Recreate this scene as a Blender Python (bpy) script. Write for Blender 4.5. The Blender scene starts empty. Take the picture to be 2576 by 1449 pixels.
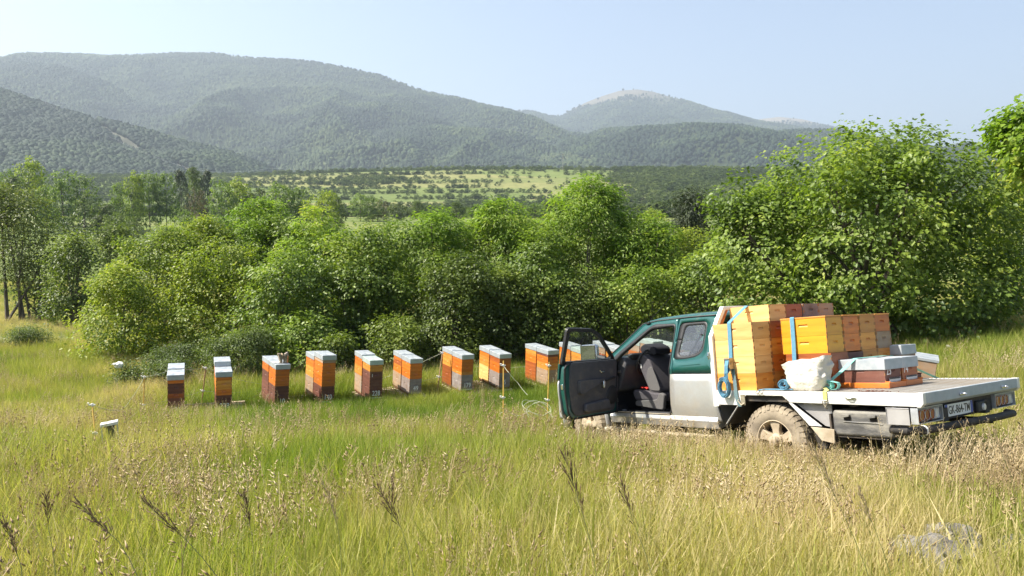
import bpy, bmesh, math, random
import numpy as np
from mathutils import Vector, Matrix, noise as mnoise

rng = np.random.default_rng(7)
random.seed(7)
C = bpy.context.scene.collection
sc = bpy.context.scene
rad = math.radians

# ------------------------------------------------------------------ camera
F_PX = 3023.4            # focal length in pixels of a 4096 wide frame
PITCH = rad(4.38)
cam = bpy.data.cameras.new('camera')
cam.sensor_width = 36.0
cam.lens = F_PX / 4096 * 36
cam.clip_start = 0.05
cam.clip_end = 30000
cam_o = bpy.data.objects.new('camera', cam)
C.objects.link(cam_o)
cam_o.rotation_euler = (rad(90) - PITCH, 0, 0)
sc.camera = cam_o

# ------------------------------------------------------------------ light
SUN_EL, SUN_AZ = rad(50), rad(-94)     # azimuth from +Y towards +X
w = bpy.data.worlds.new('World')
sc.world = w
w.use_nodes = True
wn = w.node_tree
wn.nodes.clear()
sky = wn.nodes.new('ShaderNodeTexSky')
sky.sky_type = 'NISHITA'
sky.sun_disc = False
sky.sun_elevation = SUN_EL
sky.sun_rotation = SUN_AZ
sky.altitude = 900
sky.air_density = 1.0
sky.dust_density = 4.8
sky.ozone_density = 1.0
bg = wn.nodes.new('ShaderNodeBackground')
bg.inputs[1].default_value = 0.088
wo = wn.nodes.new('ShaderNodeOutputWorld')
wn.links.new(sky.outputs[0], bg.inputs[0])
wn.links.new(bg.outputs[0], wo.inputs[0])
sd = Vector((math.sin(SUN_AZ) * math.cos(SUN_EL), math.cos(SUN_AZ) * math.cos(SUN_EL), math.sin(SUN_EL)))
sl = bpy.data.lights.new('sun', 'SUN')
sl.energy = 5.0
sl.angle = rad(0.53)
sl.color = (1.0, 0.94, 0.84)
so = bpy.data.objects.new('sun', sl)
C.objects.link(so)
so.rotation_euler = sd.to_track_quat('Z', 'Y').to_euler()
sc.view_settings.view_transform = 'Standard'
sc.view_settings.look = 'None'
sc.view_settings.exposure = 1.36
sc.view_settings.gamma = 1.0
sc.view_settings.use_curve_mapping = False
sc.cycles.use_denoising = True
sc.cycles.max_bounces = 7
sc.cycles.transparent_max_bounces = 12
sc.cycles.volume_bounces = 0
sc.cycles.sample_clamp_indirect = 6

# ------------------------------------------------------------------ geometry helpers
FD = F_PX * 2576 / 4096
def P(px, py, Y):
    """point at world depth Y seen at (px,py) of the 2576x1449 photograph"""
    x = (px - 1288) / FD
    z = -(py - 724.5) / FD
    d = Vector((x, math.cos(PITCH) + z * math.sin(PITCH), -math.sin(PITCH) + z * math.cos(PITCH)))
    return d * (Y / d.y)

def sstep(a, b, v):
    t = np.clip((v - a) / (b - a), 0, 1)
    return t * t * (3 - 2 * t)

_gy = np.array([-30, 0, 4, 7.6, 10, 14.7, 17, 20, 30, 45, 75, 130, 200, 300, 450, 520, 700, 900, 1200, 1600, 2600, 5000, 14000.])
_gz = np.array([1.2, -1.55, -2.02, -2.52, -2.98, -3.68, -3.84, -3.98, -4.4, -5.1, -5.3, -3.2, 2.0, 5.5, 9.0, 12.0, 38.0, 68, 74, 84, 110, 250, 300.])
_wave = [(rng.uniform(0, 6.28), rng.uniform(0, 6.28)) for _ in range(8)]
def ground(x, y):
    x = np.asarray(x, float); y = np.asarray(y, float)
    z = np.interp(y, _gy, _gz)
    z = z + 0.95 * sstep(3.6, 9.5, x) * sstep(6, 12, y) * (1 - sstep(22, 50, y))
    z = z + 0.45 * sstep(7.5, 12, x) * sstep(9, 14, y) * (1 - sstep(24, 50, y))
    amp = 0.04 + 0.5 * sstep(30, 150, y) + 5 * sstep(300, 1500, y)
    s = 4 + 50 * sstep(30, 150, y) + 250 * sstep(200, 1500, y)
    s = np.where(y < 30, 4.0, np.where(y < 250, 54.0, 260.0))
    amp = np.where(y < 30, 0.035, np.where(y < 250, 0.3 * sstep(30, 90, y) * (1 - sstep(180, 250, y)), 5.0 * sstep(450, 900, y)))
    n = np.sin(x / s + _wave[0][0]) * np.sin(y / s * 1.3 + _wave[0][1]) + 0.5 * np.sin(x / s * 2.3 + y / s + _wave[1][0])
    return z + amp * n

# cheap numpy value noise (2D / 3D via sines hash lattice)
def vnoise(x, y, seed=0):
    x = np.asarray(x, float); y = np.asarray(y, float)
    xi = np.floor(x); yi = np.floor(y); fx = x - xi; fy = y - yi
    fx = fx * fx * (3 - 2 * fx); fy = fy * fy * (3 - 2 * fy)
    def h(a, b):
        v = np.sin(a * 127.1 + b * 311.7 + seed * 74.7) * 43758.5453
        return v - np.floor(v)
    return (h(xi, yi) * (1 - fx) + h(xi + 1, yi) * fx) * (1 - fy) + (h(xi, yi + 1) * (1 - fx) + h(xi + 1, yi + 1) * fx) * fy
def fbm(x, y, seed=0, o=4):
    s = 0; a = 0.5; t = 0
    for i in range(o):
        s = s + a * vnoise(x * 2 ** i, y * 2 ** i, seed + i * 13); t += a; a *= 0.5
    return s / t

# ------------------------------------------------------------------ materials
MATS = {}
def node_mat(name):
    m = bpy.data.materials.new(name)
    m.use_nodes = True
    nt = m.node_tree
    nt.nodes.clear()
    out = nt.nodes.new('ShaderNodeOutputMaterial')
    MATS[name] = m
    return m, nt, out
def N(nt, t, **kw):
    n = nt.nodes.new(t)
    for k, v in kw.items():
        if k.startswith('i_'):
            n.inputs[k[2:].replace('_', ' ')].default_value = v
        else:
            setattr(n, k, v)
    return n
def c4(c): return (c[0], c[1], c[2], 1)
def mixc(nt, fac, a, b, bt='MIX'):
    m = nt.nodes.new('ShaderNodeMix'); m.data_type = 'RGBA'; m.blend_type = bt
    for s, v in ((0, fac), (6, a), (7, b)):
        if isinstance(v, (int, float)): m.inputs[s].default_value = v
        elif isinstance(v, tuple): m.inputs[s].default_value = c4(v)
        else: nt.links.new(v, m.inputs[s])
    return m.outputs[2]
def ramp(nt, fac, stops):
    r = nt.nodes.new('ShaderNodeValToRGB')
    e = r.color_ramp.elements
    while len(e) < len(stops): e.new(0.5)
    for el, (p, c) in zip(e, stops):
        el.position = p; el.color = c4(c) if len(c) == 3 else c
    nt.links.new(fac, r.inputs[0])
    return r.outputs[0]
def coords(nt, scale=(1, 1, 1), kind='Object'):
    tc = nt.nodes.new('ShaderNodeTexCoord')
    mp = nt.nodes.new('ShaderNodeMapping')
    mp.inputs['Scale'].default_value = scale
    nt.links.new(tc.outputs[kind], mp.inputs[0])
    return mp.outputs[0]
def noise_tex(nt, vec, scale, detail=4, rough=0.55, dist=0):
    n = nt.nodes.new('ShaderNodeTexNoise')
    n.inputs['Scale'].default_value = scale; n.inputs['Detail'].default_value = detail
    n.inputs['Roughness'].default_value = rough; n.inputs['Distortion'].default_value = dist
    if vec is not None: nt.links.new(vec, n.inputs['Vector'])
    return n.outputs[0]
def bump(nt, h, strength, dist=0.01):
    b = nt.nodes.new('ShaderNodeBump')
    b.inputs['Strength'].default_value = strength; b.inputs['Distance'].default_value = dist
    nt.links.new(h, b.inputs['Height'])
    return b.outputs[0]

def pmat(name, c, c2=None, scale=8, rough=0.5, metal=0.0, bmp=0.0, stretch=(1, 1, 1), spec=0.5, dirt=None, dirt_amt=0.0, coat=0.0, rvar=0.1, bdist=0.004):
    """general painted / plastic / metal surface with mottling, grain and optional dust"""
    m, nt, out = node_mat(name)
    p = nt.nodes.new('ShaderNodeBsdfPrincipled')
    v = coords(nt, stretch)
    n1 = noise_tex(nt, v, scale, 6)
    c2 = c2 or tuple(x * 0.75 for x in c)
    col = ramp(nt, n1, [(0.3, c2), (0.7, c)])
    if dirt:
        n2 = noise_tex(nt, v, scale * 0.35, 8, 0.65)
        f = ramp(nt, n2, [(0.62 - dirt_amt * 0.45, (0, 0, 0)), (0.85 - dirt_amt * 0.3, (1, 1, 1))])
        col = mixc(nt, f, col, dirt)
        rm = nt.nodes.new('ShaderNodeMapRange')
        nt.links.new(f, rm.inputs[0]); rm.inputs[3].default_value = rough; rm.inputs[4].default_value = min(1, rough + 0.4)
        nt.links.new(rm.outputs[0], p.inputs['Roughness'])
    else:
        rm = nt.nodes.new('ShaderNodeMapRange')
        nt.links.new(n1, rm.inputs[0]); rm.inputs[3].default_value = max(0.02, rough - rvar); rm.inputs[4].default_value = min(1, rough + rvar)
        nt.links.new(rm.outputs[0], p.inputs['Roughness'])
    nt.links.new(col, p.inputs['Base Color'])
    p.inputs['Metallic'].default_value = metal
    p.inputs['Specular IOR Level'].default_value = spec
    p.inputs['Coat Weight'].default_value = coat
    p.inputs['Coat Roughness'].default_value = 0.06
    if bmp:
        nt.links.new(bump(nt, noise_tex(nt, v, scale * 3, 5), bmp, bdist), p.inputs['Normal'])
    nt.links.new(p.outputs[0], out.inputs[0])
    return m

def wood(name, base, dark, rough=0.6, weather=0.0, wc=(0.28, 0.25, 0.22), axis='x', glaze=0.0):
    m, nt, out = node_mat(name)
    p = nt.nodes.new('ShaderNodeBsdfPrincipled')
    oi = nt.nodes.new('ShaderNodeObjectInfo')
    tc = nt.nodes.new('ShaderNodeTexCoord')
    add = nt.nodes.new('ShaderNodeVectorMath'); add.operation = 'MULTIPLY_ADD'
    comb = nt.nodes.new('ShaderNodeCombineXYZ')
    for i in range(3): nt.links.new(oi.outputs['Random'], comb.inputs[i])
    nt.links.new(comb.outputs[0], add.inputs[0]); add.inputs[1].default_value = (7, 5, 3); nt.links.new(tc.outputs['Object'], add.inputs[2])
    mp = nt.nodes.new('ShaderNodeMapping'); mp.inputs['Scale'].default_value = (0.9, 0.9, 6.5)
    nt.links.new(add.outputs[0], mp.inputs[0])
    grain = noise_tex(nt, mp.outputs[0], 3.2, 5, 0.6, 1.6)
    wv = nt.nodes.new('ShaderNodeTexWave'); wv.wave_type = 'BANDS'; wv.bands_direction = 'Z'
    wv.inputs['Scale'].default_value = 0.55; wv.inputs['Distortion'].default_value = 11; wv.inputs['Detail'].default_value = 3; wv.inputs['Detail Scale'].default_value = 0.6
    nt.links.new(mp.outputs[0], wv.inputs['Vector'])
    g = mixc(nt, 0.22, grain, wv.outputs[0])
    mid = tuple((a + b) / 2 for a, b in zip(base, dark))
    col = ramp(nt, g, [(0.22, dark), (0.42, mid), (0.7, base)])
    hs = nt.nodes.new('ShaderNodeHueSaturation')
    mr = nt.nodes.new('ShaderNodeMapRange'); nt.links.new(oi.outputs['Random'], mr.inputs[0]); mr.inputs[3].default_value = 0.82; mr.inputs[4].default_value = 1.12
    nt.links.new(mr.outputs[0], hs.inputs['Value']); nt.links.new(col, hs.inputs['Color'])
    col = hs.outputs[0]
    n2 = noise_tex(nt, add.outputs[0], 5, 7, 0.7)
    f = ramp(nt, n2, [(0.60 - weather * 0.35, (0, 0, 0)), (0.80 - weather * 0.2, (1, 1, 1))])
    mul = nt.nodes.new('ShaderNodeMath'); mul.operation = 'MULTIPLY'; nt.links.new(f, mul.inputs[0]); mul.inputs[1].default_value = 0.3 + 0.6 * weather
    col = mixc(nt, mul.outputs[0], col, wc)
    nt.links.new(col, p.inputs['Base Color'])
    p.inputs['Roughness'].default_value = rough
    p.inputs['Coat Weight'].default_value = glaze
    p.inputs['Coat Roughness'].default_value = 0.3
    nt.links.new(bump(nt, grain, 0.25, 0.003), p.inputs['Normal'])
    nt.links.new(p.outputs[0], out.inputs[0])
    return m

def foliage(name, stops, trans=0.35, rough=0.45, spec=0.38, inst=False, hue=0.0):
    """leaf / blade material; tone attribute picks the leaf's own colour"""
    m, nt, out = node_mat(name)
    at = nt.nodes.new('ShaderNodeAttribute'); at.attribute_name = 'tone'
    if inst: at.attribute_type = 'INSTANCER'
    fac = at.outputs['Fac']
    if inst:
        ag = nt.nodes.new('ShaderNodeAttribute'); ag.attribute_name = 'var'
        ma = nt.nodes.new('ShaderNodeMath'); ma.operation = 'MULTIPLY_ADD'
        nt.links.new(ag.outputs['Fac'], ma.inputs[0]); ma.inputs[1].default_value = 0.35; nt.links.new(fac, ma.inputs[2])
        mb_ = nt.nodes.new('ShaderNodeMath'); mb_.operation = 'SUBTRACT'; nt.links.new(ma.outputs[0], mb_.inputs[0]); mb_.inputs[1].default_value = 0.17
        fac = mb_.outputs[0]
    col = ramp(nt, fac, stops)
    p = nt.nodes.new('ShaderNodeBsdfPrincipled')
    nt.links.new(col, p.inputs['Base Color'])
    p.inputs['Roughness'].default_value = rough
    p.inputs['Specular IOR Level'].default_value = spec
    tr = nt.nodes.new('ShaderNodeBsdfTranslucent')
    gm = mixc(nt, 1.0, col, (1.25, 1.35, 0.6), 'MULTIPLY')
    nt.links.new(gm, tr.inputs[0])
    mx = nt.nodes.new('ShaderNodeMixShader'); mx.inputs[0].default_value = trans
    nt.links.new(p.outputs[0], mx.inputs[1]); nt.links.new(tr.outputs[0], mx.inputs[2])
    nt.links.new(mx.outputs[0], out.inputs[0])
    return m

# ------------------------------------------------------------------ mesh builder
class MB:
    def __init__(s): s.v = []; s.f = []
    def add(s, vs, fs):
        o = len(s.v); s.v += [tuple(v) for v in vs]; s.f += [tuple(i + o for i in f) for f in fs]; return s
    def box(s, x0, x1, y0, y1, z0, z1):
        return s.add([(x0, y0, z0), (x1, y0, z0), (x1, y1, z0), (x0, y1, z0), (x0, y0, z1), (x1, y0, z1), (x1, y1, z1), (x0, y1, z1)],
                     [(0, 3, 2, 1), (4, 5, 6, 7), (0, 1, 5, 4), (1, 2, 6, 5), (2, 3, 7, 6), (3, 0, 4, 7)])
    def prism(s, poly, a, b, axis='y'):
        """poly in the two other axes, extruded from a to b"""
        n = len(poly)
        def mk(p, t):
            if axis == 'y': return (p[0], t, p[1])
            if axis == 'x': return (t, p[0], p[1])
            return (p[0], p[1], t)
        vs = [mk(p, a) for p in poly] + [mk(p, b) for p in poly]
        fs = [tuple(range(n)), tuple(range(2 * n - 1, n - 1, -1))] + [(i, i + n, (i + 1) % n + n, (i + 1) % n) for i in range(n)]
        return s.add(vs, fs)
    def tube(s, pts, r, n=6, closed=False, r2=None):
        pts = [Vector(p) for p in pts]; m = len(pts); base = len(s.v); up = Vector((0, 0, 1))
        for i, p in enumerate(pts):
            if closed: d = pts[(i + 1) % m] - pts[i - 1]
            else: d = pts[min(i + 1, m - 1)] - pts[max(i - 1, 0)]
            d.normalize()
            a = d.cross(up)
            if a.length < 1e-3: a = d.cross(Vector((1, 0, 0)))
            a.normalize(); b = d.cross(a)
            rr = r if r2 is None else r + (r2 - r) * i / max(1, m - 1)
            for k in range(n):
                t = 2 * math.pi * k / n
                s.v.append(tuple(p + a * math.cos(t) * rr + b * math.sin(t) * rr))
        for i in range(m if closed else m - 1):
            j = (i + 1) % m
            for k in range(n):
                s.f.append((base + i * n + k, base + j * n + k, base + j * n + (k + 1) % n, base + i * n + (k + 1) % n))
        if not closed:
            s.f.append(tuple(base + k for k in range(n))); s.f.append(tuple(base + (m - 1) * n + k for k in range(n - 1, -1, -1)))
        return s
    def lathe(s, prof, n=32, axis='y', c=(0, 0, 0)):
        """profile of (radius, offset along axis)"""
        base = len(s.v)
        for k in range(n):
            t = 2 * math.pi * k / n
            for r, h in prof:
                a, b = r * math.cos(t), r * math.sin(t)
                if axis == 'y': v = (c[0] + a, c[1] + h, c[2] + b)
                elif axis == 'z': v = (c[0] + a, c[1] + b, c[2] + h)
                else: v = (c[0] + h, c[1] + a, c[2] + b)
                s.v.append(v)
        m = len(prof)
        for k in range(n):
            for i in range(m - 1):
                s.f.append((base + k * m + i, base + k * m + i + 1, base + ((k + 1) % n) * m + i + 1, base + ((k + 1) % n) * m + i))
        return s
    def sheet(s, rows):
        base = len(s.v); m = len(rows[0])
        for r in rows: s.v += [tuple(p) for p in r]
        for i in range(len(rows) - 1):
            for k in range(m - 1):
                s.f.append((base + i * m + k, base + i * m + k + 1, base + (i + 1) * m + k + 1, base + (i + 1) * m + k))
        return s
    def xf(s, M):
        s.v = [tuple(M @ Vector(v)) for v in s.v]; return s
    def build(s, name, mat, parent=None, bevel=0, solid=0, smooth=False, seg=2, subsurf=0):
        me = bpy.data.meshes.new(name)
        me.from_pydata(s.v, [], s.f)
        me.update()
        bm = bmesh.new(); bm.from_mesh(me)
        bmesh.ops.recalc_face_normals(bm, faces=bm.faces); bm.to_mesh(me); bm.free()
        if mat: me.materials.append(mat)
        o = bpy.data.objects.new(name, me); C.objects.link(o)
        if parent: o.parent = parent
        if solid:
            q = o.modifiers.new('solid', 'SOLIDIFY'); q.thickness = solid; q.offset = 0
        if bevel:
            q = o.modifiers.new('bevel', 'BEVEL'); q.width = bevel; q.segments = seg; q.limit_method = 'ANGLE'; q.angle_limit = rad(35)
        if subsurf:
            q = o.modifiers.new('sub', 'SUBSURF'); q.levels = subsurf; q.render_levels = subsurf
        if smooth or bevel:
            me.shade_smooth()
            if not subsurf: me.set_sharp_from_angle(angle=rad(smooth if smooth and smooth > 1 else 40))
        return o

def tag(o, label=None, cat=None, group=None, kind=None):
    if label: o['label'] = label
    if cat: o['category'] = cat
    if group: o['group'] = group
    if kind: o['kind'] = kind
    return o
def empty(name, label=None, cat=None, loc=(0, 0, 0), rot=(0, 0, 0), group=None, parent=None):
    o = bpy.data.objects.new(name, None); C.objects.link(o)
    o.empty_display_size = 0.1
    o.location = loc; o.rotation_euler = rot
    if parent: o.parent = parent
    return tag(o, label, cat, group)
def mobj(name, me, parent=None, loc=None):
    o = bpy.data.objects.new(name, me); C.objects.link(o)
    if parent: o.parent = parent
    if loc: o.location = loc
    return o
def text_mesh(txt, size, mat, ext=0.001, bold=0.0):
    cu = bpy.data.curves.new('lettering', 'FONT'); cu.body = txt; cu.size = size; cu.extrude = ext; cu.offset = bold
    cu.align_x = 'CENTER'; cu.align_y = 'CENTER'; cu.resolution_u = 3
    o = bpy.data.objects.new('lettering', cu); C.objects.link(o)
    dg = bpy.context.evaluated_depsgraph_get(); dg.update()
    me = bpy.data.meshes.new_from_object(o.evaluated_get(dg))
    C.objects.unlink(o); bpy.data.objects.remove(o)
    me.materials.clear(); me.materials.append(mat)
    return me

# scatter of many small plants / far trees, one object, geometry nodes
def np_mesh(name, v, f4=None, f3=None, mat=None, attrs=None):
    me = bpy.data.meshes.new(name)
    v = np.asarray(v, np.float32)
    me.vertices.add(len(v)); me.vertices.foreach_set('co', v.ravel())
    if f4 is not None or f3 is not None:
        loops = []; sizes = []
        if f4 is not None: loops.append(np.asarray(f4, np.int32).ravel()); sizes.append(np.full(len(f4), 4, np.int32))
        if f3 is not None: loops.append(np.asarray(f3, np.int32).ravel()); sizes.append(np.full(len(f3), 3, np.int32))
        L = np.concatenate(loops); S = np.concatenate(sizes)
        me.loops.add(len(L)); me.loops.foreach_set('vertex_index', L)
        me.polygons.add(len(S)); me.polygons.foreach_set('loop_start', (np.cumsum(S) - S).astype(np.int32))
    for k, a in (attrs or {}).items():
        a = np.asarray(a)
        if a.ndim == 2:
            at = me.attributes.new(k, 'FLOAT_VECTOR', 'POINT'); at.data.foreach_set('vector', a.astype(np.float32).ravel())
        elif a.dtype.kind == 'i':
            at = me.attributes.new(k, 'INT', 'POINT'); at.data.foreach_set('value', a.astype(np.int32))
        else:
            at = me.attributes.new(k, 'FLOAT', 'POINT'); at.data.foreach_set('value', a.astype(np.float32))
    if mat: me.materials.append(mat)
    me.update(); me.validate()
    return me

def scatter(name, co, rot, scl, tone, pid, protos, label, cat):
    me = np_mesh(name, co, attrs=dict(rot=rot, scl=np.asarray(scl, float), tone=np.asarray(tone, float), pid=np.asarray(pid).astype(int)))
    o = mobj(name, me)
    ng = bpy.data.node_groups.new(name, 'GeometryNodeTree')
    ng.interface.new_socket('Geometry', in_out='INPUT', socket_type='NodeSocketGeometry')
    ng.interface.new_socket('Geometry', in_out='OUTPUT', socket_type='NodeSocketGeometry')
    gi = ng.nodes.new('NodeGroupInput'); go = ng.nodes.new('NodeGroupOutput')
    ip = ng.nodes.new('GeometryNodeInstanceOnPoints'); ip.inputs['Pick Instance'].default_value = True
    jg = ng.nodes.new('GeometryNodeJoinGeometry')
    for p in protos:
        oi = ng.nodes.new('GeometryNodeObjectInfo'); oi.inputs['Object'].default_value = p; oi.inputs['As Instance'].default_value = True
        ng.links.new(oi.outputs['Geometry'], jg.inputs[0])
    def attr(nm, ty):
        n = ng.nodes.new('GeometryNodeInputNamedAttribute'); n.data_type = ty; n.inputs[0].default_value = nm; return n.outputs[0]
    ng.links.new(gi.outputs[0], ip.inputs['Points']); ng.links.new(jg.outputs[0], ip.inputs['Instance'])
    ng.links.new(attr('pid', 'INT'), ip.inputs['Instance Index'])
    ng.links.new(attr('rot', 'FLOAT_VECTOR'), ip.inputs['Rotation'])
    ng.links.new(attr('scl', 'FLOAT'), ip.inputs['Scale'])
    ng.links.new(ip.outputs[0], go.inputs[0])
    md = o.modifiers.new('scatter', 'NODES'); md.node_group = ng
    return tag(o, label, cat, kind='stuff')
def proto(name, me):
    return bpy.data.objects.new(name, me)      # kept out of the scene: only a shape to plant
# ================================================================== TERRAIN
def terrain_mat():
    m, nt, out = node_mat('meadow_soil_and_fields')
    geo = nt.nodes.new('ShaderNodeNewGeometry')
    sep = nt.nodes.new('ShaderNodeSeparateXYZ'); nt.links.new(geo.outputs['Position'], sep.inputs[0])
    near = ramp(nt, noise_tex(nt, geo.outputs['Position'], 1.3, 8, 0.65), [(0.3, (0.075, 0.085, 0.03)), (0.6, (0.15, 0.16, 0.06)), (0.8, (0.24, 0.21, 0.10))])
    mp = nt.nodes.new('ShaderNodeMapping'); mp.inputs['Scale'].default_value = (0.006, 0.018, 0.0)
    nt.links.new(geo.outputs['Position'], mp.inputs[0])
    vor = nt.nodes.new('ShaderNodeTexVoronoi'); vor.inputs['Scale'].default_value = 1.0; nt.links.new(mp.outputs[0], vor.inputs['Vector'])
    vs = nt.nodes.new('ShaderNodeSeparateColor'); nt.links.new(vor.outputs['Color'], vs.inputs[0])
    far = ramp(nt, vs.outputs[0], [(0.0, (0.10, 0.14, 0.045)), (0.35, (0.15, 0.185, 0.062)), (0.6, (0.22, 0.22, 0.095)), (0.85, (0.12, 0.16, 0.05)), (1.0, (0.24, 0.225, 0.11))])
    fine = ramp(nt, noise_tex(nt, geo.outputs['Position'], 0.12, 8, 0.7), [(0.3, (0.7, 0.75, 0.6)), (0.7, (1.15, 1.1, 1.0))])
    far = mixc(nt, 1.0, far, fine, 'MULTIPLY')
    mr = nt.nodes.new('ShaderNodeMapRange'); mr.inputs[1].default_value = 35; mr.inputs[2].default_value = 70; nt.links.new(sep.outputs[1], mr.inputs[0])
    col = mixc(nt, mr.outputs[0], near, far)
    p = nt.nodes.new('ShaderNodeBsdfPrincipled'); nt.links.new(col, p.inputs['Base Color']); p.inputs['Roughness'].default_value = 0.9
    p.inputs['Specular IOR Level'].default_value = 0.1
    nt.links.new(bump(nt, noise_tex(nt, geo.outputs['Position'], 9, 6, 0.7), 0.6, 0.05), p.inputs['Normal'])
    nt.links.new(p.outputs[0], out.inputs[0])
    return m
xs = 12 * np.sinh(np.linspace(-7.3, 7.3, 260))
ys = np.concatenate([np.linspace(-30, -2, 10), np.linspace(0, 34, 90), 34 * np.exp(np.linspace(0, 1, 150)[1:] * math.log(11000 / 34))])
X, Y = np.meshgrid(xs, ys)
Z = ground(X, Y)
nx = len(xs); ny = len(ys)
idx = np.arange(nx * ny).reshape(ny, nx)
f4 = np.stack([idx[:-1, :-1], idx[:-1, 1:], idx[1:, 1:], idx[1:, :-1]], -1).reshape(-1, 4)
me = np_mesh('ground', np.stack([X, Y, Z], -1).reshape(-1, 3), f4, mat=terrain_mat()); me.shade_smooth()
tag(mobj('ground', me), 'sloping hay meadow and valley fields running to the foot of the hills', kind='structure')

# ================================================================== FAR TREE SHAPES
def ico(sub):
    bm = bmesh.new(); bmesh.ops.create_icosphere(bm, subdivisions=sub, radius=1)
    v = np.array([x.co[:] for x in bm.verts]); f = np.array([[q.index for q in x.verts] for x in bm.faces]); bm.free(); return v, f
IV, IF = ico(2)
def round_far(seed, w=0.42, h=0.5):
    r = np.random.default_rng(seed); v = IV.copy()
    k = 1 + 0.28 * np.sin(v @ r.normal(0, 3.2, 3) + r.uniform(0, 6)) * np.sin(v @ r.normal(0, 3.5, 3)) + r.normal(0, 0.09, len(v))
    v = v * k[:, None]; v[:, :2] *= w; v[:, 2] = v[:, 2] * h + 0.48
    return v, IF
def conifer_far(seed):
    r = np.random.default_rng(seed); vs = []; fs = []
    for t, (z0, z1, rr) in enumerate([(0.02, 0.5, 0.27), (0.28, 0.75, 0.2), (0.52, 1.05, 0.13)]):
        b = len(vs); n = 8
        for k in range(n):
            a = 6.283 * k / n + t; q = rr * (1 + 0.3 * (k % 2) + r.normal(0, 0.08)); vs.append((q * math.cos(a), q * math.sin(a), z0 + r.normal(0, 0.03)))
        vs.append((r.normal(0, 0.01), 0, z1))
        for k in range(n): fs.append((b + k, b + (k + 1) % n, b + n))
    return np.array(vs), np.array(fs)

hillgreen = [(0.0, (0.018, 0.032, 0.018)), (0.35, (0.030, 0.050, 0.022)), (0.65, (0.050, 0.076, 0.030)), (1.0, (0.084, 0.108, 0.042))]
M_FAR = foliage('distant_forest_foliage', hillgreen, trans=0.12, rough=0.7, spec=0.15, inst=True)
far_protos = []
for i in range(4):
    v, f = round_far(20 + i, 0.40 + 0.05 * (i % 2), 0.5)
    far_protos.append(proto('round_tree_shape', np_mesh('round_tree_shape', v, f3=f, mat=M_FAR, attrs=dict(var=rng.random(len(v))))))
for i in range(3):
    v, f = conifer_far(40 + i)
    far_protos.append(proto('conifer_shape', np_mesh('conifer_shape', v, f3=f, mat=M_FAR, attrs=dict(var=rng.random(len(v))))))

def hill_mat(name, under, bald=None, bald_lo=0, bald_hi=0):
    m, nt, out = node_mat(name)
    geo = nt.nodes.new('ShaderNodeNewGeometry')
    n1 = noise_tex(nt, geo.outputs['Position'], 0.03, 6, 0.7)
    col = ramp(nt, n1, [(0.3, tuple(c * 0.7 for c in under)), (0.7, under)])
    if bald:
        sep = nt.nodes.new('ShaderNodeSeparateXYZ'); nt.links.new(geo.outputs['Position'], sep.inputs[0])
        n2 = noise_tex(nt, geo.outputs['Position'], 0.004, 7, 0.65)
        ma = nt.nodes.new('ShaderNodeMath'); ma.operation = 'MULTIPLY_ADD'; nt.links.new(n2, ma.inputs[0]); ma.inputs[1].default_value = 140; nt.links.new(sep.outputs[2], ma.inputs[2])
        mr = nt.nodes.new('ShaderNodeMapRange'); mr.inputs[1].default_value = bald_lo + 70; mr.inputs[2].default_value = bald_hi + 70; nt.links.new(ma.outputs[0], mr.inputs[0])
        rock = ramp(nt, noise_tex(nt, geo.outputs['Position'], 0.02, 8, 0.75), [(0.3, tuple(c * 0.6 for c in bald)), (0.65, bald)])
        col = mixc(nt, mr.outputs[0], col, rock)
    p = nt.nodes.new('ShaderNodeBsdfPrincipled'); nt.links.new(col, p.inputs['Base Color']); p.inputs['Roughness'].default_value = 0.95
    p.inputs['Specular IOR Level'].default_value = 0.05
    nt.links.new(p.outputs[0], out.inputs[0])
    return m

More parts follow.
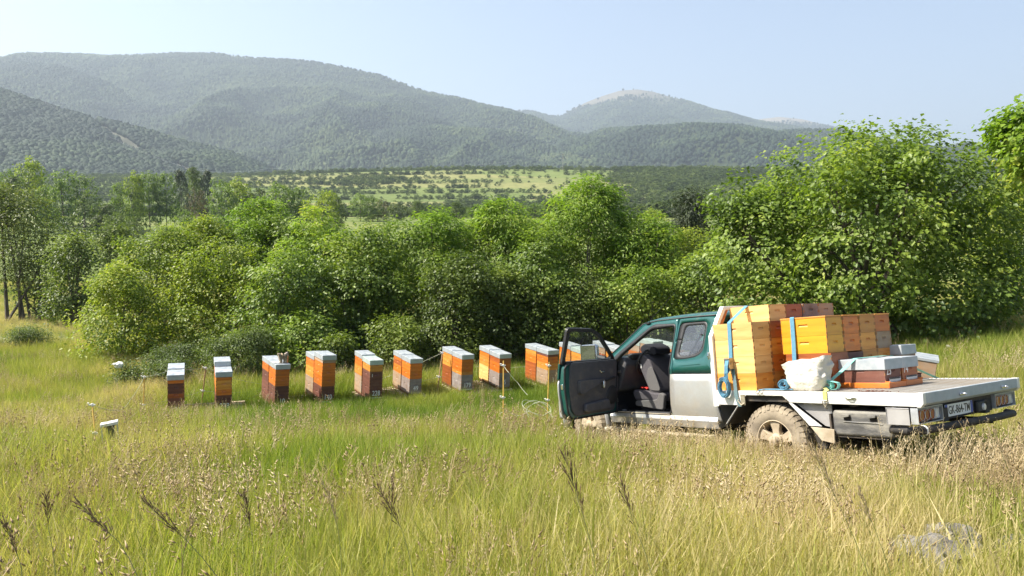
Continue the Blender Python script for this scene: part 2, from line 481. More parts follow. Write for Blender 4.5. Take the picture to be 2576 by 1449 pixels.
def hill(name, label, flabel, ridge, Yr, Yt, n_trees, amp, seed, under=(0.045, 0.06, 0.025), size=(8, 13), conif=0.4, bald=None, cut=None, shape=0.85, tone_shift=0.0, nxh=150, nyh=60):
    pts = sorted(ridge)
    px = np.array([p[0] for p in pts], float); pz = np.array([p[1] for p in pts], float)
    rp = [P(a, b, Yr) for a, b in zip(px, pz)]
    rx = np.array([p.x for p in rp]); rz = np.array([p.z for p in rp])
    r = np.random.default_rng(seed)
    def hz(x, y):
        zr = np.interp(x, rx, rz); s = (y - Yt) / (Yr - Yt)
        zt = ground(x, np.full_like(x, Yt)) - 14
        sc_ = (Yr - Yt)
        sp = fbm(x / (sc_ * 0.33) + 0.35 * y / sc_, y / (sc_ * 0.9), seed, 3)
        ridgy = 1 - np.abs(2 * fbm(x / (sc_ * 0.22) + seed, y / (sc_ * 0.5), seed + 5, 3) - 1) * 2.0
        ss = np.clip(s, 0, 1)
        body = zt + (zr - zt) * ss ** shape
        env = np.sin(np.pi * np.clip(ss, 0, 1)) ** 0.8
        zf = body + amp * env * (0.9 * (sp - 0.5) * 2 + 0.7 * (ridgy - 0.35))
        zb = zr - (y - Yr) * 0.35
        edge = sstep(rx[0], rx[0] + 0.0001, x)
        return np.where(s > 1, zb, zf)
    x = np.linspace(rx[0], rx[-1], nxh); y = np.concatenate([np.linspace(Yt, Yr, nyh), [Yr + 60, Yr + 400]])
    X, Y = np.meshgrid(x, y); Zh = hz(X, Y)
    i_ = np.arange(X.size).reshape(X.shape)
    f4 = np.stack([i_[:-1, :-1], i_[:-1, 1:], i_[1:, 1:], i_[1:, :-1]], -1).reshape(-1, 4)
    me = np_mesh(name, np.stack([X, Y, Zh], -1).reshape(-1, 3), f4, mat=hill_mat(name + '_slope', under, *(bald or ()))); me.shade_smooth()
    tag(mobj(name, me), label, kind='structure')
    if not n_trees: return hz
    tx = r.uniform(rx[0], rx[-1], int(n_trees * 1.5)); ty = Yt + (Yr + 15 - Yt) * r.random(len(tx)) ** 0.9
    keep = np.abs(tx / ty) < 0.80
    tz = hz(tx, ty)
    if bald:
        hgt = tz + 140 * (fbm(tx / 300, ty / 300, seed + 3) - 0.5)
        keep &= (r.random(len(tx)) > np.clip((hgt - bald[1]) / (bald[2] - bald[1]), 0, 0.985))
    if cut is not None:
        keep &= ~cut(tx, ty)
    tx, ty, tz = tx[keep][:n_trees], ty[keep][:n_trees], tz[keep][:n_trees]
    n = len(tx)
    patch = fbm(tx / 180, ty / 180, seed + 9, 3); pc = fbm(tx / 140 + 40, ty / 140, seed + 19, 3)
    con = (pc + r.normal(0, 0.08, n)) < (0.30 + 0.4 * conif)
    pid = np.where(con, r.integers(4, 7, n), r.integers(0, 4, n))
    scl = r.uniform(size[0], size[1], n) * np.where(con, 1.15, 1.0)
    tone = np.clip(np.where(con, 0.16, 0.55) + (patch - 0.5) * 1.25 + r.normal(0, 0.15, n) + tone_shift, 0, 1)
    rot = np.zeros((n, 3)); rot[:, 2] = r.uniform(0, 6.28, n)
    scatter('forest', np.stack([tx, ty, tz - 0.5], -1), rot, scl, tone, pid, far_protos, flabel, 'forest')
    return hz

E_ = [(-420, 165), (-200, 152), (0, 146), (100, 148), (170, 151), (230, 144), (400, 137), (540, 136), (640, 149), (760, 154), (860, 170), (960, 192), (1060, 228), (1160, 250), (1280, 279), (1350, 305), (1440, 346), (1520, 400), (1600, 450)]
hill('mountain', 'long wooded mountain filling the left and centre skyline', 'hazy mixed forest covering the long mountain', E_, 3900, 1950, 56000, 115, 3, size=(9, 14), conif=0.35)
hill('mountain_shoulder', 'wooded shoulder coming down from the upper left of the mountain', 'grey green forest on the upper left shoulder', [(-420, 140), (-200, 148), (0, 157), (147, 168), (260, 206), (308, 232), (370, 285), (427, 330), (513, 385), (581, 424), (640, 470)], 3000, 1750, 14000, 40, 11, size=(9, 13), conif=0.5, tone_shift=-0.05)
def linecut(tx, ty):
    u = 1288 + 0 * tx; s = (ty - 1000) / 600.0
    xc = -240 - s * 640
    return (np.abs(tx - xc) < 20 + 8 * np.sin(ty / 37)) & (ty < 1650)
hz3 = hill('dark_hill', 'dark wooded hill at the left with a pale power line clearing', 'dense dark pine forest on the near left hill', [(-420, 150), (-150, 205), (0, 233), (79, 259), (171, 290), (301, 318), (376, 338), (478, 369), (564, 389), (650, 420), (720, 450)], 1600, 1000, 15000, 14, 21, under=(0.14, 0.14, 0.10), size=(8, 13), conif=0.85, cut=linecut, tone_shift=-0.12)
hill('middle_ridge', 'green wooded ridge below the middle of the long mountain', 'fresh green forest on the ridge in the middle', [(640, 440), (760, 400), (900, 354), (1000, 326), (1100, 319), (1200, 326), (1300, 339), (1380, 366), (1430, 396), (1490, 434), (1540, 460)], 2700, 1750, 17000, 60, 31, size=(9, 14), conif=0.35, tone_shift=0.05)
hill('bald_peak', 'rounded peak with a pale bare summit at the right', 'forest on the lower flanks of the bald peak', [(1180, 330), (1240, 300), (1290, 284), (1310, 278), (1340, 281), (1380, 292), (1410, 293), (1440, 275), (1480, 255), (1520, 240), (1560, 228), (1600, 225), (1640, 231), (1700, 250), (1750, 269), (1800, 278), (1850, 293), (1900, 308), (1950, 326), (2050, 370)], 6200, 3600, 26000, 95, 41, size=(13, 18), conif=0.3, bald=((0.17, 0.155, 0.12), 880, 1010), nxh=220)
hill('bald_hump', 'low far summit with a bare left side behind the green hill', 'thin forest on the far low summit', [(1780, 360), (1850, 330), (1880, 312), (1910, 300), (1960, 294), (2020, 300), (2080, 316), (2150, 342), (2300, 380)], 7200, 4600, 9000, 40, 51, size=(14, 18), conif=0.3, bald=((0.27, 0.24, 0.185), 900, 990), nxh=80)
hill('green_hill', 'steep forested hill below the bald peak at the right', 'dark green forest on the steep right hill', [(1300, 440), (1340, 416), (1400, 378), (1430, 362), (1470, 345), (1510, 331), (1560, 325), (1700, 318), (1800, 325), (1900, 345), (2000, 353), (2200, 400), (2500, 440), (2750, 480)], 3200, 1850, 24000, 95, 61, size=(9, 14), conif=0.55)

# ================================================================== LEAFY CROWNS
def leaf_stops(a, b, c, d): return [(0.0, a), (0.33, b), (0.66, c), (1.0, d)]
M_LEAF = {
 'lime': foliage('yellow_green_leaves', leaf_stops((0.094, 0.147, 0.025), (0.189, 0.249, 0.035), (0.315, 0.358, 0.049), (0.441, 0.423, 0.078)), 0.44),
 'mid': foliage('hazel_leaves', leaf_stops((0.069, 0.112, 0.024), (0.134, 0.199, 0.034), (0.212, 0.286, 0.045), (0.347, 0.394, 0.078)), 0.42),
 'ash': foliage('bright_ash_leaves', leaf_stops((0.078, 0.144, 0.020), (0.150, 0.238, 0.028), (0.234, 0.336, 0.041), (0.356, 0.378, 0.070)), 0.48),
 'dark': foliage('dark_green_leaves', leaf_stops((0.051, 0.078, 0.017), (0.091, 0.130, 0.023), (0.147, 0.195, 0.034), (0.237, 0.278, 0.055)), 0.38),
 'grey': foliage('grey_green_leaves', leaf_stops((0.060, 0.085, 0.026), (0.100, 0.140, 0.036), (0.155, 0.200, 0.055), (0.220, 0.260, 0.090)), 0.38),
 'olive': foliage('olive_leaves', leaf_stops((0.059, 0.086, 0.026), (0.109, 0.143, 0.035), (0.179, 0.211, 0.052), (0.257, 0.273, 0.086)), 0.32),
 'pine': foliage('pine_needles', leaf_stops((0.027, 0.041, 0.020), (0.049, 0.068, 0.029), (0.081, 0.105, 0.041), (0.128, 0.146, 0.061)), 0.12),
 'rust': foliage('reddish_leaves', leaf_stops((0.073, 0.061, 0.032), (0.122, 0.104, 0.049), (0.171, 0.146, 0.067), (0.220, 0.195, 0.098)), 0.3),
}
M_BARK = pmat('bark', (0.13, 0.105, 0.08), (0.055, 0.045, 0.035), 12, 0.9, bmp=0.8, stretch=(1, 1, 0.25), bdist=0.02)

def lobes_for(w, d, h, n, r, z0=0.0, conical=0.0, squash=1.0, shoots=1.5):
    L = [(0, 0, z0 + (h - z0) * 0.50, w * 0.36, d * 0.36, (h - z0) * 0.43)]
    for i in range(n):
        zt = r.uniform(0.06, 0.95)
        prof = math.sqrt(max(0.02, 1 - abs(2 * zt - 0.9) ** 2.4 * 0.92)) * (1 - conical * max(0, zt - 0.35))
        a = r.uniform(0, 2 * math.pi)
        rr = r.uniform(0.17, 0.30) * min(w, h) * (1 - 0.35 * zt * conical)
        rad_x = max(0.0, w * 0.5 * prof - rr * 0.75); rad_y = max(0.0, d * 0.5 * prof - rr * 0.75)
        z = z0 + (h - z0) * zt
        z = min(z, h - rr * 0.78)
        L.append((rad_x * math.cos(a), rad_y * math.sin(a), max(z, rr * 0.5), rr, rr, rr * r.uniform(0.7, 1.05) * squash))
    ns = int(n * shoots)
    for i in range(ns):
        q = L[r.integers(1, n + 1)]
        if q[2] < z0 + 0.35 * (h - z0): continue
        k = r.uniform(0.28, 0.5); a = r.uniform(0, 6.28); rz_ = min(q[5] * r.uniform(0.6, 1.0), 0.55)
        L.append((q[0] + q[3] * 0.6 * math.cos(a), q[1] + q[4] * 0.6 * math.sin(a), min(q[2] + q[5] * r.uniform(0.6, 1.1), h * 1.03 - rz_), q[3] * k, q[4] * k, rz_))
    return np.array(L)

def crown(name, L, n, ll, lw, mat, seed, cl=12, csize=0.17, up=0.80, narrow=False, flat=0.6, holes=0.35):
    r = np.random.default_rng(seed)
    area = (L[:, 3] * L[:, 5]) ** 1.0
    area[0] *= 0.30
    nc = int(n / cl * 1.7)
    li = r.choice(len(L), nc, p=area / area.sum())
    d = r.normal(0, 1, (nc, 3)); d /= np.linalg.norm(d, axis=1)[:, None]
    rr = np.clip(1 - np.abs(r.normal(0, 0.20, nc)) + r.normal(0, 0.05, nc), 0.2, 1.05)
    c = L[li, :3] + d * L[li, 3:6] * rr[:, None]
    keep = c[:, 2] > 0.05
    deep = np.full(nc, 9.0)
    for q in L:
        e = np.linalg.norm((c - q[:3]) / q[3:6], axis=1); deep = np.minimum(deep, e)
    keep &= (deep > 0.66) | (r.random(nc) < 0.22)
    c = c + 0.16 * np.stack([np.sin(c[:, 1] * 3.1 + c[:, 2] * 4.3 + seed), np.sin(c[:, 2] * 3.7 + c[:, 0] * 2.9), np.sin(c[:, 0] * 4.1 + c[:, 1] * 3.3 + 1)], -1) * min(1.0, L[:, 3].mean() * 2)
    # holes in the cover
    hs = 1.6 / max(0.5, L[:, 3].mean())
    hn = fbm(c[:, 0] * hs + c[:, 1] * 0.9 * hs, c[:, 2] * hs + 3, seed + 2, 2)
    keep &= (hn > holes) | (r.random(nc) < 0.30)
    c = c[keep]; d = d[keep]; nc = len(c)
    ctone = np.clip(0.42 + 0.42 * (fbm(c[:, 0] * 0.8 + 5, c[:, 2] * 0.8 + c[:, 1] * 0.8, seed, 2) - 0.5) * 2 + r.normal(0, 0.13, nc), 0, 1)
    k = np.repeat(np.arange(nc), cl)[:n]
    n = len(k)
    off = r.normal(0, 1, (n, 3)) * np.array([csize, csize, csize * flat])
    pos = c[k] + off
    nrm = d[k] * 0.55 + np.array([0, 0, up]) + r.normal(0, 0.34, (n, 3))
    nrm /= np.linalg.norm(nrm, axis=1)[:, None]
    ax = d[k] * 0.7 + off / csize * 0.5 + r.normal(0, 0.5, (n, 3)) + np.array([0, 0, -0.25])
    ax -= nrm * (ax * nrm).sum(1)[:, None]; ax /= (np.linalg.norm(ax, axis=1)[:, None] + 1e-9)
    sd_ = np.cross(nrm, ax)
    s = r.uniform(0.7, 1.25, n)[:, None]
    a = ax * ll * s; b = sd_ * lw * 0.5 * s
    fold = nrm * (lw * 0.16) * s
    droop = -nrm * ll * 0.15 * s
    v = np.stack([pos, pos + a * 0.45 + b + fold, pos + a + droop, pos + a * 0.45 - b + fold], 1).reshape(-1, 3)
    v[:, 2] = np.maximum(v[:, 2], 0.01)
    i4 = np.arange(n)[:, None] * 4
    f3 = np.concatenate([i4 + [0, 1, 2], i4 + [0, 2, 3]])
    tone = np.repeat(np.clip(ctone[k] + r.normal(0, 0.11, n), 0, 1), 4)
    return np_mesh(name, v, f3=f3, mat=mat, attrs=dict(tone=tone))

def stems(L, h, r, k=5, r0=0.05, spread=0.25, z0=0.0):
    mb = MB()
    idx = r.permutation(len(L))[:k]
    for i in idx:
        q = L[i]; b = np.array([r.normal(0, spread), r.normal(0, spread), z0])
        mid = (b + q[:3]) / 2 + np.array([r.normal(0, 0.08), r.normal(0, 0.08), 0.12 * h * 0.2])
        pts = [b + [0, 0, -0.15], b * 0.75 + mid * 0.25, mid, mid * 0.4 + q[:3] * 0.6, q[:3] + [0, 0, q[5] * 0.3]]
        mb.tube(pts, r0 * r.uniform(0.7, 1.2), 5, r2=r0 * 0.25)
        for j in range(3):
            t = r.uniform(0.4, 0.95); p0 = mid * (1 - t) + q[:3] * t
            dd = r.normal(0, 1, 3); dd[2] = abs(dd[2]) * 0.6; dd /= np.linalg.norm(dd)
            mb.tube([p0, p0 + dd * q[3] * 0.5, p0 + dd * q[3] * 0.9 + [0, 0, 0.1]], r0 * 0.35, 4, r2=r0 * 0.12)
    return mb

KD = dict(lime=dict(mat='lime', ll=0.095, lw=0.062), mid=dict(mat='mid', ll=0.10, lw=0.075), ash=dict(mat='ash', ll=0.13, lw=0.040, flat=0.45, up=0.75),
          dark=dict(mat='dark', ll=0.09, lw=0.065), grey=dict(mat='grey', ll=0.065, lw=0.030), olive=dict(mat='olive', ll=0.10, lw=0.045), pine=dict(mat='pine', ll=0.16, lw=0.03, up=0.9),
          rust=dict(mat='rust', ll=0.1, lw=0.06))
def plant(name, cat, label, px, hw, top, Y, kind, seed, nl=18, group=None, lai=3.6, lscale=1.0, dfac=0.85, z0=0.0, conical=0.0, stemn=5, stemr=0.05, csize=0.17, part='foliage', holes=0.35, cl=12, squash=1.0, spread=0.25):
    r = np.random.default_rng(seed)
    c = P(px, 578, Y); gx, gy = c.x, Y
    gz = float(ground(gx, gy))
    h = P(px, top, Y).z - gz; wd = 2 * hw / FD * Y; dp = wd * dfac
    L = lobes_for(wd, dp, h, nl, r, z0 * h, conical, squash)
    k = dict(KD[kind]); mat = M_LEAF[k.pop('mat')]; k['ll'] *= lscale; k['lw'] *= lscale
    n = int(wd * h * lai * 1.6 / (k['ll'] * k['lw'] * 0.5))
    o = empty(name, label, cat, (gx, gy, gz), group=group)
    mobj(part, crown(part, L, n, mat=mat, seed=seed, csize=csize, holes=holes, cl=cl, **k), o)
    stems(L, h, r, stemn, stemr, spread=spread * wd * 0.5).build('trunk' if 'tree' in name else 'stems', M_BARK, o)
    return o, L, h

GH = 'shrubs and young trees of the hedgerow behind the hives'
hedge = [
 ('shrub', 'shrub', 'yellow green shrub with long low boughs at the left end of the hedge', 295, 92, 690, 22.5, 'lime', 101),
 ('shrub', 'shrub', 'tall yellow green shrub rising behind the left end of the hedge', 410, 100, 588, 25.0, 'lime', 102),
 ('shrub', 'shrub', 'rounded hazel shrub above the two leftmost pairs of hives', 545, 112, 622, 23.5, 'lime', 103),
 ('young_tree', 'tree', 'feathery light green ash sapling left of the hedge centre', 640, 84, 512, 27.0, 'ash', 104),
 ('young_tree', 'tree', 'feathery ash tree with a tip above the hive carrying the smoker', 795, 92, 536, 25.5, 'ash', 105),
 ('shrub', 'shrub', 'hazel shrub directly behind the hive numbered 10', 715, 112, 655, 21.8, 'mid', 106),
 ('shrub', 'shrub', 'dark broad leaved shrub behind the hive numbered 140', 868, 92, 590, 22.8, 'mid', 107),
 ('shrub', 'shrub', 'bushy green shrub with shaded foot behind the hive numbered 228', 985, 105, 566, 23.6, 'mid', 108),
 ('shrub', 'shrub', 'bright topped shrub behind the hive numbered 179', 1095, 95, 548, 24.0, 'ash', 109),
 ('young_tree', 'tree', 'bright green maple top standing out at the middle of the hedge', 1272, 92, 516, 24.5, 'ash', 110),
 ('shrub', 'shrub', 'low dark shrub filling the gap between the hives 49 and 179', 1150, 95, 655, 21.8, 'dark', 111),
 ('shrub', 'shrub', 'dark shrub with bare twigs below behind the open truck door', 1350, 95, 600, 22.8, 'mid', 112),
 ('ash_tree', 'tree', 'tallest pointed bright green ash tree of the hedge', 1472, 118, 466, 25.0, 'ash', 113),
 ('shrub', 'shrub', 'dark shrub beneath the pointed ash tree', 1455, 90, 705, 22.6, 'dark', 114),
 ('shrub', 'shrub', 'yellowish shrub right of the pointed ash tree', 1600, 95, 555, 25.0, 'ash', 115),
 ('shrub', 'shrub', 'leafy shrub above the cab roof of the pickup', 1610, 95, 690, 22.6, 'mid', 116),
 ('shrub', 'shrub', 'yellowish shrub in front of the pine at the right', 1715, 98, 598, 25.5, 'lime', 117),
 ('shrub', 'shrub', 'shrub joining the hedge to the big hazel', 1790, 95, 640, 23.0, 'mid', 118),
 ('shrub', 'shrub', 'dark shrub behind the hive numbered 5', 1270, 100, 690, 22.2, 'dark', 119),
 ('shrub', 'shrub', 'leafy shrub closing the gap left of the maple top', 1185, 85, 568, 25.5, 'mid', 120),
 ('shrub', 'shrub', 'yellow green shrub between the maple top and the pointed ash', 1372, 88, 562, 25.8, 'lime', 121),
 ('shrub', 'shrub', 'light shrub behind the tallest dark shrub left of centre', 925, 80, 575, 25.5, 'lime', 122),
 ('shrub', 'shrub', 'hazel shrub rising between the two ash saplings', 712, 80, 560, 26.5, 'mid', 123),
 ('shrub', 'shrub', 'yellow green shrub left of the feathery ash sapling', 520, 90, 570, 26.5, 'lime', 124),
]
for i, (nm, ct, lb, px, hw, top, Y, kind, sd0) in enumerate(hedge):
    plant(nm, ct, lb, px, hw * 1.16, top - 4, Y, kind, sd0, group=GH, nl=26, conical=0.6 if px == 1472 else (0.3 if 'tree' in nm else 0.1), lai=2.9, csize=0.14,
          lscale=1.12 if kind == 'ash' else 1.0)
GL = 'low bushes at the foot of the hedge'
for (lb, px, hw, top, Y, kind, sd0) in [
  ('low grey green bramble with the white lump on top at the left', 385, 95, 905, 18.6, 'grey', 131),
  ('low green bramble at the hedge foot left of the leftmost hives', 455, 80, 872, 20.2, 'grey', 132),
  ('leafy elder bush just above the pair of hives without numbers', 620, 95, 835, 19.6, 'grey', 133),
  ('spreading elder bush beside the smoker', 760, 100, 800, 20.4, 'mid', 134),
  ('small bush behind the hive numbered 140 near the ground', 850, 60, 850, 19.8, 'dark', 135),
  ('dark low growth behind the hives 228 and 49', 1000, 90, 800, 20.8, 'dark', 136)]:
    plant('bush', 'bush', lb, px, hw, top, Y, kind, sd0, group=GL, nl=14, lai=3.0, stemn=6, stemr=0.02, csize=0.13)

# the big hazel on the right, wide and many stemmed
plant('hazel_tree', 'tree', 'huge round hazel tree towering behind the loaded truck', 2185, 355, 345, 18.6, 'mid', 151, nl=40, lai=4.4, lscale=1.20, dfac=0.75, stemn=12, stemr=0.09, csize=0.15, z0=0.02, holes=0.33, cl=12, spread=0.16)
plant('young_tree', 'tree', 'yellow green tree at the right edge behind the big hazel', 2535, 105, 462, 21.5, 'lime', 152, nl=26, group=None)
# overhanging bough of a tree that stands right outside the frame
def side_tree():
    r = np.random.default_rng(161)
    gx, gy = 12.1, 14.2; gz = float(ground(gx, gy))
    o = empty('maple_tree', 'bright green bough reaching in at the top right corner', 'tree', (gx, gy, gz))
    cc = P(2590, 345, gy) - Vector((gx, gy, gz))
    L = [(0.9, 0.6, 5.4, 1.8, 1.9, 1.7), (-1.2, 0.2, 4.0, 0.75, 0.8, 0.5)]
    for a, b, q in [(2592, 330, 0.42), (2580, 372, 0.34), (2612, 318, 0.5), (2596, 402, 0.3), (2680, 340, 0.8), (2558, 350, 0.2), (2575, 312, 0.2)]:
        p = P(a, b, gy) - Vector((gx, gy, gz)); L.append((p.x, p.y, p.z, q, q, q * 0.8))
    L = np.array(L)
    mobj('foliage', crown('foliage', L, 26000, 0.11, 0.085, M_LEAF['ash'], 161), o)
    mb = MB(); mb.tube([(0, 0, -0.2), (0.2, 0, 2), (0.4, 0.1, 4), (0.8, 0.3, 6.0)], 0.2, 8, r2=0.08)
    for q in L[1:]: mb.tube([(0.12, 0, 3.3), (q[0] * 0.55, q[1] * 0.5, 3.3 + (q[2] - 3.3) * 0.7), tuple(q[:3])], 0.04, 5, r2=0.010)
    mb.build('trunk', M_BARK, o)
side_tree()

# trees on the meadow at the left and the pine
plant('locust_tree', 'tree', 'thin crowned olive tree at the left edge with visible stem', 45, 92, 472, 40, 'olive', 171, nl=26, lscale=1.7, lai=1.9, z0=0.22, stemn=6, stemr=0.10, csize=0.35, holes=0.42)
plant('tree', 'tree', 'dark shaded tree beside the thin crowned olive tree', 178, 72, 600, 37, 'dark', 172, nl=20, lscale=1.6, lai=2.4, z0=0.1, stemn=5, stemr=0.09, csize=0.28)
plant('bush', 'bush', 'low grey green bush alone in the left meadow', 35, 62, 830, 25.5, 'grey', 173, nl=14, lai=3.0, stemn=5, stemr=0.02)
plant('bush', 'bush', 'white flowering elder bush behind the left end of the hedge', 285, 62, 572, 50, 'dark', 174, nl=14, lscale=2.0, lai=2.4, csize=0.3)
plant('bush', 'bush', 'small dark bush in the shade of the left meadow trees', 95, 60, 700, 41, 'dark', 175, nl=12, lscale=1.7, lai=2.2, csize=0.3)
plant('bush', 'bush', 'yellow green thicket between the left trees and the hedge', 400, 60, 588, 48, 'olive', 176, nl=14, lscale=2.0, lai=2.4, csize=0.3)
plant('pine_tree', 'pine', 'dark pine standing behind the hedge near the hazel', 1742, 58, 492, 36, 'pine', 181, nl=30, lscale=1.25, lai=3.2, z0=0.1, conical=0.5, stemn=4, stemr=0.09, csize=0.22)

# countable trees of the valley floor: shared crown shapes, one thing each
def shared_tree(kind, seed, nl, conical, w=1.0, z0=0.08, lsz=0.055, n=2600):
    r = np.random.default_rng(seed)
    L = lobes_for(w, w, 1.0, nl, r, z0, conical)
    k = dict(KD[kind]); mat = M_LEAF[k.pop('mat')]; k['ll'] = lsz; k['lw'] = lsz * 0.7
    me = crown('crown', L, n, mat=mat, seed=seed, csize=0.035, holes=0.3, **{a: b for a, b in k.items() if a in ('ll', 'lw')})
    t = MB(); t.tube([(0, 0, -0.05), (0.01, 0, 0.3), (0, 0.01, 0.6), (0, 0, 0.85)], 0.022, 5, r2=0.006)
    for q in L[1:5]: t.tube([(0, 0, 0.3), tuple(q[:3])], 0.01, 4, r2=0.004)
    tm = bpy.data.meshes.new('trunk'); tm.from_pydata(t.v, [], t.f); tm.materials.append(M_BARK)
    return me, tm
ST = {('mid', 0): shared_tree('mid', 201, 22, 0.2), ('olive', 0): shared_tree('olive', 202, 20, 0.1), ('lime', 0): shared_tree('lime', 203, 22, 0.2), ('dark', 0): shared_tree('dark', 204, 20, 0.6),
      ('mid', 1): shared_tree('mid', 205, 18, 0.4), ('grey', 0): shared_tree('grey', 206, 18, 0.0, z0=0), ('rust', 0): shared_tree('rust', 207, 16, 0.2, n=1500), ('pine', 0): shared_tree('pine', 208, 26, 0.9), ('lime', 1): shared_tree('lime', 209, 18, 0.0)}
GV = 'trees and bushes standing on the valley floor'
valley = [
 ('tall pale poplar at the left edge of the valley row', 20, 34, 440, 545, 'mid', 190), ('broad bright poplar second in the valley row', 78, 46, 408, 532, 'lime', 185),
 ('dark ivy covered tree below the bright poplar', 38, 30, 452, 548, 'dark', 170), ('large grey green poplar above the round olive bush', 160, 46, 440, 548, 'mid', 175),
 ('poplar right beside the large grey green poplar', 212, 34, 452, 545, 'mid1', 180), ('round olive bush in the field at the left', 215, 52, 498, 557, 'olive', 150),
 ('small dark shrub at the right of the round olive bush', 268, 24, 520, 558, 'dark', 150), ('pale slender poplar at the left of the middle group', 306, 28, 470, 560, 'mid1', 170),
 ('tall bright poplar in the left middle group', 338, 32, 442, 560, 'lime', 175), ('tall poplar with a forked top in the left middle group', 378, 34, 444, 562, 'mid', 178),
 ('leaning poplar right of the forked one', 420, 32, 446, 562, 'mid1', 180), ('dark spruce behind the poplars', 458, 22, 436, 556, 'pine', 200), ('second dark spruce with a broad top', 492, 26, 432, 556, 'dark', 205),
 ('third dark spruce right of the broad one', 524, 22, 438, 556, 'pine', 205), ('reddish brown half bare tree in the tree row', 494, 24, 478, 560, 'rust', 170),
 ('bright rounded poplar left of the row centre', 560, 36, 462, 565, 'mid', 165), ('pale green poplar at the row centre', 606, 40, 456, 565, 'lime', 170), ('shorter bushy tree right of the pale poplar', 655, 30, 466, 562, 'olive', 170),
 ('wide green tree above the ash saplings', 706, 46, 470, 562, 'mid', 160), ('round tree right of the wide green tree', 752, 34, 480, 560, 'mid1', 160), ('bushy light tree near the pale green field', 812, 42, 488, 562, 'lime1', 150), ('low dark tree beside the pale green field', 850, 24, 505, 560, 'dark', 155),
 ('left one of two round trees by the green field', 908, 26, 492, 556, 'mid', 210), ('right one of two round trees by the green field', 938, 24, 500, 557, 'mid1', 208), ('low dark hedge bush under the two round trees', 950, 34, 540, 560, 'dark', 205),
 ('small reddish tree in the dry field', 966, 15, 502, 545, 'rust', 230), ('small olive tree in the dry field', 1004, 22, 508, 552, 'olive', 225), ('small dark tree right of the dry field', 1050, 24, 510, 556, 'dark', 230),
 ('round tree above the hedge left of its centre', 1110, 26, 520, 560, 'mid', 210), ('dark tree above the hedge centre', 1148, 24, 512, 558, 'dark', 215), ('small tree right of the dark tree', 1180, 18, 525, 560, 'mid1', 210),
 ('narrow tree beside the maple top', 1210, 20, 530, 566, 'mid', 190), ('rounded tree right of the maple top', 1345, 40, 516, 566, 'mid', 190), ('bush right of the pointed ash', 1585, 44, 528, 590, 'olive', 120),
 ('wide light tree left of the pine', 1640, 44, 534, 595, 'lime1', 115), ('dark tree left of the pointed ash', 1382, 30, 510, 560, 'dark', 200), ('low olive bush on the left field', 345, 30, 540, 566, 'olive', 130), ('pale willow bush behind the thicket', 300, 32, 545, 572, 'grey', 120),
 ('green bush at the left behind the thin tree', 118, 28, 480, 560, 'mid1', 165), ('tree crown between hedge and poplars', 465, 30, 535, 575, 'mid', 120)]
for i, (lb, px, hw, top, bot, kd, Y) in enumerate(valley):
    key = (kd.rstrip('01'), int(kd[-1]) if kd[-1].isdigit() else 0)
    cm, tm = ST[key]
    c = P(px, 578, Y); gz = float(ground(c.x, Y)); zt = P(px, top, Y).z; zb = min(gz, P(px, bot, Y).z)
    nm = 'bush' if 'bush' in lb or 'shrub' in lb else ('spruce_tree' if 'spruce' in lb else 'valley_tree')
    o = empty(nm, lb, 'bush' if nm == 'bush' else 'tree', (c.x, Y, gz), (0, 0, rng.uniform(0, 6.28)), group=GV)
    h = zt - gz; wd = 2 * hw / FD * Y
    o.scale = (wd, wd, h)
    mobj('crown', cm, o); mobj('trunk', tm, o)

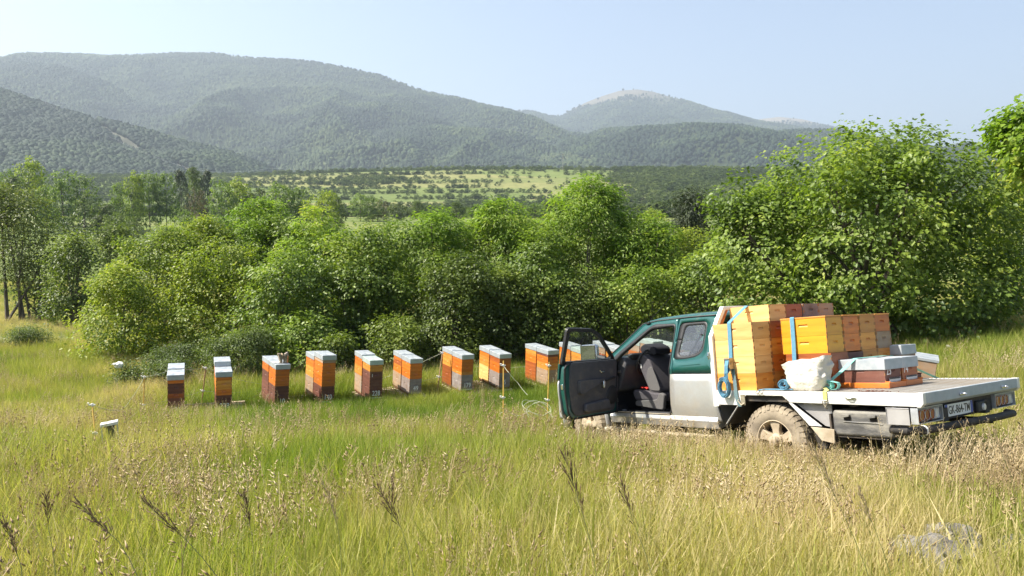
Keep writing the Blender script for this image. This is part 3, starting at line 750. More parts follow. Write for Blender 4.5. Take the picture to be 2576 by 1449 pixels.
# hedgerows and scattered trees of the far valley side, far too many to count
def valley_scatter():
    r = np.random.default_rng(77)
    protos = []
    mats = [foliage('hedgerow_foliage', [(0.0, (0.045, 0.070, 0.024)), (0.4, (0.085, 0.120, 0.036)), (0.75, (0.130, 0.170, 0.050)), (1.0, (0.190, 0.225, 0.072))], 0.25, 0.6, 0.2, inst=True)]
    for i in range(4):
        L = lobes_for(1.5, 1.2, 1.0, 14, r, 0.0, 0.2)
        me = crown('hedgerow_tree_shape', L, 420, 0.15, 0.11, mats[0], 300 + i, csize=0.05, holes=0.2)
        me.attributes.remove(me.attributes['tone']); a = me.attributes.new('var', 'FLOAT', 'POINT'); a.data.foreach_set('value', np.repeat(r.random(len(me.vertices) // 4), 4).astype(np.float32))
        protos.append(proto('hedgerow_tree_shape', me))
    n = 160000
    y = 260 * np.exp(r.random(n) * math.log(1150 / 260)); x = y * r.uniform(-0.78, 0.78, n)
    band = 1 - np.abs(2 * fbm(x / 420 + 0.15 * y / 60, y / 70, 71, 2) - 1)
    line = np.abs(((y + 0.12 * x + 40 * fbm(x / 160, y / 160, 73, 2)) / 46) % 1 - 0.5)
    dens = np.where(line < 0.10, 1.0, 0.015) * (0.30 + 1.0 * (band > 0.45)) + sstep(0.60, 0.68, fbm(x / 150, y / 70, 75, 3)) * 0.8
    dens = dens + sstep(860, 960, y) * (1 - sstep(1050, 1150, y)) * 0.6 + sstep(0.10, 0.22, x / y) * sstep(420, 700, y) * 0.9
    dens = dens + sstep(-0.3, -0.5, x / y) * sstep(400, 800, y) * 0.35
    keep = r.random(n) < np.clip(dens, 0, 1) * np.clip((y / 900), 0.15, 1.0) * 0.46
    x, y = x[keep], y[keep]; n = len(x)
    z = ground(x, y)
    pid = r.integers(0, 4, n); sc_ = r.uniform(2.0, 5.4, n) * (0.85 + 0.6 * sstep(800, 1200, y) + 0.5 * sstep(0.10, 0.25, np.abs(x / y - 0.0) * (x > 0)))
    tone = np.clip(0.4 + (fbm(x / 60, y / 60, 76, 3) - 0.5) * 0.9 + r.normal(0, 0.16, n), 0, 1)
    rot = np.zeros((n, 3)); rot[:, 2] = r.uniform(0, 6.28, n)
    scatter('hedgerows', np.stack([x, y, z - 0.2], -1), rot, sc_, tone, pid, protos, 'hedgerows, copses and scrub between the terraced fields of the far valley', 'hedgerow')
    print('valley scatter', n)
valley_scatter()

# power line over the clearing
def power_line():
    o = empty('power_line', 'power line with thin bright cables descending the dark left hill', 'power line', (0, 0, 0))
    M_CABLE = pmat('bare_cable', (0.42, 0.43, 0.44), (0.36, 0.36, 0.37), 3, 0.35, metal=0.6)
    M_WOODP = pmat('mast_timber', (0.25, 0.22, 0.2), None, 3, 0.8)
    pts = [(-960, 1580), (-720, 1400), (-470, 1180), (-330, 1050), (60, 900), (560, 860)]
    tops = []
    for x, y in pts:
        z = max(float(hz3(np.array([float(x)]), np.array([float(y)]))[0]) if y > 1000 and x < -250 else -99, float(ground(x, y)))
        tops.append(Vector((x, y, z + 17)))
        MB().tube([(x, y, z - 1), (x, y, z + 18)], 0.25, 6).box(x - 1.8, x + 1.8, y - 0.1, y + 0.1, z + 16.8, z + 17.1).build('mast', M_WOODP, o)
    for off in (-1.7, 0, 1.7):
        m = MB()
        for a, b in zip(tops[:-1], tops[1:]):
            sp = [a.lerp(b, t) + Vector((off, 0, -9 * 4 * t * (1 - t) * ((a - b).length / 300) ** 2 * 0.6)) for t in np.linspace(0, 1, 9)]
            m.tube(sp, 0.028, 3)
        m.build('cable', M_CABLE, o)
power_line()

# air: one even box of haze round everything
def haze():
    o = MB().box(-9500, 9500, -60, 11500, -8, 1650).build('haze', None)
    m = bpy.data.materials.new('haze_air'); m.use_nodes = True; nt = m.node_tree; nt.nodes.clear()
    out = nt.nodes.new('ShaderNodeOutputMaterial'); v = nt.nodes.new('ShaderNodeVolumePrincipled')
    v.inputs['Color'].default_value = (0.74, 0.87, 1.0, 1); v.inputs['Density'].default_value = 1.45e-4; v.inputs['Anisotropy'].default_value = 0.25
    nt.links.new(v.outputs[0], out.inputs['Volume'])
    o.data.materials.append(m)
    tag(o, 'thin bluish summer haze filling the valley air', 'haze', kind='stuff')
haze()
# ================================================================== TRUCK PLACEMENT (needed by the grass too)
TR = Matrix(((0.57007, 0.81954, -0.05815), (-0.80581, 0.57152, 0.15499), (0.16026, -0.0415, 0.9862)))
TT = Vector((2.6778, 7.5828, -2.1504))
TM = Matrix.Translation(TT) @ TR.to_4x4()
TMI = TM.inverted()
def truck_xy(x, y, z):
    d = np.stack([x - TT.x, y - TT.y, z - TT.z], -1)
    return d @ np.array(TR)          # rows of R^T applied

# hive pairs: lid top centre x, y, z, yaw, tilt x, tilt y, total height (front hive of each pair)
HF = {
 'a': (-6.62, 14.72, -2.790, 0.40, 0.027, 0.028, 0.86), 'c': (-5.69, 14.74, -2.735, 0.40, 0.021, 0.025, 0.84),
 'e': (-4.94, 15.91, -2.801, 0.56, 0.028, 0.056, 0.95), 'g': (-4.03, 16.17, -2.647, 0.58, 0.04, 0.052, 1.075),
 'i': (-3.08, 16.57, -2.824, 0.50, 0.031, 0.038, 0.90), 'k': (-2.27, 17.07, -2.879, 0.50, 0.03, 0.044, 0.84),
 'm': (-1.125, 17.25, -2.817, 0.50, 0.033, 0.029, 0.87), 'o': (-0.27, 17.58, -2.850, 0.48, 0.04, 0.026, 0.83),
 'q': (0.87, 18.22, -2.872, 0.50, 0.021, 0.012, 0.89), 't': (1.72, 18.35, -2.880, 0.48, 0.03, 0.0, 0.90),
 'v': (2.60, 18.55, -2.880, 0.49, 0.04, -0.01, 0.90), 'y': (3.52, 18.92, -2.760, 0.46, 0.02, 0.0, 1.02), 'z': (4.15, 19.3, -2.93, 0.46, 0.02, 0.0, 0.86), 'w': (5.05, 19.6, -2.93, 0.46, 0.02, 0.0, 0.86),
}

# ================================================================== GRASS
STRAW = [(0.0, (0.080, 0.142, 0.018)), (0.25, (0.165, 0.228, 0.032)), (0.5, (0.280, 0.305, 0.060)), (0.75, (0.390, 0.345, 0.125)), (1.0, (0.560, 0.460, 0.260))]
M_GRASS = foliage('meadow_grass_blades', STRAW, 0.42, 0.55, 0.3, inst=True)
M_SEED = foliage('ripe_seed_heads', [(0.0, (0.240, 0.160, 0.085)), (0.35, (0.390, 0.285, 0.165)), (0.7, (0.520, 0.420, 0.250)), (1.0, (0.630, 0.520, 0.350))], 0.25, 0.6, 0.3, inst=True)
def blades(r, n, R, h0, h1, wd, bend=0.35, tipvar=0.5, segs=3):
    V = []; F4 = []; F3 = []; A = []
    for i in range(n):
        a = r.uniform(0, 6.283); q = R * math.sqrt(r.random()); bx, by = q * math.cos(a), q * math.sin(a)
        h = r.uniform(h0, h1); d = r.uniform(0, 6.283); bd = abs(r.normal(0, bend)) + 0.05; t0 = r.uniform(0, 6.283)
        w_ = wd * r.uniform(0.6, 1.3); b = len(V); va = r.random() * 0.7
        ca, sa = math.cos(t0) * w_, math.sin(t0) * w_
        for s in range(segs):
            t = s / segs; off = bd * h * t * t; ww = 1 - 0.6 * t
            x, y, z = bx + math.cos(d) * off, by + math.sin(d) * off, h * t * (1 - 0.25 * bd * t)
            V += [(x - ca * ww, y - sa * ww, z), (x + ca * ww, y + sa * ww, z)]; A += [va + tipvar * t * 0.6] * 2
        off = bd * h; V.append((bx + math.cos(d) * off, by + math.sin(d) * off, h * (1 - 0.25 * bd))); A.append(va + tipvar)
        for s in range(segs - 1): F4.append((b + 2 * s, b + 2 * s + 1, b + 2 * s + 3, b + 2 * s + 2))
        e = b + 2 * (segs - 1); F3.append((e, e + 1, b + 2 * segs))
    return V, F4, F3, A
def spikelet(V, F3, A, p, d, L, w_, r, va):
    d = Vector(d).normalized(); s = d.cross(Vector((r.normal(), r.normal(), r.normal()))).normalized(); u = d.cross(s)
    b = len(V); p = Vector(p)
    V += [tuple(p), tuple(p + d * L * 0.4 + s * w_), tuple(p + d * L * 0.45 + u * w_ * 0.8), tuple(p + d * L * 0.4 - s * w_), tuple(p + d * L)]
    A += [va] * 5
    F3 += [(b, b + 1, b + 2), (b, b + 2, b + 3), (b, b + 3, b + 1), (b + 4, b + 2, b + 1), (b + 4, b + 3, b + 2), (b + 4, b + 1, b + 3)]
def seed_tuft(r, nst, h0, h1, R, droop=0.5, nsp=13, sp=0.017, spw=0.0013, stemw=0.0011):
    V, F4, F3, A = [], [], [], []
    for i in range(nst):
        a = r.uniform(0, 6.283); q = R * math.sqrt(r.random()); base = Vector((q * math.cos(a), q * math.sin(a), 0))
        h = r.uniform(h0, h1); d = r.uniform(0, 6.283); dd = Vector((math.cos(d), math.sin(d), 0)); bd = abs(r.normal(0.12, 0.12)); va = r.random() * 0.8
        pts = [base + dd * (bd * h * t * t) + Vector((0, 0, h * t)) for t in (0, 0.35, 0.7, 1.0)]
        b = len(V); wv = Vector((-math.sin(d + 1), math.cos(d + 1), 0)) * stemw; wu = Vector((wv.y, -wv.x, 0))
        for p in pts: V += [tuple(p - wv), tuple(p + wv)]; A += [0.75] * 2
        for s in range(3): F4.append((b + 2 * s, b + 2 * s + 1, b + 2 * s + 3, b + 2 * s + 2))
        side = dd if r.random() < 0.7 else -dd
        for k in range(nsp):
            t = 0.70 + 0.30 * (k + r.random()) / nsp
            p = base + dd * (bd * h * t * t) + Vector((0, 0, h * t))
            dr = side * r.uniform(0.2, 0.9) + Vector((r.normal(0, 0.25), r.normal(0, 0.25), r.uniform(0.9, 1.4) - droop * r.uniform(0, 1.2)))
            dr.normalize(); arm = r.uniform(0.3, 1.1) * sp
            p2 = p + dr * arm
            b2 = len(V); V += [tuple(p), tuple(p + Vector((stemw, stemw, 0))), tuple(p2)]; A += [0.6] * 3; F3.append((b2, b2 + 1, b2 + 2))
            spikelet(V, F3, A, p2, dr + Vector((0, 0, -0.25 * droop)), sp * r.uniform(0.8, 1.3), spw * r.uniform(0.8, 1.3), r, va + r.normal(0, 0.1))
    return V, F4, F3, A
rg = np.random.default_rng(5)
GP = []
def gproto(nm, data, mat):
    V, F4, F3, A = data
    return proto(nm, np_mesh(nm, V, F4 if F4 else None, F3, mat=mat, attrs=dict(var=np.clip(np.array(A), 0, 1))))
for i in range(4): GP.append(gproto('grass_tuft', blades(rg, 44, 0.11, 0.14, 0.34, 0.0021, 0.4), M_GRASS))       # 0-3 short
for i in range(4): GP.append(gproto('tall_grass_tuft', blades(rg, 30, 0.10, 0.26, 0.50, 0.0020, (0.28, 0.28, 0.55, 0.95)[i], 0.9, 4), M_GRASS))   # 4-7 tall
for i in range(3): GP.append(gproto('wide_grass_tuft', blades(rg, 60, 0.34, 0.20, 0.50, 0.0065, 0.35, 0.7, 2), M_GRASS))  # 8-10 far
GP.append(gproto('broad_leaf_weed', blades(rg, 16, 0.07, 0.07, 0.20, 0.011, 0.7, 0.1, 4), M_GRASS))   # 11
SP = []
for i in range(4): SP.append(gproto('seed_grass', seed_tuft(rg, 6, 0.40, 0.62, 0.12, 0.5), M_SEED))
for i in range(3): SP.append(gproto('oat_grass', seed_tuft(rg, 7, 0.36, 0.60, 0.13, 0.2, 14, 0.014, 0.0012), M_SEED))
for i in range(2): SP.append(gproto('far_seed_grass', seed_tuft(rg, 14, 0.34, 0.54, 0.32, 0.6, 6, 0.040, 0.005, 0.002), M_SEED))

def wedge(n, y0, y1, m=1.3):
    y = np.sqrt(rg.uniform(y0 ** 2, y1 ** 2, n)); x = rg.uniform(-1, 1, n) * (y * 0.79 + m)
    return x, y
def tilt_ground(n, amt=0.12, lean=(0.0, 0.0)):
    r_ = rg.normal(0, amt, (n, 3)); r_[:, 0] += lean[0]; r_[:, 1] += lean[1]; r_[:, 2] = rg.uniform(0, 6.283, n); return r_
def masks(x, y):
    z = ground(x, y); t = truck_xy(x, y, z)
    under = (t[:, 0] > -3.9) & (t[:, 0] < 1.5) & (t[:, 1] > 0.0) & (t[:, 1] < 1.8)
    hv = np.zeros(len(x), bool); nearhv = np.zeros(len(x), bool)
    for (hx, hy, _, yaw, *_r) in HF.values():
        for k in (0, 1):
            cx, cy = hx - math.sin(yaw) * 0.57 * k, hy + math.cos(yaw) * 0.57 * k
            u = (x - cx) * math.cos(yaw) + (y - cy) * math.sin(yaw); v = -(x - cx) * math.sin(yaw) + (y - cy) * math.cos(yaw)
            hv |= (np.abs(u) < 0.22) & (np.abs(v) < 0.36)
        nearhv |= ((x - hx) ** 2 + (y - hy) ** 2) < 0.8
    return z, under, hv, nearhv
def tone_at(x, y, n):
    t = 0.42 + 1.0 * (fbm(x / 1.7, y / 2.6, 7, 4) - 0.5) + 0.5 * (fbm(x / 7, y / 9, 17, 2) - 0.5)
    green = np.exp(-(((x + 0.3) / 4.5) ** 2 + ((y - 15.0) / 4.0) ** 2)) * 0.30
    dry = sstep(-4, -9, x) * sstep(9, 13, y) * 0.22 + sstep(1.0, 4, x) * sstep(4.2, 7, y) * 0.14 + sstep(26, 40, y) * 0.10
    lush = sstep(2.0, 3.2, x) * (1 - sstep(5.5, 7, y)) * 0.14
    return np.clip(t - green + dry - lush + rg.normal(0, 0.10, n), 0, 1)

# dense meadow sward
xs_, ys_, pid_, sc_ = [], [], [], []
for (y0, y1, dens, kinds, s0, s1) in [(1.3, 6, 210, (0, 8), 0.8, 1.25), (6, 12, 150, (0, 8), 0.85, 1.35), (12, 26, 75, (0, 8), 0.95, 1.6), (22, 78, 9, (8, 11), 0.9, 1.5)]:
    n = int(dens * 0.79 * (y1 ** 2 - y0 ** 2) + dens * 2.6 * (y1 - y0))
    x, y = wedge(n, y0, y1)
    p = rg.integers(kinds[0], kinds[1], n); s = rg.uniform(s0, s1, n)
    xs_.append(x); ys_.append(y); pid_.append(p); sc_.append(s)
x = np.concatenate(xs_); y = np.concatenate(ys_); p = np.concatenate(pid_); s = np.concatenate(sc_)
z, under, hv, nearhv = masks(x, y)
mown = np.exp(-(((x + 0.5) / 6.0) ** 2 + ((y - 14.6) / 3.2) ** 2))
tall = fbm(x / 1.3, y / 1.3, 27, 3)
s = s * (0.66 + 0.50 * tall) * (1 - 0.36 * mown) * (1 - 0.18 * sstep(6.5, 10, y) * (1 - sstep(20, 26, y)))
s = np.where(under, s * 0.6, s)
tl = truck_xy(x, y, z)
s = s * (1 - 0.42 * ((tl[:, 0] > -4.2) & (tl[:, 0] < -0.6) & (tl[:, 1] > -1.6) & (tl[:, 1] < 0.3)))
s = s * np.where(nearhv & (y < 20), 0.84, 1.0)
for cx_, cy_, cr_, cf_ in ((-4.95, 9.3, 0.9, 0.28), (-4.5, 8.5, 0.6, 0.5), (2.3, 4.0, 0.30, 0.5), (2.7, 4.1, 0.3, 0.5), (3.05, 4.3, 0.3, 0.5), (2.15, 3.6, 0.3, 0.7), (-0.15, 11.9, 0.5, 0.6), (0.55, 12.3, 0.6, 0.6), (-6.7, 14.0, 0.5, 0.75)):
    s = s * np.where((x - cx_) ** 2 + (y - cy_) ** 2 < cr_ ** 2, cf_, 1.0)
keep = ~hv & ~((y > 20.5) & (y < 26) & (x > -8.5) & (x < 9) & (rg.random(len(x)) < 0.4))
x, y, z, p, s, mown = x[keep], y[keep], z[keep], p[keep], s[keep], mown[keep]
p = np.where((p < 8) & (p > 3) & (rg.random(len(x)) < mown * 0.8), p - 4, p)
n = len(x); print('grass tufts', n)
p = np.where((p < 8) & (rg.random(n) < 0.05 * (fbm(x / 0.8, y / 0.8, 57, 2) > 0.5)), 11, p)
scatter('meadow_grass', np.stack([x, y, z - 0.02], -1), tilt_ground(n), s, tone_at(x, y, n), p, GP, 'knee high hay meadow grass, green to straw coloured', 'grass')

# ripe seed heads above the sward
xs_, ys_, pid_, sc_ = [], [], [], []
for (y0, y1, dens, kinds) in [(1.6, 6, 30, (0, 7)), (6, 12, 25, (0, 7)), (12, 24, 9, (0, 7)), (18, 60, 2.2, (7, 9))]:
    n = int(dens * 0.79 * (y1 ** 2 - y0 ** 2) + dens * 2.6 * (y1 - y0))
    x, y = wedge(n, y0, y1); xs_.append(x); ys_.append(y); pid_.append(rg.integers(kinds[0], kinds[1], n)); sc_.append(rg.uniform(0.75, 1.15, n))
# thick fringe along the truck, where the wheels left the grass standing
tx = rg.uniform(-2.5, 2.6, 1100); ty = -np.abs(rg.normal(0.05, 0.42, 1100)) - 0.02
tx2 = rg.uniform(1.55, 3.0, 380); ty2 = rg.uniform(-0.5, 2.4, 380)
q = np.concatenate([np.stack([tx, ty], -1), np.stack([tx2, ty2], -1)])
wx = TT.x + q[:, 0] * TR[0][0] + q[:, 1] * TR[0][1]; wy = TT.y + q[:, 0] * TR[1][0] + q[:, 1] * TR[1][1]
cq = np.stack([rg.normal(2.0, 0.28, 70), rg.normal(0.25, 0.42, 70)], -1)
wx = np.concatenate([wx, TT.x + cq[:, 0] * TR[0][0] + cq[:, 1] * TR[0][1]]); wy = np.concatenate([wy, TT.y + cq[:, 0] * TR[1][0] + cq[:, 1] * TR[1][1]])
xs_.append(wx); ys_.append(wy); pid_.append(rg.integers(0, 7, len(wx))); sc_.append(np.concatenate([rg.uniform(0.5, 0.86, len(wx) - 70), rg.uniform(1.1, 1.4, 70)]))
# fringe in front of the leftmost hives
fx = rg.uniform(-7.2, -4.9, 200); fy = 13.75 + (fx + 7.3) * 0.33 + rg.normal(0, 0.15, 200)
xs_.append(fx); ys_.append(fy); pid_.append(rg.integers(0, 7, 200)); sc_.append(rg.uniform(0.5, 0.72, 200))
x = np.concatenate(xs_); y = np.concatenate(ys_); p = np.concatenate(pid_); s = np.concatenate(sc_)
z, under, hv, nearhv = masks(x, y)
mown = np.clip(1.5 * np.exp(-(((x + 1.5) / 5.6) ** 2 + ((y - 14.8) / 3.2) ** 2)), 0, 1)
cl = fbm(x / 0.9, y / 0.9, 37, 3)
cl = cl - 0.035
rgt = sstep(0.5, 2.0, x) * (1 - sstep(7.5, 9, y))
keep = ~hv & ~under & ~(((x + 5.2) ** 2 + (y - 9.1) ** 2) < 1.3) & ~(((x - 2.6) ** 2 + (y - 4.0) ** 2) < 0.35) & (rg.random(len(x)) > mown * 0.93) & ((rg.random(len(x)) < sstep(0.38, 0.62, cl) * (0.75 + 0.25 * rgt) + 0.07 + 0.12 * rgt) | (np.arange(len(x)) > len(x) - 1750))
x, y, z, p, s = x[keep], y[keep], z[keep], p[keep], s[keep]; n = len(x); print('seed heads', n)
tn = np.clip(0.55 + (fbm(x / 0.8, y / 0.8, 47, 3) - 0.5) * 1.3 + rg.normal(0, 0.14, n) - 0.12 * (p < 4), 0, 1)
scatter('seed_head_grass', np.stack([x, y, z - 0.02], -1), tilt_ground(n, 0.10, (0, 0)), s, tn, p, SP, 'ripe tan and pinkish seed heads standing above the meadow', 'seed grass')

# a few tiny yellow flowers and leafy weeds in the sward
def tiny():
    M = pmat('yellow_petals', (0.75, 0.6, 0.03), None, 5, 0.6)
    m = MB(); r = random.Random(3)
    for i in range(170):
        y = r.uniform(3.0, 6.5); x = r.uniform(-0.66, 0.66) * y; z = float(ground(x, y)) + r.uniform(0.16, 0.34)
        for k in range(3):
            a = r.uniform(0, 6.28); e = 0.007
            m.add([(x, y, z), (x + e * math.cos(a), y + e * math.sin(a), z + 0.004), (x + e * math.cos(a + 1.3), y + e * math.sin(a + 1.3), z + 0.004)], [(0, 1, 2)])
    tag(m.build('trefoil_flowers', M), 'tiny yellow flowers scattered low in the grass', 'flowers', kind='stuff')
tiny()
# ================================================================== HIVE KIT
M_W = {
 'pale': wood('pale_pine_boards', (0.70, 0.44, 0.165), (0.56, 0.30, 0.085), 0.55, 0.05, (0.5, 0.36, 0.2)),
 'honey': wood('honey_pine_boards', (0.66, 0.285, 0.045), (0.46, 0.15, 0.018), 0.5, 0.2, (0.4, 0.24, 0.12), glaze=0.2),
 'yellow': wood('golden_oiled_boards', (0.62, 0.285, 0.012), (0.50, 0.20, 0.006), 0.42, 0.0, (0.5, 0.3, 0.1), glaze=0.35),
 'orange': wood('orange_oiled_boards', (0.62, 0.175, 0.016), (0.42, 0.088, 0.007), 0.48, 0.30, (0.24, 0.12, 0.06), glaze=0.25),
 'rust': wood('red_brown_oiled_boards', (0.36, 0.095, 0.020), (0.21, 0.045, 0.009), 0.5, 0.2, (0.15, 0.08, 0.05), glaze=0.2),
 'brown': wood('dark_brown_stained_boards', (0.155, 0.055, 0.035), (0.085, 0.028, 0.018), 0.6, 0.25, (0.20, 0.12, 0.09)),
 'tan': wood('weathered_tan_boards', (0.40, 0.25, 0.13), (0.26, 0.14, 0.06), 0.75, 0.7, (0.30, 0.26, 0.21)),
 'grey': wood('weathered_grey_brown_boards', (0.19, 0.13, 0.095), (0.10, 0.065, 0.045), 0.8, 0.8, (0.30, 0.27, 0.25)),
 'pallet': wood('pallet_timber', (0.52, 0.41, 0.27), (0.36, 0.26, 0.16), 0.85, 0.5, (0.42, 0.37, 0.3)),
}
M_LID = pmat('galvanised_lid_sheet', (0.45, 0.485, 0.50), (0.36, 0.395, 0.41), 9, 0.42, metal=0.35, bmp=0.1, dirt=(0.42, 0.42, 0.38), dirt_amt=0.25)
M_LIDG = pmat('green_grey_painted_lid_sheet', (0.42, 0.49, 0.445), (0.35, 0.42, 0.38), 9, 0.45, metal=0.2, bmp=0.1, dirt=(0.4, 0.42, 0.36), dirt_amt=0.3)
M_LIDD = pmat('dull_zinc_lid_sheet', (0.40, 0.44, 0.46), (0.30, 0.34, 0.37), 11, 0.5, metal=0.35, bmp=0.12, dirt=(0.5, 0.5, 0.48), dirt_amt=0.35)
M_WHITE = pmat('white_stencil_paint', (0.82, 0.82, 0.78), (0.7, 0.7, 0.66), 40, 0.7)
M_ZINC = pmat('zinc_entrance_grille', (0.62, 0.64, 0.64), (0.5, 0.52, 0.53), 20, 0.4, metal=0.5)
M_DARKW = pmat('end_grain', (0.36, 0.17, 0.055), (0.24, 0.10, 0.03), 60, 0.7)
M_BLACK = pmat('black_slot', (0.012, 0.010, 0.009), None, 5, 0.9)
HW, HD = 0.29, 0.52          # outer width and depth of the narrow six frame hive
_bm_cache = {}
def box_mesh(w, d, h, mat):
    """open framed hive box: four boards, a recessed hand grip milled in each, finger jointed corners"""
    key = (round(w, 3), round(d, 3), round(h, 3), mat)
    if key in _bm_cache: return _bm_cache[key]
    mb = MB()
    def side(M, L, gw):
        # board in local (u, n, z): u along, n outward
        gz0, gz1 = h * 0.52, h * 0.52 + 0.028
        us = [-L / 2, -gw / 2, gw / 2, L / 2]; zs = [0, gz0, gz1, h]
        vs = []; fs = []
        for z in zs:
            for u in us: vs.append((u, 0, z))
        for i in range(3):
            for j in range(3):
                if (i, j) == (1, 1): continue
                fs.append((i * 4 + j, i * 4 + j + 1, (i + 1) * 4 + j + 1, (i + 1) * 4 + j))
        b = len(vs)
        vs += [(-gw / 2 + 0.006, -0.015, gz1 - 0.001), (gw / 2 - 0.006, -0.015, gz1 - 0.001), (gw / 2 - 0.004, -0.004, gz0 + 0.004), (-gw / 2 + 0.004, -0.004, gz0 + 0.004)]
        fs += [(b, b + 1, b + 2, b + 3), (5, 6, b + 2, b + 3), (10, 9, b, b + 1), (9, 5, b + 3, b), (6, 10, b + 1, b + 2)]
        mb.add([M @ Vector(v) for v in vs], fs)
    for ang, L, dist in ((0, w, d / 2), (180, w, d / 2), (90, d, w / 2), (270, d, w / 2)):
        R = Matrix.Rotation(rad(ang), 4, 'Z') @ Matrix.Translation((0, -dist, 0)) @ Matrix.Scale(-1, 4, (0, 1, 0))
        side(R, L, 0.085 if L == w else 0.11)
    mb.add([(-w / 2, -d / 2, h), (w / 2, -d / 2, h), (w / 2, d / 2, h), (-w / 2, d / 2, h)], [(0, 1, 2, 3)])
    mb.add([(-w / 2, -d / 2, 0), (w / 2, -d / 2, 0), (w / 2, d / 2, 0), (-w / 2, d / 2, 0)], [(3, 2, 1, 0)])
    me = bpy.data.meshes.new('hive_box'); me.from_pydata(mb.v, [], mb.f); me.materials.append(M_W[mat])
    bm = bmesh.new(); bm.from_mesh(me); bmesh.ops.remove_doubles(bm, verts=bm.verts, dist=1e-5); bmesh.ops.recalc_face_normals(bm, faces=bm.faces); bm.to_mesh(me); bm.free()
    # finger joints
    jb = MB(); n = max(3, int(round(h / 0.034))); e = 0.0012; t = 0.022
    for k in range(0, n):
        if k % 2: continue
        z0, z1 = h * k / n, h * (k + 1) / n
        for sx in (-1, 1):
            for sy in (-1, 1):
                xa, xb = sorted((sx * (w / 2 + e), sx * (w / 2 - t * 0.75))); ya, yb = sorted((sy * (d / 2 + e), sy * (d / 2 - 0.003)))
                jb.box(xa, xb, ya, yb, z0 + 0.004, z1 - 0.004)
    jm = bpy.data.meshes.new('corner_joints'); jm.from_pydata(jb.v, [], jb.f); jm.materials.append(M_DARKW)
    _bm_cache[key] = (me, jm)
    return me, jm
_lid_cache = {}
def lid_mesh(mat, w=0.31, d=0.55, h=0.105):
    key = (mat.name, w, d, h)
    if key not in _lid_cache:
        mb = MB(); b = 0.004
        mb.box(-w / 2, w / 2, -d / 2, d / 2, -h, 0)
        me = bpy.data.meshes.new('lid'); me.from_pydata(mb.v, [], mb.f); me.materials.append(mat)
        bm = bmesh.new(); bm.from_mesh(me); bmesh.ops.recalc_face_normals(bm, faces=bm.faces)
        bmesh.ops.bevel(bm, geom=list(bm.edges), offset=0.004, segments=1, affect='EDGES')
        # slightly dented sheet top
        bmesh.ops.subdivide_edges(bm, edges=[e for e in bm.edges if abs(e.calc_length() - w) < 0.03 or abs(e.calc_length() - d) < 0.03], cuts=3, use_grid_fill=True)
        for v in bm.verts:
            if v.co.z > -0.001 and abs(v.co.x) < w / 2 - 0.02 and abs(v.co.y) < d / 2 - 0.02: v.co.z += 0.004 * math.sin(v.co.x * 31 + v.co.y * 17)
        bm.to_mesh(me); bm.free()
        _lid_cache[key] = me
    return _lid_cache[key]

def hive(label, top, yaw, tx, ty, Ht, boxes, number=None, lid=None, group='wooden beehives standing in pairs below the hedge', floor='brown', grille=False, small=None, scale=1.0):
    """boxes: top to bottom list of (height, wood); they are fitted to the measured height"""
    tot = sum(b[0] for b in boxes) + 0.075
    z = -0.085
    o = empty('beehive', label, 'beehive', group=group)
    R = Matrix.Rotation(yaw, 4, 'Z') @ Matrix.Rotation(tx, 4, 'X') @ Matrix.Rotation(ty, 4, 'Y')
    H = Ht
    o.matrix_world = Matrix.Translation(Vector(top)) @ R @ Matrix.Translation((0, 0, -H))
    mobj('lid', lid_mesh(lid or M_LID), o, (0, 0, H))
    zz = H - 0.030
    k = (H - 0.030 - 0.045) / sum(b[0] for b in boxes)
    rr = random.Random(int(abs(top[0]) * 1000))
    for i, (h, wd) in enumerate(boxes):
        hh = h * k; zz -= hh
        me, jm = box_mesh(HW, HD, round(hh, 2), wd)
        last = i == len(boxes) - 1
        b = mobj('brood_box' if last else 'super', me, o, (rr.uniform(-.003, .003), rr.uniform(-.004, .004), zz)); b.rotation_euler[2] = rr.uniform(-0.008, 0.008)
        b.scale[2] = hh / round(hh, 2)
        mobj('corner_joints', jm, b)['kind'] = 'stuff'
        if last and number: 
            nm = mobj('number', text_mesh(number, 0.135, M_WHITE), b, (0.01, -HD / 2 - 0.002, 0.115)); nm.rotation_euler = (rad(90), 0, 0); nm.scale = (0.9, 1.15, 1)
        if small and i == small[1]:
            nm = mobj('number', text_mesh(small[0], 0.10, M_WHITE), b, (-0.09, -HD / 2 - 0.002, hh * 0.55)); nm.rotation_euler = (rad(90), 0, 0)
    fl = MB().box(-HW / 2, HW / 2, -HD / 2 - 0.02, HD / 2, 0, 0.045).build('floor_board', M_W[floor], o, bevel=0.002)
    if grille:
        g = MB().box(-0.125, 0.125, -HD / 2 - 0.008, -HD / 2 - 0.003, 0.050, 0.078)
        g.build('entrance_grille', M_ZINC, o)
        t = MB()
        for q in range(14): t.box(-0.117 + q * 0.018, -0.112 + q * 0.018, -HD / 2 - 0.011, -HD / 2 - 0.0085, 0.052, 0.066)
        t.build('grille_slots', M_BLACK, o)['kind'] = 'stuff'
    return o
O_, R_, B_, G_, T_, Y_, P_ = 'orange', 'rust', 'brown', 'grey', 'tan', 'honey', 'pale'
def pair(key, front, back, dz, lblf, lblb):
    x, y, z, yaw, tx, ty, Ht = HF[key]
    hive(lblf, (x, y, z), yaw, tx, ty, Ht, **front)
    bx, by = x - math.sin(yaw) * 0.565, y + math.cos(yaw) * 0.565
    bz = z + math.tan(tx) * 0.565 + dz
    hive(lblb, (bx, by, bz), yaw, tx, ty, Ht + dz, **back)
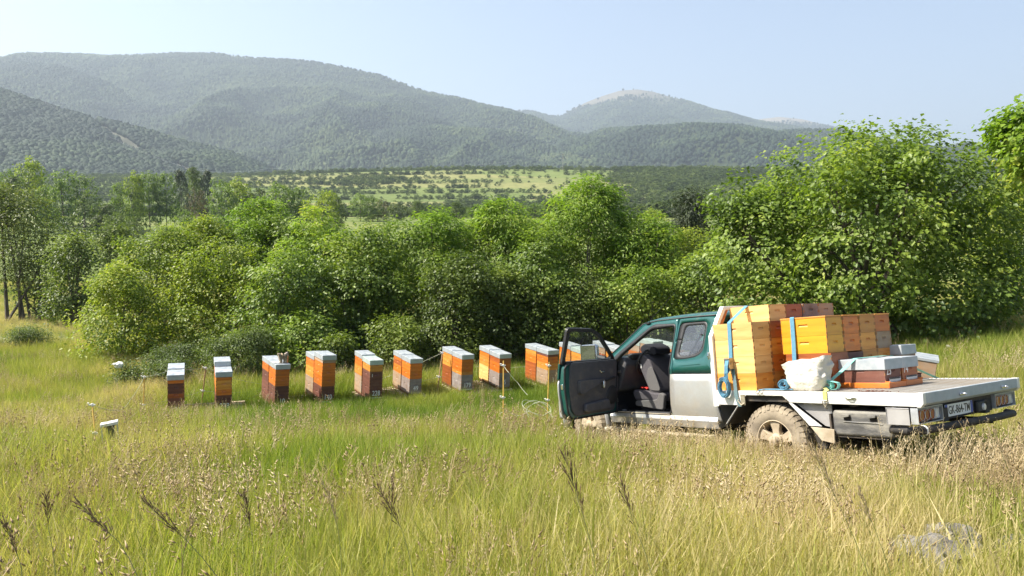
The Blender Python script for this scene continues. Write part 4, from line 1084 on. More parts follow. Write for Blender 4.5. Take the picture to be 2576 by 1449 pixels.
pair('a', dict(boxes=[(.13, O_), (.19, B_), (.08, R_), (.33, B_)], number='131', lid=M_LIDD), dict(boxes=[(.17, R_), (.17, B_), (.31, B_)], lid=M_LIDD), 0.02,
     'leftmost beehive of the row, dark brown with the white number 131', 'brown beehive half hidden behind the hive numbered 131')
pair('c', dict(boxes=[(.12, O_), (.15, Y_), (.10, O_), (.28, B_)], number='228', lid=M_LIDD), dict(boxes=[(.17, O_), (.16, O_), (.08, O_), (.28, B_)], lid=M_LID), 0.10,
     'orange beehive on the same pallet as the leftmost hive, its number hidden by grass', 'taller orange beehive just behind the second hive from the left')
pair('e', dict(boxes=[(.17, O_), (.17, O_), (.35, B_)], number='10', lid=M_LID), dict(boxes=[(.19, O_), (.17, B_), (.34, B_)], lid=M_LID), 0.0,
     'orange and brown beehive numbered 10 with a bee smoker on its lid', 'beehive with two brown boxes directly behind the hive numbered 10')
pair('g', dict(boxes=[(.12, T_), (.15, O_), (.11, O_), (.18, O_), (.31, B_)], number='140', grille=True), dict(boxes=[(.18, O_), (.17, Y_), (.31, T_)]), -0.10,
     'tall beehive numbered 140 with a tan box under its lid', 'light orange beehive behind the left side of the tall hive numbered 140')
pair('i', dict(boxes=[(.17, Y_), (.14, B_), (.31, B_)], number='228', small=('1', 1), lid=M_LIDG, grille=True), dict(boxes=[(.20, O_), (.17, Y_), (.31, T_)]), 0.03,
     'beehive with a green grey lid and the white numbers 1 and 228', 'beehive with a weathered tan bottom box behind the hive numbered 228')
pair('k', dict(boxes=[(.19, O_), (.15, O_), (.26, G_)], number='49'), dict(boxes=[(.12, O_), (.09, R_), (.15, O_), (.28, T_)]), 0.01,
     'orange beehive with a grey weathered base and the number 49', 'orange beehive joined behind the hive numbered 49, weeds at its foot')
pair('m', dict(boxes=[(.15, O_), (.13, O_), (.05, Y_), (.27, G_)], number='179', grille=True), dict(boxes=[(.13, Y_), (.13, Y_), (.30, R_)]), 0.01,
     'beehive numbered 179 on a blackened base box', 'golden orange beehive with a red brown base behind number 179')
pair('o', dict(boxes=[(.14, R_), (.17, O_), (.25, G_)], number='5'), dict(boxes=[(.13, O_), (.16, Y_), (.27, P_)]), 0.01,
     'red orange beehive numbered 5 behind the yellow fence post', 'beehive with a pale wooden base behind the hive numbered 5')
pair('q', dict(boxes=[(.10, B_), (.12, O_), (.13, Y_), (.28, T_)], number='3'), dict(boxes=[(.14, Y_), (.12, O_), (.30, R_)]), 0.0,
     'beehive with a brown top box just left of the open truck door', 'orange and red brown beehive behind the brown topped one')
pair('t', dict(boxes=[(.14, Y_), (.14, Y_), (.30, O_)], lid=M_LIDG), dict(boxes=[(.14, O_), (.14, Y_), (.30, O_)]), 0.02,
     'golden beehive seen through the door window behind the wing mirror', 'orange beehive at the left of the door window')
pair('v', dict(boxes=[(.17, Y_), (.14, Y_), (.28, O_)]), dict(boxes=[(.16, T_), (.14, R_), (.28, R_)]), 0.02,
     'beehive seen between the open door and the windscreen pillar', 'tan and red brown beehive seen through the front of the door window')
pair('y', dict(boxes=[(.16, T_), (.18, O_), (.14, O_), (.28, O_)], lid=M_LIDG), dict(boxes=[(.16, T_), (.14, O_), (.28, O_)], lid=M_LIDG), -0.10,
     'tallest beehive seen through the cab, tan box on orange ones', 'lower beehive seen through the windscreen left of the tallest one')
pair('z', dict(boxes=[(.14, O_), (.14, O_), (.30, O_)], lid=M_LIDG), dict(boxes=[(.14, T_), (.14, O_), (.30, O_)], lid=M_LIDG), 0.0,
     'orange beehive seen through the cab right of the seat headrest', 'beehive behind the one right of the seat headrest')
hive('pale beehive seen through the small rear side window of the cab', HF['w'][:3], HF['w'][3], 0.02, 0, 0.86, boxes=[(.16, T_), (.14, T_), (.28, O_)], lid=M_LIDG)

# pallets: each one a thing with its boards
def pallet(label, cx, cy, yaw, tx=0.02, ty=0.02, w=1.25, d=1.25, z=None, dark=False):
    gz = float(ground(cx, cy)) if z is None else z
    o = empty('pallet', label, 'pallet', (cx, cy, gz), (tx, ty, yaw), group='wooden pallets under the beehives')
    m = bpy.data.meshes.new('board'); b = MB().box(-w / 2, w / 2, -0.045, 0.045, -0.011, 0.011); m.from_pydata(b.v, [], b.f); m.materials.append(M_W['pallet'])
    mobj_ = [mobj('board', m, o, (random.uniform(-.012, .012), -d / 2 + 0.06 + i * (d - 0.12) / 7, 0.115)) for i in range(8)]
    bl = bpy.data.meshes.new('bearer'); b = MB().box(-0.045, 0.045, -d / 2, d / 2, -0.04, 0.04); bl.from_pydata(b.v, [], b.f); bl.materials.append(M_W['pallet'])
    for xx in (-w / 2 + 0.06, 0, w / 2 - 0.06): mobj('bearer', bl, o, (xx, 0, 0.062))
    bb = bpy.data.meshes.new('bottom_board'); b = MB().box(-w / 2, w / 2, -0.045, 0.045, -0.009, 0.009); bb.from_pydata(b.v, [], b.f); bb.materials.append(M_W['pallet'])
    for yy in (-d / 2 + 0.05, 0, d / 2 - 0.05): mobj('bottom_board', bb, o, (0, yy, 0.012))
    return o
def under(k1, k2, label, extra=0.0):
    a, b = HF[k1], HF[k2]; yaw = (a[3] + b[3]) / 2
    cx = (a[0] + b[0]) / 2 - math.sin(yaw) * 0.28; cy = (a[1] + b[1]) / 2 + math.cos(yaw) * 0.28
    z = (a[2] - a[6] + b[2] - b[6]) / 2 - 0.13
    ang = math.atan2(b[1] - a[1], b[0] - a[0])
    w = math.hypot(b[0] - a[0], b[1] - a[1]) + 0.42 + extra
    pallet(label, cx, cy, yaw * 0.5 + ang * 0.5, 0.03, -0.02, w, 1.2, z)
under('a', 'c', 'pallet with light board ends under the two leftmost hive pairs', 0.2)
under('e', 'g', 'pallet joining the hive with the smoker to the tall hive 140')
under('i', 'k', 'pallet under hive 49 and the hive with a green grey lid')
under('m', 'o', 'pallet under hive 179, board ends showing at its left corner')
under('q', 't', 'pallet partly behind the open truck door')

# bee smoker on the lid of hive 10
def smoker():
    x, y, z, yaw, tx, ty, Ht = HF['e']
    M = Matrix.Translation((x, y, z)) @ Matrix.Rotation(yaw, 4, 'Z') @ Matrix.Rotation(tx, 4, 'X') @ Matrix.Rotation(ty, 4, 'Y')
    o = empty('bee_smoker', 'bee smoker with bellows and tin funnel on the lid of hive 10', 'smoker'); o.matrix_world = M @ Matrix.Translation((0.035, -0.10, 0.006))
    M_TIN = pmat('smoked_tin', (0.42, 0.36, 0.28), (0.16, 0.12, 0.09), 25, 0.4, metal=0.7, bmp=0.2)
    M_BEL = pmat('bellows_leather', (0.30, 0.24, 0.16), (0.18, 0.14, 0.09), 30, 0.7)
    MB().lathe([(0.0, 0), (0.05, 0), (0.052, 0.15), (0.056, 0.152), (0.056, 0.16), (0.0, 0.162)], 18, 'z', (0.06, 0, 0)).build('canister', M_TIN, o, smooth=True)
    MB().lathe([(0.053, 0.162), (0.03, 0.205), (0.014, 0.235), (0.010, 0.232)], 16, 'z', (0, 0, 0)).xf(Matrix.Translation((0.06, 0, 0)) @ Matrix.Translation((0, 0, 0.162)) @ Matrix.Rotation(rad(32), 4, 'Y') @ Matrix.Translation((0, 0, -0.162))).build('funnel_lid', M_TIN, o, smooth=True)
    b = MB()
    b.prism([(-0.035, 0.01), (-0.045, 0.19), (-0.115, 0.205), (-0.06, 0.01)], -0.05, 0.05, 'y')
    b.build('bellows', M_BEL, o, bevel=0.004)
    MB().box(-0.028, -0.02, -0.055, 0.055, 0, 0.20).build('bellows_board', M_W['pallet'], o, bevel=0.002)
    p = MB(); p.sheet([[(-0.16 + 0.045 * i, -0.12 + 0.05 * j + 0.01 * math.sin(i * 2 + j), 0.010 + 0.012 * abs(math.sin(i * 1.7 + j * 1.1))) for i in range(5)] for j in range(4)])
    q = p.build('crumpled_paper', M_WHITE); q.matrix_world = M; tag(q, 'crumpled white paper lying beside the bee smoker', 'paper')
smoker()

# ================================================================== ELECTRIC FENCE
M_POLE = pmat('yellow_fibreglass', (0.66, 0.43, 0.09), (0.52, 0.32, 0.07), 8, 0.45)
M_POLEW = pmat('brown_stake_wood', (0.42, 0.27, 0.13), (0.28, 0.17, 0.08), 8, 0.8)
M_INS = pmat('white_plastic', (0.80, 0.78, 0.72), (0.7, 0.68, 0.62), 8, 0.4)
M_WIRE = pmat('white_poly_rope', (0.48, 0.50, 0.36), (0.36, 0.38, 0.26), 60, 0.7)
GF = 'electric fence posts around the hives'
def Psrc(u, v, Y): return P(u * 2576 / 4096, v * 2576 / 4096, Y)
ins = {}
def post(key, label, top, bot, Y, Yb=None, knots=(), mat=None, r=0.010):
    a = Psrc(*top, Y); b = Psrc(*bot, Yb or Y); d = (b - a).normalized()
    gz = float(ground(b.x, b.y)); 
    if b.z > gz - 0.1: b = b + d * ((b.z - gz + 0.12) / max(0.2, -d.z))
    o = empty('fence_post', label, 'fence post', tuple(b), group=GF)
    MB().tube([a - b, (a - b) * 0.5, Vector((0, 0, 0))], r, 7).build('pole', mat or M_POLE, o)
    ins[key] = []
    for k in knots:
        q = a + (b - a) * k - b
        m = MB(); m.tube([q + Vector((0, 0, -0.02)), q + Vector((0, 0, 0.02))], r * 1.7, 7)
        m.box(q.x - 0.045, q.x + 0.035, q.y - 0.012, q.y + 0.01, q.z - 0.008, q.z + 0.008)
        m.tube([q + Vector((-0.05, 0, 0.0)), q + Vector((-0.06, -0.01, 0.025)), q + Vector((-0.03, -0.02, 0.03))], 0.006, 5)
        m.build('insulator', M_INS, o, bevel=0.003)
        ins[key].append(q + b)
    return o
post('A', 'yellow fence post with rope ends beside the solar energiser', (369, 1612), (391, 1833), 9.9, 9.7, (0.03, 0.50))
post('B', 'thin fence post left of the leftmost hives', (577, 1503), (574, 1640), 14.2, 14.2, (0.02, 0.56))
post('C', 'leaning wooden fence post between the two leftmost hive pairs', (823, 1468), (806, 1622), 15.9, 15.9, (0.02, 0.50), M_POLEW, 0.013)
post('D', 'leaning wooden fence post against the hive left of number 179', (1770, 1409), (1752, 1540), 17.5, 17.3, (0.01, 0.50), M_POLEW, 0.014)
post('E', 'tall yellow fence post standing in front of hive number 5', (2014, 1443), (2013, 1705), 12.4, 12.3, (0.06, 0.48))
post('F', 'yellow fence post beside the coil of rope left of the truck door', (2197, 1448), (2189, 1670), 12.9, 12.8, (0.05, 0.53))
post('G', 'fence post with white insulator in the grass behind the truck bed', (3795, 1384), (3817, 1470), 15.5, 15.4, (0.02, 0.75))
post('H', 'fence post standing in the hedge shade behind the hives', (2390, 1400), (2392, 1500), 20.8, 20.8, (0.1, 0.6))
def rope(label, pts, r=0.003, sag=0.0, name='fence_wire', group='fence wires strung between the posts', n=10):
    m = MB(); L = []
    for a, b in zip(pts[:-1], pts[1:]):
        a, b = Vector(a), Vector(b)
        for i in range(n): t = i / n; L.append(a.lerp(b, t) + Vector((0, 0, -sag * 4 * t * (1 - t))))
    L.append(Vector(pts[-1]))
    m.tube(L, r, 4)
    return tag(m.build(name, M_WIRE), label, 'wire', group)
rope('upper fence wire from the leaning stake to the left end of the hives', [ins['B'][0], P(262, 944, 14.0) + Vector((1.0, .6, 0)), ins['C'][0]], 0.003, 0.02)
rope('lower fence wire between the two posts at the left hives', [ins['B'][1], ins['C'][1]], 0.003, 0.03)
rope('slack rope running down from the left post to the tall grass', [ins['B'][0], Psrc(520, 1600, 12.5), Psrc(480, 1640, 11.3), ins['A'][0]], 0.003, 0.03)
rope('rope from the left post down to the solar energiser', [ins['B'][1], Psrc(495, 1690, 10.6)], 0.003, 0.02)
rope('upper wire behind the hives from the leaning stake to number 140', [ins['C'][0], Psrc(1040, 1535, 17.4), Psrc(1360, 1575, 18.6), ins['D'][0]], 0.003, 0.05)
rope('lower wire close to the ground behind the hives', [ins['C'][1], Psrc(1040, 1560, 17.3), Psrc(1340, 1590, 18.3), ins['D'][1]], 0.003, 0.05)
rope('upper wire in the dark gap between hives 5 and 3', [ins['D'][0], Psrc(1900, 1465, 19.5), Psrc(2090, 1467, 19.6), ins['H'][0]], 0.003, 0.03)
rope('lower wire in the dark gap between hives 5 and 3', [ins['D'][1], Psrc(1900, 1486, 19.3), Psrc(2090, 1490, 19.4), ins['H'][1]], 0.003, 0.03)
rope('loose rope hanging from the tall post in front of hive 5', [ins['E'][0], Psrc(2035, 1490, 12.3), Psrc(2070, 1530, 12.3), Psrc(2110, 1580, 12.2)], 0.005, 0.01)
rope('wire running from the right hand post into the hedge', [ins['G'][0], Psrc(3740, 1402, 15.9), Psrc(3700, 1340, 17.0)], 0.005, 0.03)
def coil():
    c = Psrc(2155, 1632, 12.4); r = random.Random(4); o = MB()
    gz = float(ground(c.x, c.y)) + 0.27
    for k in range(3):
        pts = []
        for i in range(40):
            a = 6.283 * i / 40; R = 0.20 + 0.045 * k + 0.02 * math.sin(a * 3 + k)
            pts.append((c.x + R * math.cos(a + k), c.y + R * 0.5 * math.sin(a + k), gz + 0.02 * k + 0.17 * math.sin(a + k * 0.4) + 0.015 * math.sin(a * 2 + k)))
        o.tube(pts, 0.0042, 4, closed=True)
    pts = [(c.x - 0.1 + 0.12 * i - 0.55, c.y - 0.1 + 0.05 * math.sin(i * 1.3), gz + 0.05 * math.sin(i * 1.9) + 0.02) for i in range(8)]
    o.tube(pts, 0.005, 4)
    tag(o.build('rope_coil', M_WIRE), 'loose coil of pale fence rope lying on the grass between the yellow posts', 'rope')
coil()

# solar energiser and the stone
def energiser():
    c = Psrc(458, 1790, 9.9); gz = float(ground(c.x, c.y))
    o = empty('fence_energiser', 'small solar fence energiser with white topped panel tilted on a stake', 'solar energiser', (c.x, c.y, gz), (0, rad(-7), rad(24)))
    h = Psrc(464, 1692, 9.9).z - gz
    M_PAN = pmat('brushed_aluminium', (0.62, 0.62, 0.60), (0.5, 0.5, 0.48), 12, 0.35, metal=0.5)
    M_CELL = pmat('solar_cells', (0.02, 0.025, 0.05), (0.012, 0.015, 0.03), 6, 0.15)
    M_BOX = pmat('dark_plastic_case', (0.05, 0.05, 0.045), (0.03, 0.03, 0.028), 10, 0.5, dirt=(0.3, 0.26, 0.18), dirt_amt=0.3)
    MB().tube([(0, 0.02, -0.1), (0, 0.02, h * 0.8)], 0.014, 6).build('stake', M_POLEW, o)
    MB().box(-0.105, 0.105, -0.055, 0.075, h - 0.02, h + 0.02).build('panel_top', M_INS, o, bevel=0.005)
    for s in (-1, 1): MB().prism([(s * 0.10, h - 0.02), (s * 0.085, h - 0.02), (s * 0.088 - 0.02, h - 0.27), (s * 0.105 - 0.02, h - 0.27)], -0.045, -0.025, 'y').build('leg', M_PAN, o)
    MB().box(-0.045, 0.05, -0.04, 0.03, h - 0.22, h - 0.04).build('battery_case', M_BOX, o, bevel=0.008)
    MB().box(-0.075, 0.075, -0.043, -0.035, h - 0.032, h - 0.021).build('solar_panel', M_CELL, o)
energiser()
def stone(label, c, r, seed, mat, squash=0.7, name='boulder'):
    bm = bmesh.new(); bmesh.ops.create_icosphere(bm, subdivisions=4, radius=1)
    for v in bm.verts:
        p = v.co.copy()
        k = 1 + 0.35 * mnoise.noise(p * 1.3 + Vector((seed, 0, 0))) + 0.16 * mnoise.noise(p * 3.1 + Vector((seed, 3, 0))) + 0.05 * mnoise.noise(p * 9)
        f = round(k * 5) / 5 * 0.35 + k * 0.65
        v.co = Vector((p.x * r[0], p.y * r[1], p.z * r[2] * squash)) * f
    me = bpy.data.meshes.new(name); bm.to_mesh(me); bm.free(); me.materials.append(mat); me.shade_smooth(); me.set_sharp_from_angle(angle=rad(32))
    o = mobj(name, me, loc=c); return tag(o, label, 'stone', None)
def rock_mat(name, a, b, c):
    m, nt, out = node_mat(name)
    p = nt.nodes.new('ShaderNodeBsdfPrincipled'); v = coords(nt)
    n1 = noise_tex(nt, v, 9, 9, 0.72)
    vo = nt.nodes.new('ShaderNodeTexVoronoi'); vo.inputs['Scale'].default_value = 22; nt.links.new(v, vo.inputs['Vector'])
    col = ramp(nt, n1, [(0.35, b), (0.55, a), (0.68, a), (0.75, c)])
    nt.links.new(col, p.inputs['Base Color']); p.inputs['Roughness'].default_value = 0.95
    nt.links.new(bump(nt, n1, 0.9, 0.02), p.inputs['Normal']); nt.links.new(p.outputs[0], out.inputs[0]); return m
M_ROCK = rock_mat('lichen_limestone', (0.21, 0.195, 0.17), (0.10, 0.09, 0.078), (0.40, 0.38, 0.33))
M_ROCKD = rock_mat('dark_field_stone', (0.12, 0.105, 0.085), (0.06, 0.05, 0.04), (0.26, 0.22, 0.16))
c = Psrc(505, 1800, 9.75); stone('dark round stone in the grass at the foot of the energiser', (c.x, c.y, c.z - 0.03), (0.13, 0.12, 0.16), 3, M_ROCKD)
c = Psrc(3690, 2290, 4.15); stone('flat grey limestone at the bottom right edge', (c.x, c.y, float(ground(c.x, c.y)) + 0.18), (0.26, 0.20, 0.17), 11, M_ROCK, 0.8)
c = Psrc(3800, 2240, 4.45); stone('second lichen covered stone behind the flat one', (c.x, c.y, float(ground(c.x, c.y)) + 0.17), (0.19, 0.15, 0.2), 17, M_ROCK, 0.8)
c = Psrc(4080, 2220, 4.5); stone('pale stone cut off by the lower right corner', (c.x, c.y, float(ground(c.x, c.y)) + 0.08), (0.15, 0.12, 0.16), 23, M_ROCK, 0.8)
# white lump on the low bramble
c = Psrc(474, 1453, 18.2)
stone('white lump lying on the low bramble at the left of the hives', (c.x, c.y, c.z - 0.04), (0.12, 0.09, 0.08), 31, pmat('white_cloth', (0.85, 0.84, 0.8), (0.7, 0.69, 0.65), 12, 0.9), 0.9, 'white_bag')['category'] = 'bag'

# ================================================================== TALL GRASS STALKS CLOSE TO THE CAMERA
M_STALK = pmat('brown_seed_panicle', (0.17, 0.105, 0.055), (0.10, 0.062, 0.032), 60, 0.7)
M_STALKT = pmat('tan_seed_panicle', (0.42, 0.32, 0.19), (0.30, 0.22, 0.12), 60, 0.7)
M_STEM = pmat('green_grass_stem', (0.22, 0.23, 0.08), (0.15, 0.17, 0.05), 30, 0.6)
def stalk(label, tip, neck, foot, Y, seed, tan=False, fan=0.30):
    r = np.random.default_rng(seed)
    T, Nk, Ft = P(*tip, Y), P(*neck, Y), P(*foot, Y)
    d = (Ft - Nk).normalized(); gz = float(ground(Ft.x, Y)); t = max(0.0, (Ft.z - gz)) / max(0.3, -d.z); root = Ft + d * (t + 0.02)
    o = empty('grass_stalk', label, 'grass stalk', tuple(root), group='tall grass stalks rising in front of the camera')
    loc = lambda q: q - root
    MB().tube([loc(T), loc(Nk), loc(Nk.lerp(Ft, 0.5)) + Vector((0.004, 0, 0)), loc(Ft), Vector((0, 0, 0))], 0.0009, 5, r2=0.0018).build('stem', M_STEM, o)
    V, F3, A = [], [], []
    ln = (T - Nk).length; ax = (T - Nk).normalized(); sidev = ax.cross(Vector((0, 1, 0))).normalized()
    m = MB()
    for k in range(30):
        t = r.random() ** 0.9; p = Nk.lerp(T, t)
        s = (-1 if r.random() < 0.72 else 1) * r.uniform(0.08, fan + 0.1)
        dr = (ax + sidev * s + Vector((0, r.normal(0, 0.22), 0.0))).normalized()
        arm = r.uniform(0.12, 0.42) * ln * (1 - 0.55 * t)
        p2 = p + dr * arm
        m.tube([loc(p), loc(p.lerp(p2, 0.5)) + Vector((0, 0, 0.001)), loc(p2)], 0.0005, 3)
        for j in range(2):
            spikelet(V, F3, A, loc(p.lerp(p2, 0.55 + 0.45 * j)), dr, ln * r.uniform(0.10, 0.17), 0.0022, r, 0)
    m.add(V, F3); m.build('seed_head', M_STALKT if tan else M_STALK, o)
for a in [
 ('dark seed head standing tallest in front of the truck', (1419, 1142), (1478, 1335), (1500, 1449), 2.3, 1),
 ('long dark seed head leaning left in the lower left', (203, 1272), (300, 1365), (345, 1449), 2.3, 2),
 ('dark seed head leaning over left of the lower centre', (366, 1266), (470, 1360), (545, 1449), 2.4, 3),
 ('upright brown seed head above the lower left corner', (118, 1245), (122, 1330), (140, 1449), 2.6, 4),
 ('short dark seed head near the left edge', (12, 1318), (45, 1400), (55, 1449), 2.2, 5),
 ('upright brown seed head left of the lower middle', (610, 1245), (632, 1335), (640, 1449), 2.6, 6),
 ('brown seed head pair at the lower middle', (985, 1205), (985, 1300), (960, 1449), 2.7, 7),
 ('drooping brown seed head beside the lower middle', (955, 1235), (1010, 1330), (1040, 1449), 2.5, 8),
 ('brown seed head at the right of the tallest one', (1560, 1215), (1600, 1330), (1640, 1449), 2.8, 10)]:
    stalk(*a)
for a in [
 ('pale seed head leaning left below the rear wheel', (2050, 1145), (2120, 1290), (2185, 1449), 2.9, 21, True, 0.2),
 ('pale seed head at the lower right of the rear wheel', (2160, 1235), (2200, 1330), (2240, 1449), 3.0, 22, True, 0.2),
 ('pale seed head near the right edge', (2500, 1095), (2545, 1200), (2570, 1300), 3.6, 23, True, 0.25),
 ('pale bristly seed head left of the lower centre', (820, 1230), (850, 1330), (860, 1449), 2.9, 24, True, 0.3),
 ('tan seed head between the dark stalks at lower left', (480, 1310), (460, 1400), (455, 1449), 2.5, 25, True, 0.3)]:
    stalk(*a)
# ================================================================== PICKUP TRUCK (local: x back, y to its right side, z up; origin rear left hub)
M_GREEN = pmat('dark_green_car_paint', (0.013, 0.090, 0.080), (0.011, 0.080, 0.070), 4, 0.28, metal=0.25, coat=0.8, dirt=(0.20, 0.19, 0.15), dirt_amt=0.12, rvar=0.04)
M_SILV = pmat('dusty_silver_car_paint', (0.50, 0.51, 0.51), (0.44, 0.45, 0.45), 5, 0.34, metal=0.55, coat=0.3, dirt=(0.36, 0.31, 0.23), dirt_amt=0.42, rvar=0.06)
M_RUB = pmat('black_rubber_seal', (0.018, 0.018, 0.019), (0.012, 0.012, 0.013), 20, 0.55)
M_PLA = pmat('dark_grey_trim_plastic', (0.078, 0.077, 0.082), (0.058, 0.057, 0.062), 14, 0.6, bmp=0.25, dirt=(0.16, 0.14, 0.11), dirt_amt=0.22)
M_PLB = pmat('black_interior_plastic', (0.020, 0.020, 0.021), (0.014, 0.014, 0.015), 14, 0.6, bmp=0.2)
M_FAB = pmat('grey_seat_fabric', (0.085, 0.078, 0.085), (0.055, 0.050, 0.055), 90, 0.9, bmp=0.4, bdist=0.002)
M_FABL = pmat('lighter_grey_seat_fabric', (0.115, 0.11, 0.105), (0.085, 0.08, 0.078), 120, 0.9, bmp=0.4, bdist=0.002)
M_FABB = pmat('black_headrest_fabric', (0.018, 0.018, 0.026), (0.012, 0.012, 0.018), 90, 0.9)
M_ALU = pmat('white_aluminium_rail', (0.72, 0.72, 0.69), (0.64, 0.64, 0.61), 6, 0.38, metal=0.25, dirt=(0.50, 0.47, 0.40), dirt_amt=0.28, bmp=0.05)
M_ALU2 = pmat('worn_aluminium_deck', (0.50, 0.48, 0.43), (0.36, 0.34, 0.30), 5, 0.5, metal=0.35, dirt=(0.30, 0.24, 0.17), dirt_amt=0.45, stretch=(4, 0.6, 1))
M_CHAS = pmat('chassis_black', (0.030, 0.027, 0.024), (0.018, 0.016, 0.014), 9, 0.75, dirt=(0.17, 0.13, 0.09), dirt_amt=0.35)
M_DUST = pmat('dusty_cream_steel', (0.56, 0.50, 0.38), (0.42, 0.36, 0.26), 7, 0.8, dirt=(0.30, 0.24, 0.16), dirt_amt=0.4, bmp=0.2)
M_TYRE = pmat('mud_dusted_tyre', (0.25, 0.205, 0.145), (0.13, 0.105, 0.075), 9, 0.95, bmp=0.5, dirt=(0.37, 0.31, 0.22), dirt_amt=0.5)
M_TYREB = pmat('dark_tread_groove', (0.045, 0.038, 0.03), (0.03, 0.026, 0.02), 9, 0.95)
M_RIM = pmat('mud_dusted_rim', (0.46, 0.38, 0.27), (0.31, 0.25, 0.17), 10, 0.75, dirt=(0.24, 0.18, 0.12), dirt_amt=0.35, bmp=0.3)
M_TBOX = pmat('grey_black_toolbox_plastic', (0.10, 0.098, 0.095), (0.06, 0.058, 0.056), 8, 0.5, bmp=0.5, dirt=(0.30, 0.28, 0.23), dirt_amt=0.4, stretch=(1, 1, 3))
M_RED = pmat('red_lamp_lens', (0.26, 0.018, 0.010), (0.20, 0.012, 0.006), 30, 0.15, coat=0.5)
M_AMB = pmat('orange_lamp_lens', (0.32, 0.07, 0.01), (0.26, 0.05, 0.01), 30, 0.15, coat=0.5)
M_CLR = pmat('clear_lamp_lens', (0.6, 0.6, 0.6), (0.5, 0.5, 0.5), 30, 0.12, coat=0.5)
M_CHR = pmat('bright_metal', (0.7, 0.7, 0.7), (0.6, 0.6, 0.6), 10, 0.2, metal=0.95)
M_PLATE = pmat('white_reflective_plate', (0.78, 0.79, 0.76), (0.72, 0.73, 0.70), 12, 0.4)
M_BLUE = pmat('blue_plate_band', (0.02, 0.06, 0.38), None, 12, 0.4)
M_INK = pmat('black_plate_lettering', (0.01, 0.01, 0.01), None, 12, 0.4)
M_REDC = pmat('red_cloth', (0.60, 0.03, 0.02), (0.45, 0.02, 0.015), 14, 0.85)
def glass_mat(name, tint=(0.93, 0.97, 0.95), refl=0.10):
    m, nt, out = node_mat(name)
    t = nt.nodes.new('ShaderNodeBsdfTransparent'); t.inputs[0].default_value = c4(tint)
    g = nt.nodes.new('ShaderNodeBsdfGlossy'); g.inputs['Roughness'].default_value = 0.04; g.inputs[0].default_value = (0.9, 0.95, 1, 1)
    d = nt.nodes.new('ShaderNodeBsdfDiffuse'); d.inputs[0].default_value = (0.45, 0.45, 0.42, 1)
    fr = nt.nodes.new('ShaderNodeLayerWeight'); fr.inputs[0].default_value = 0.35
    ma = nt.nodes.new('ShaderNodeMath'); ma.operation = 'MULTIPLY_ADD'; nt.links.new(fr.outputs['Facing'], ma.inputs[0]); ma.inputs[1].default_value = 0.35; ma.inputs[2].default_value = refl * 0.5
    mx = nt.nodes.new('ShaderNodeMixShader'); nt.links.new(ma.outputs[0], mx.inputs[0]); nt.links.new(t.outputs[0], mx.inputs[1]); nt.links.new(g.outputs[0], mx.inputs[2])
    dust = ramp(nt, noise_tex(nt, coords(nt), 3, 4, 0.5), [(0.3, (0.03, 0.03, 0.03)), (0.9, (0.06, 0.06, 0.06))])
    m2 = nt.nodes.new('ShaderNodeMixShader'); nt.links.new(dust, m2.inputs[0]); nt.links.new(mx.outputs[0], m2.inputs[1]); nt.links.new(d.outputs[0], m2.inputs[2])
    nt.links.new(m2.outputs[0], out.inputs[0]); return m
M_GLASS = glass_mat('dusty_window_glass')
M_MIRR = pmat('mirror_glass', (0.34, 0.36, 0.38), (0.30, 0.32, 0.34), 3, 0.03, metal=1.0, rvar=0.01)  # darkened base colour stands in for dark trees reflected in the mirror

truck = empty('pickup_truck', 'green and silver extended cab pickup with flatbed, driver door wide open', 'pickup truck')
truck.matrix_world = TM
TW = 1.75                                                # right side plane
def ys(z):                                               # outer side skin (tumblehome above the belt, slight bulge below)
    return 0.05 + (max(0, z - 0.75) * 0.30 if z > 0.75 else 0.035 * max(0, 0.35 - z) ** 1.0 * 0 + 0.03 * ((0.55 - z) / 0.45) ** 2 * (1 if z < 0.55 else 0))
def side(pts, mirror=False, off=0.0):
    return [(x, (TW - ys(z) - off) if mirror else ys(z) + off, z) for x, z in pts]
def resamp(poly, c, angs):
    out = []
    n = len(poly)
    for a in angs:
        d = (math.cos(a), math.sin(a)); best = None
        for i in range(n):
            p, q = poly[i], poly[(i + 1) % n]
            ex, ey = q[0] - p[0], q[1] - p[1]; den = d[0] * ey - d[1] * ex
            if abs(den) < 1e-12: continue
            t = ((p[0] - c[0]) * ey - (p[1] - c[1]) * ex) / den
            u = ((p[0] - c[0]) * d[1] - (p[1] - c[1]) * d[0]) / den
            if t > 0 and -1e-6 <= u <= 1 + 1e-6 and (best is None or t < best): best = t
        best = best or 0
        out.append((c[0] + d[0] * best, c[1] + d[1] * best))
    return out
def ring(outer, inner, c, mirror=False, off=0.0, n=48):
    angs = sorted(set([round(math.atan2(p[1] - c[1], p[0] - c[0]), 5) for p in outer + inner] + [round(-math.pi + 2 * math.pi * i / n, 5) for i in range(n)]))
    o_, i_ = resamp(outer, c, angs), resamp(inner, c, angs)
    mid = [((a[0] + b[0]) / 2, (a[1] + b[1]) / 2) for a, b in zip(o_, i_)]
    rows = [side(o_ + [o_[0]], mirror, off), side(mid + [mid[0]], mirror, off), side(i_ + [i_[0]], mirror, off)]
    return MB().sheet(rows)
def rounded(poly, r=0.05, k=4):
    out = []; n = len(poly)
    for i in range(n):
        p0, p1, p2 = Vector(poly[i - 1]), Vector(poly[i]), Vector(poly[(i + 1) % n])
        rr = min(r, (p0 - p1).length * 0.45, (p2 - p1).length * 0.45)
        a = p1 + (p0 - p1).normalized() * rr; b = p1 + (p2 - p1).normalized() * rr
        for j in range(k + 1):
            t = j / k; q = a * (1 - t) ** 2 + p1 * 2 * t * (1 - t) + b * t * t; out.append((q.x, q.y))
    return out

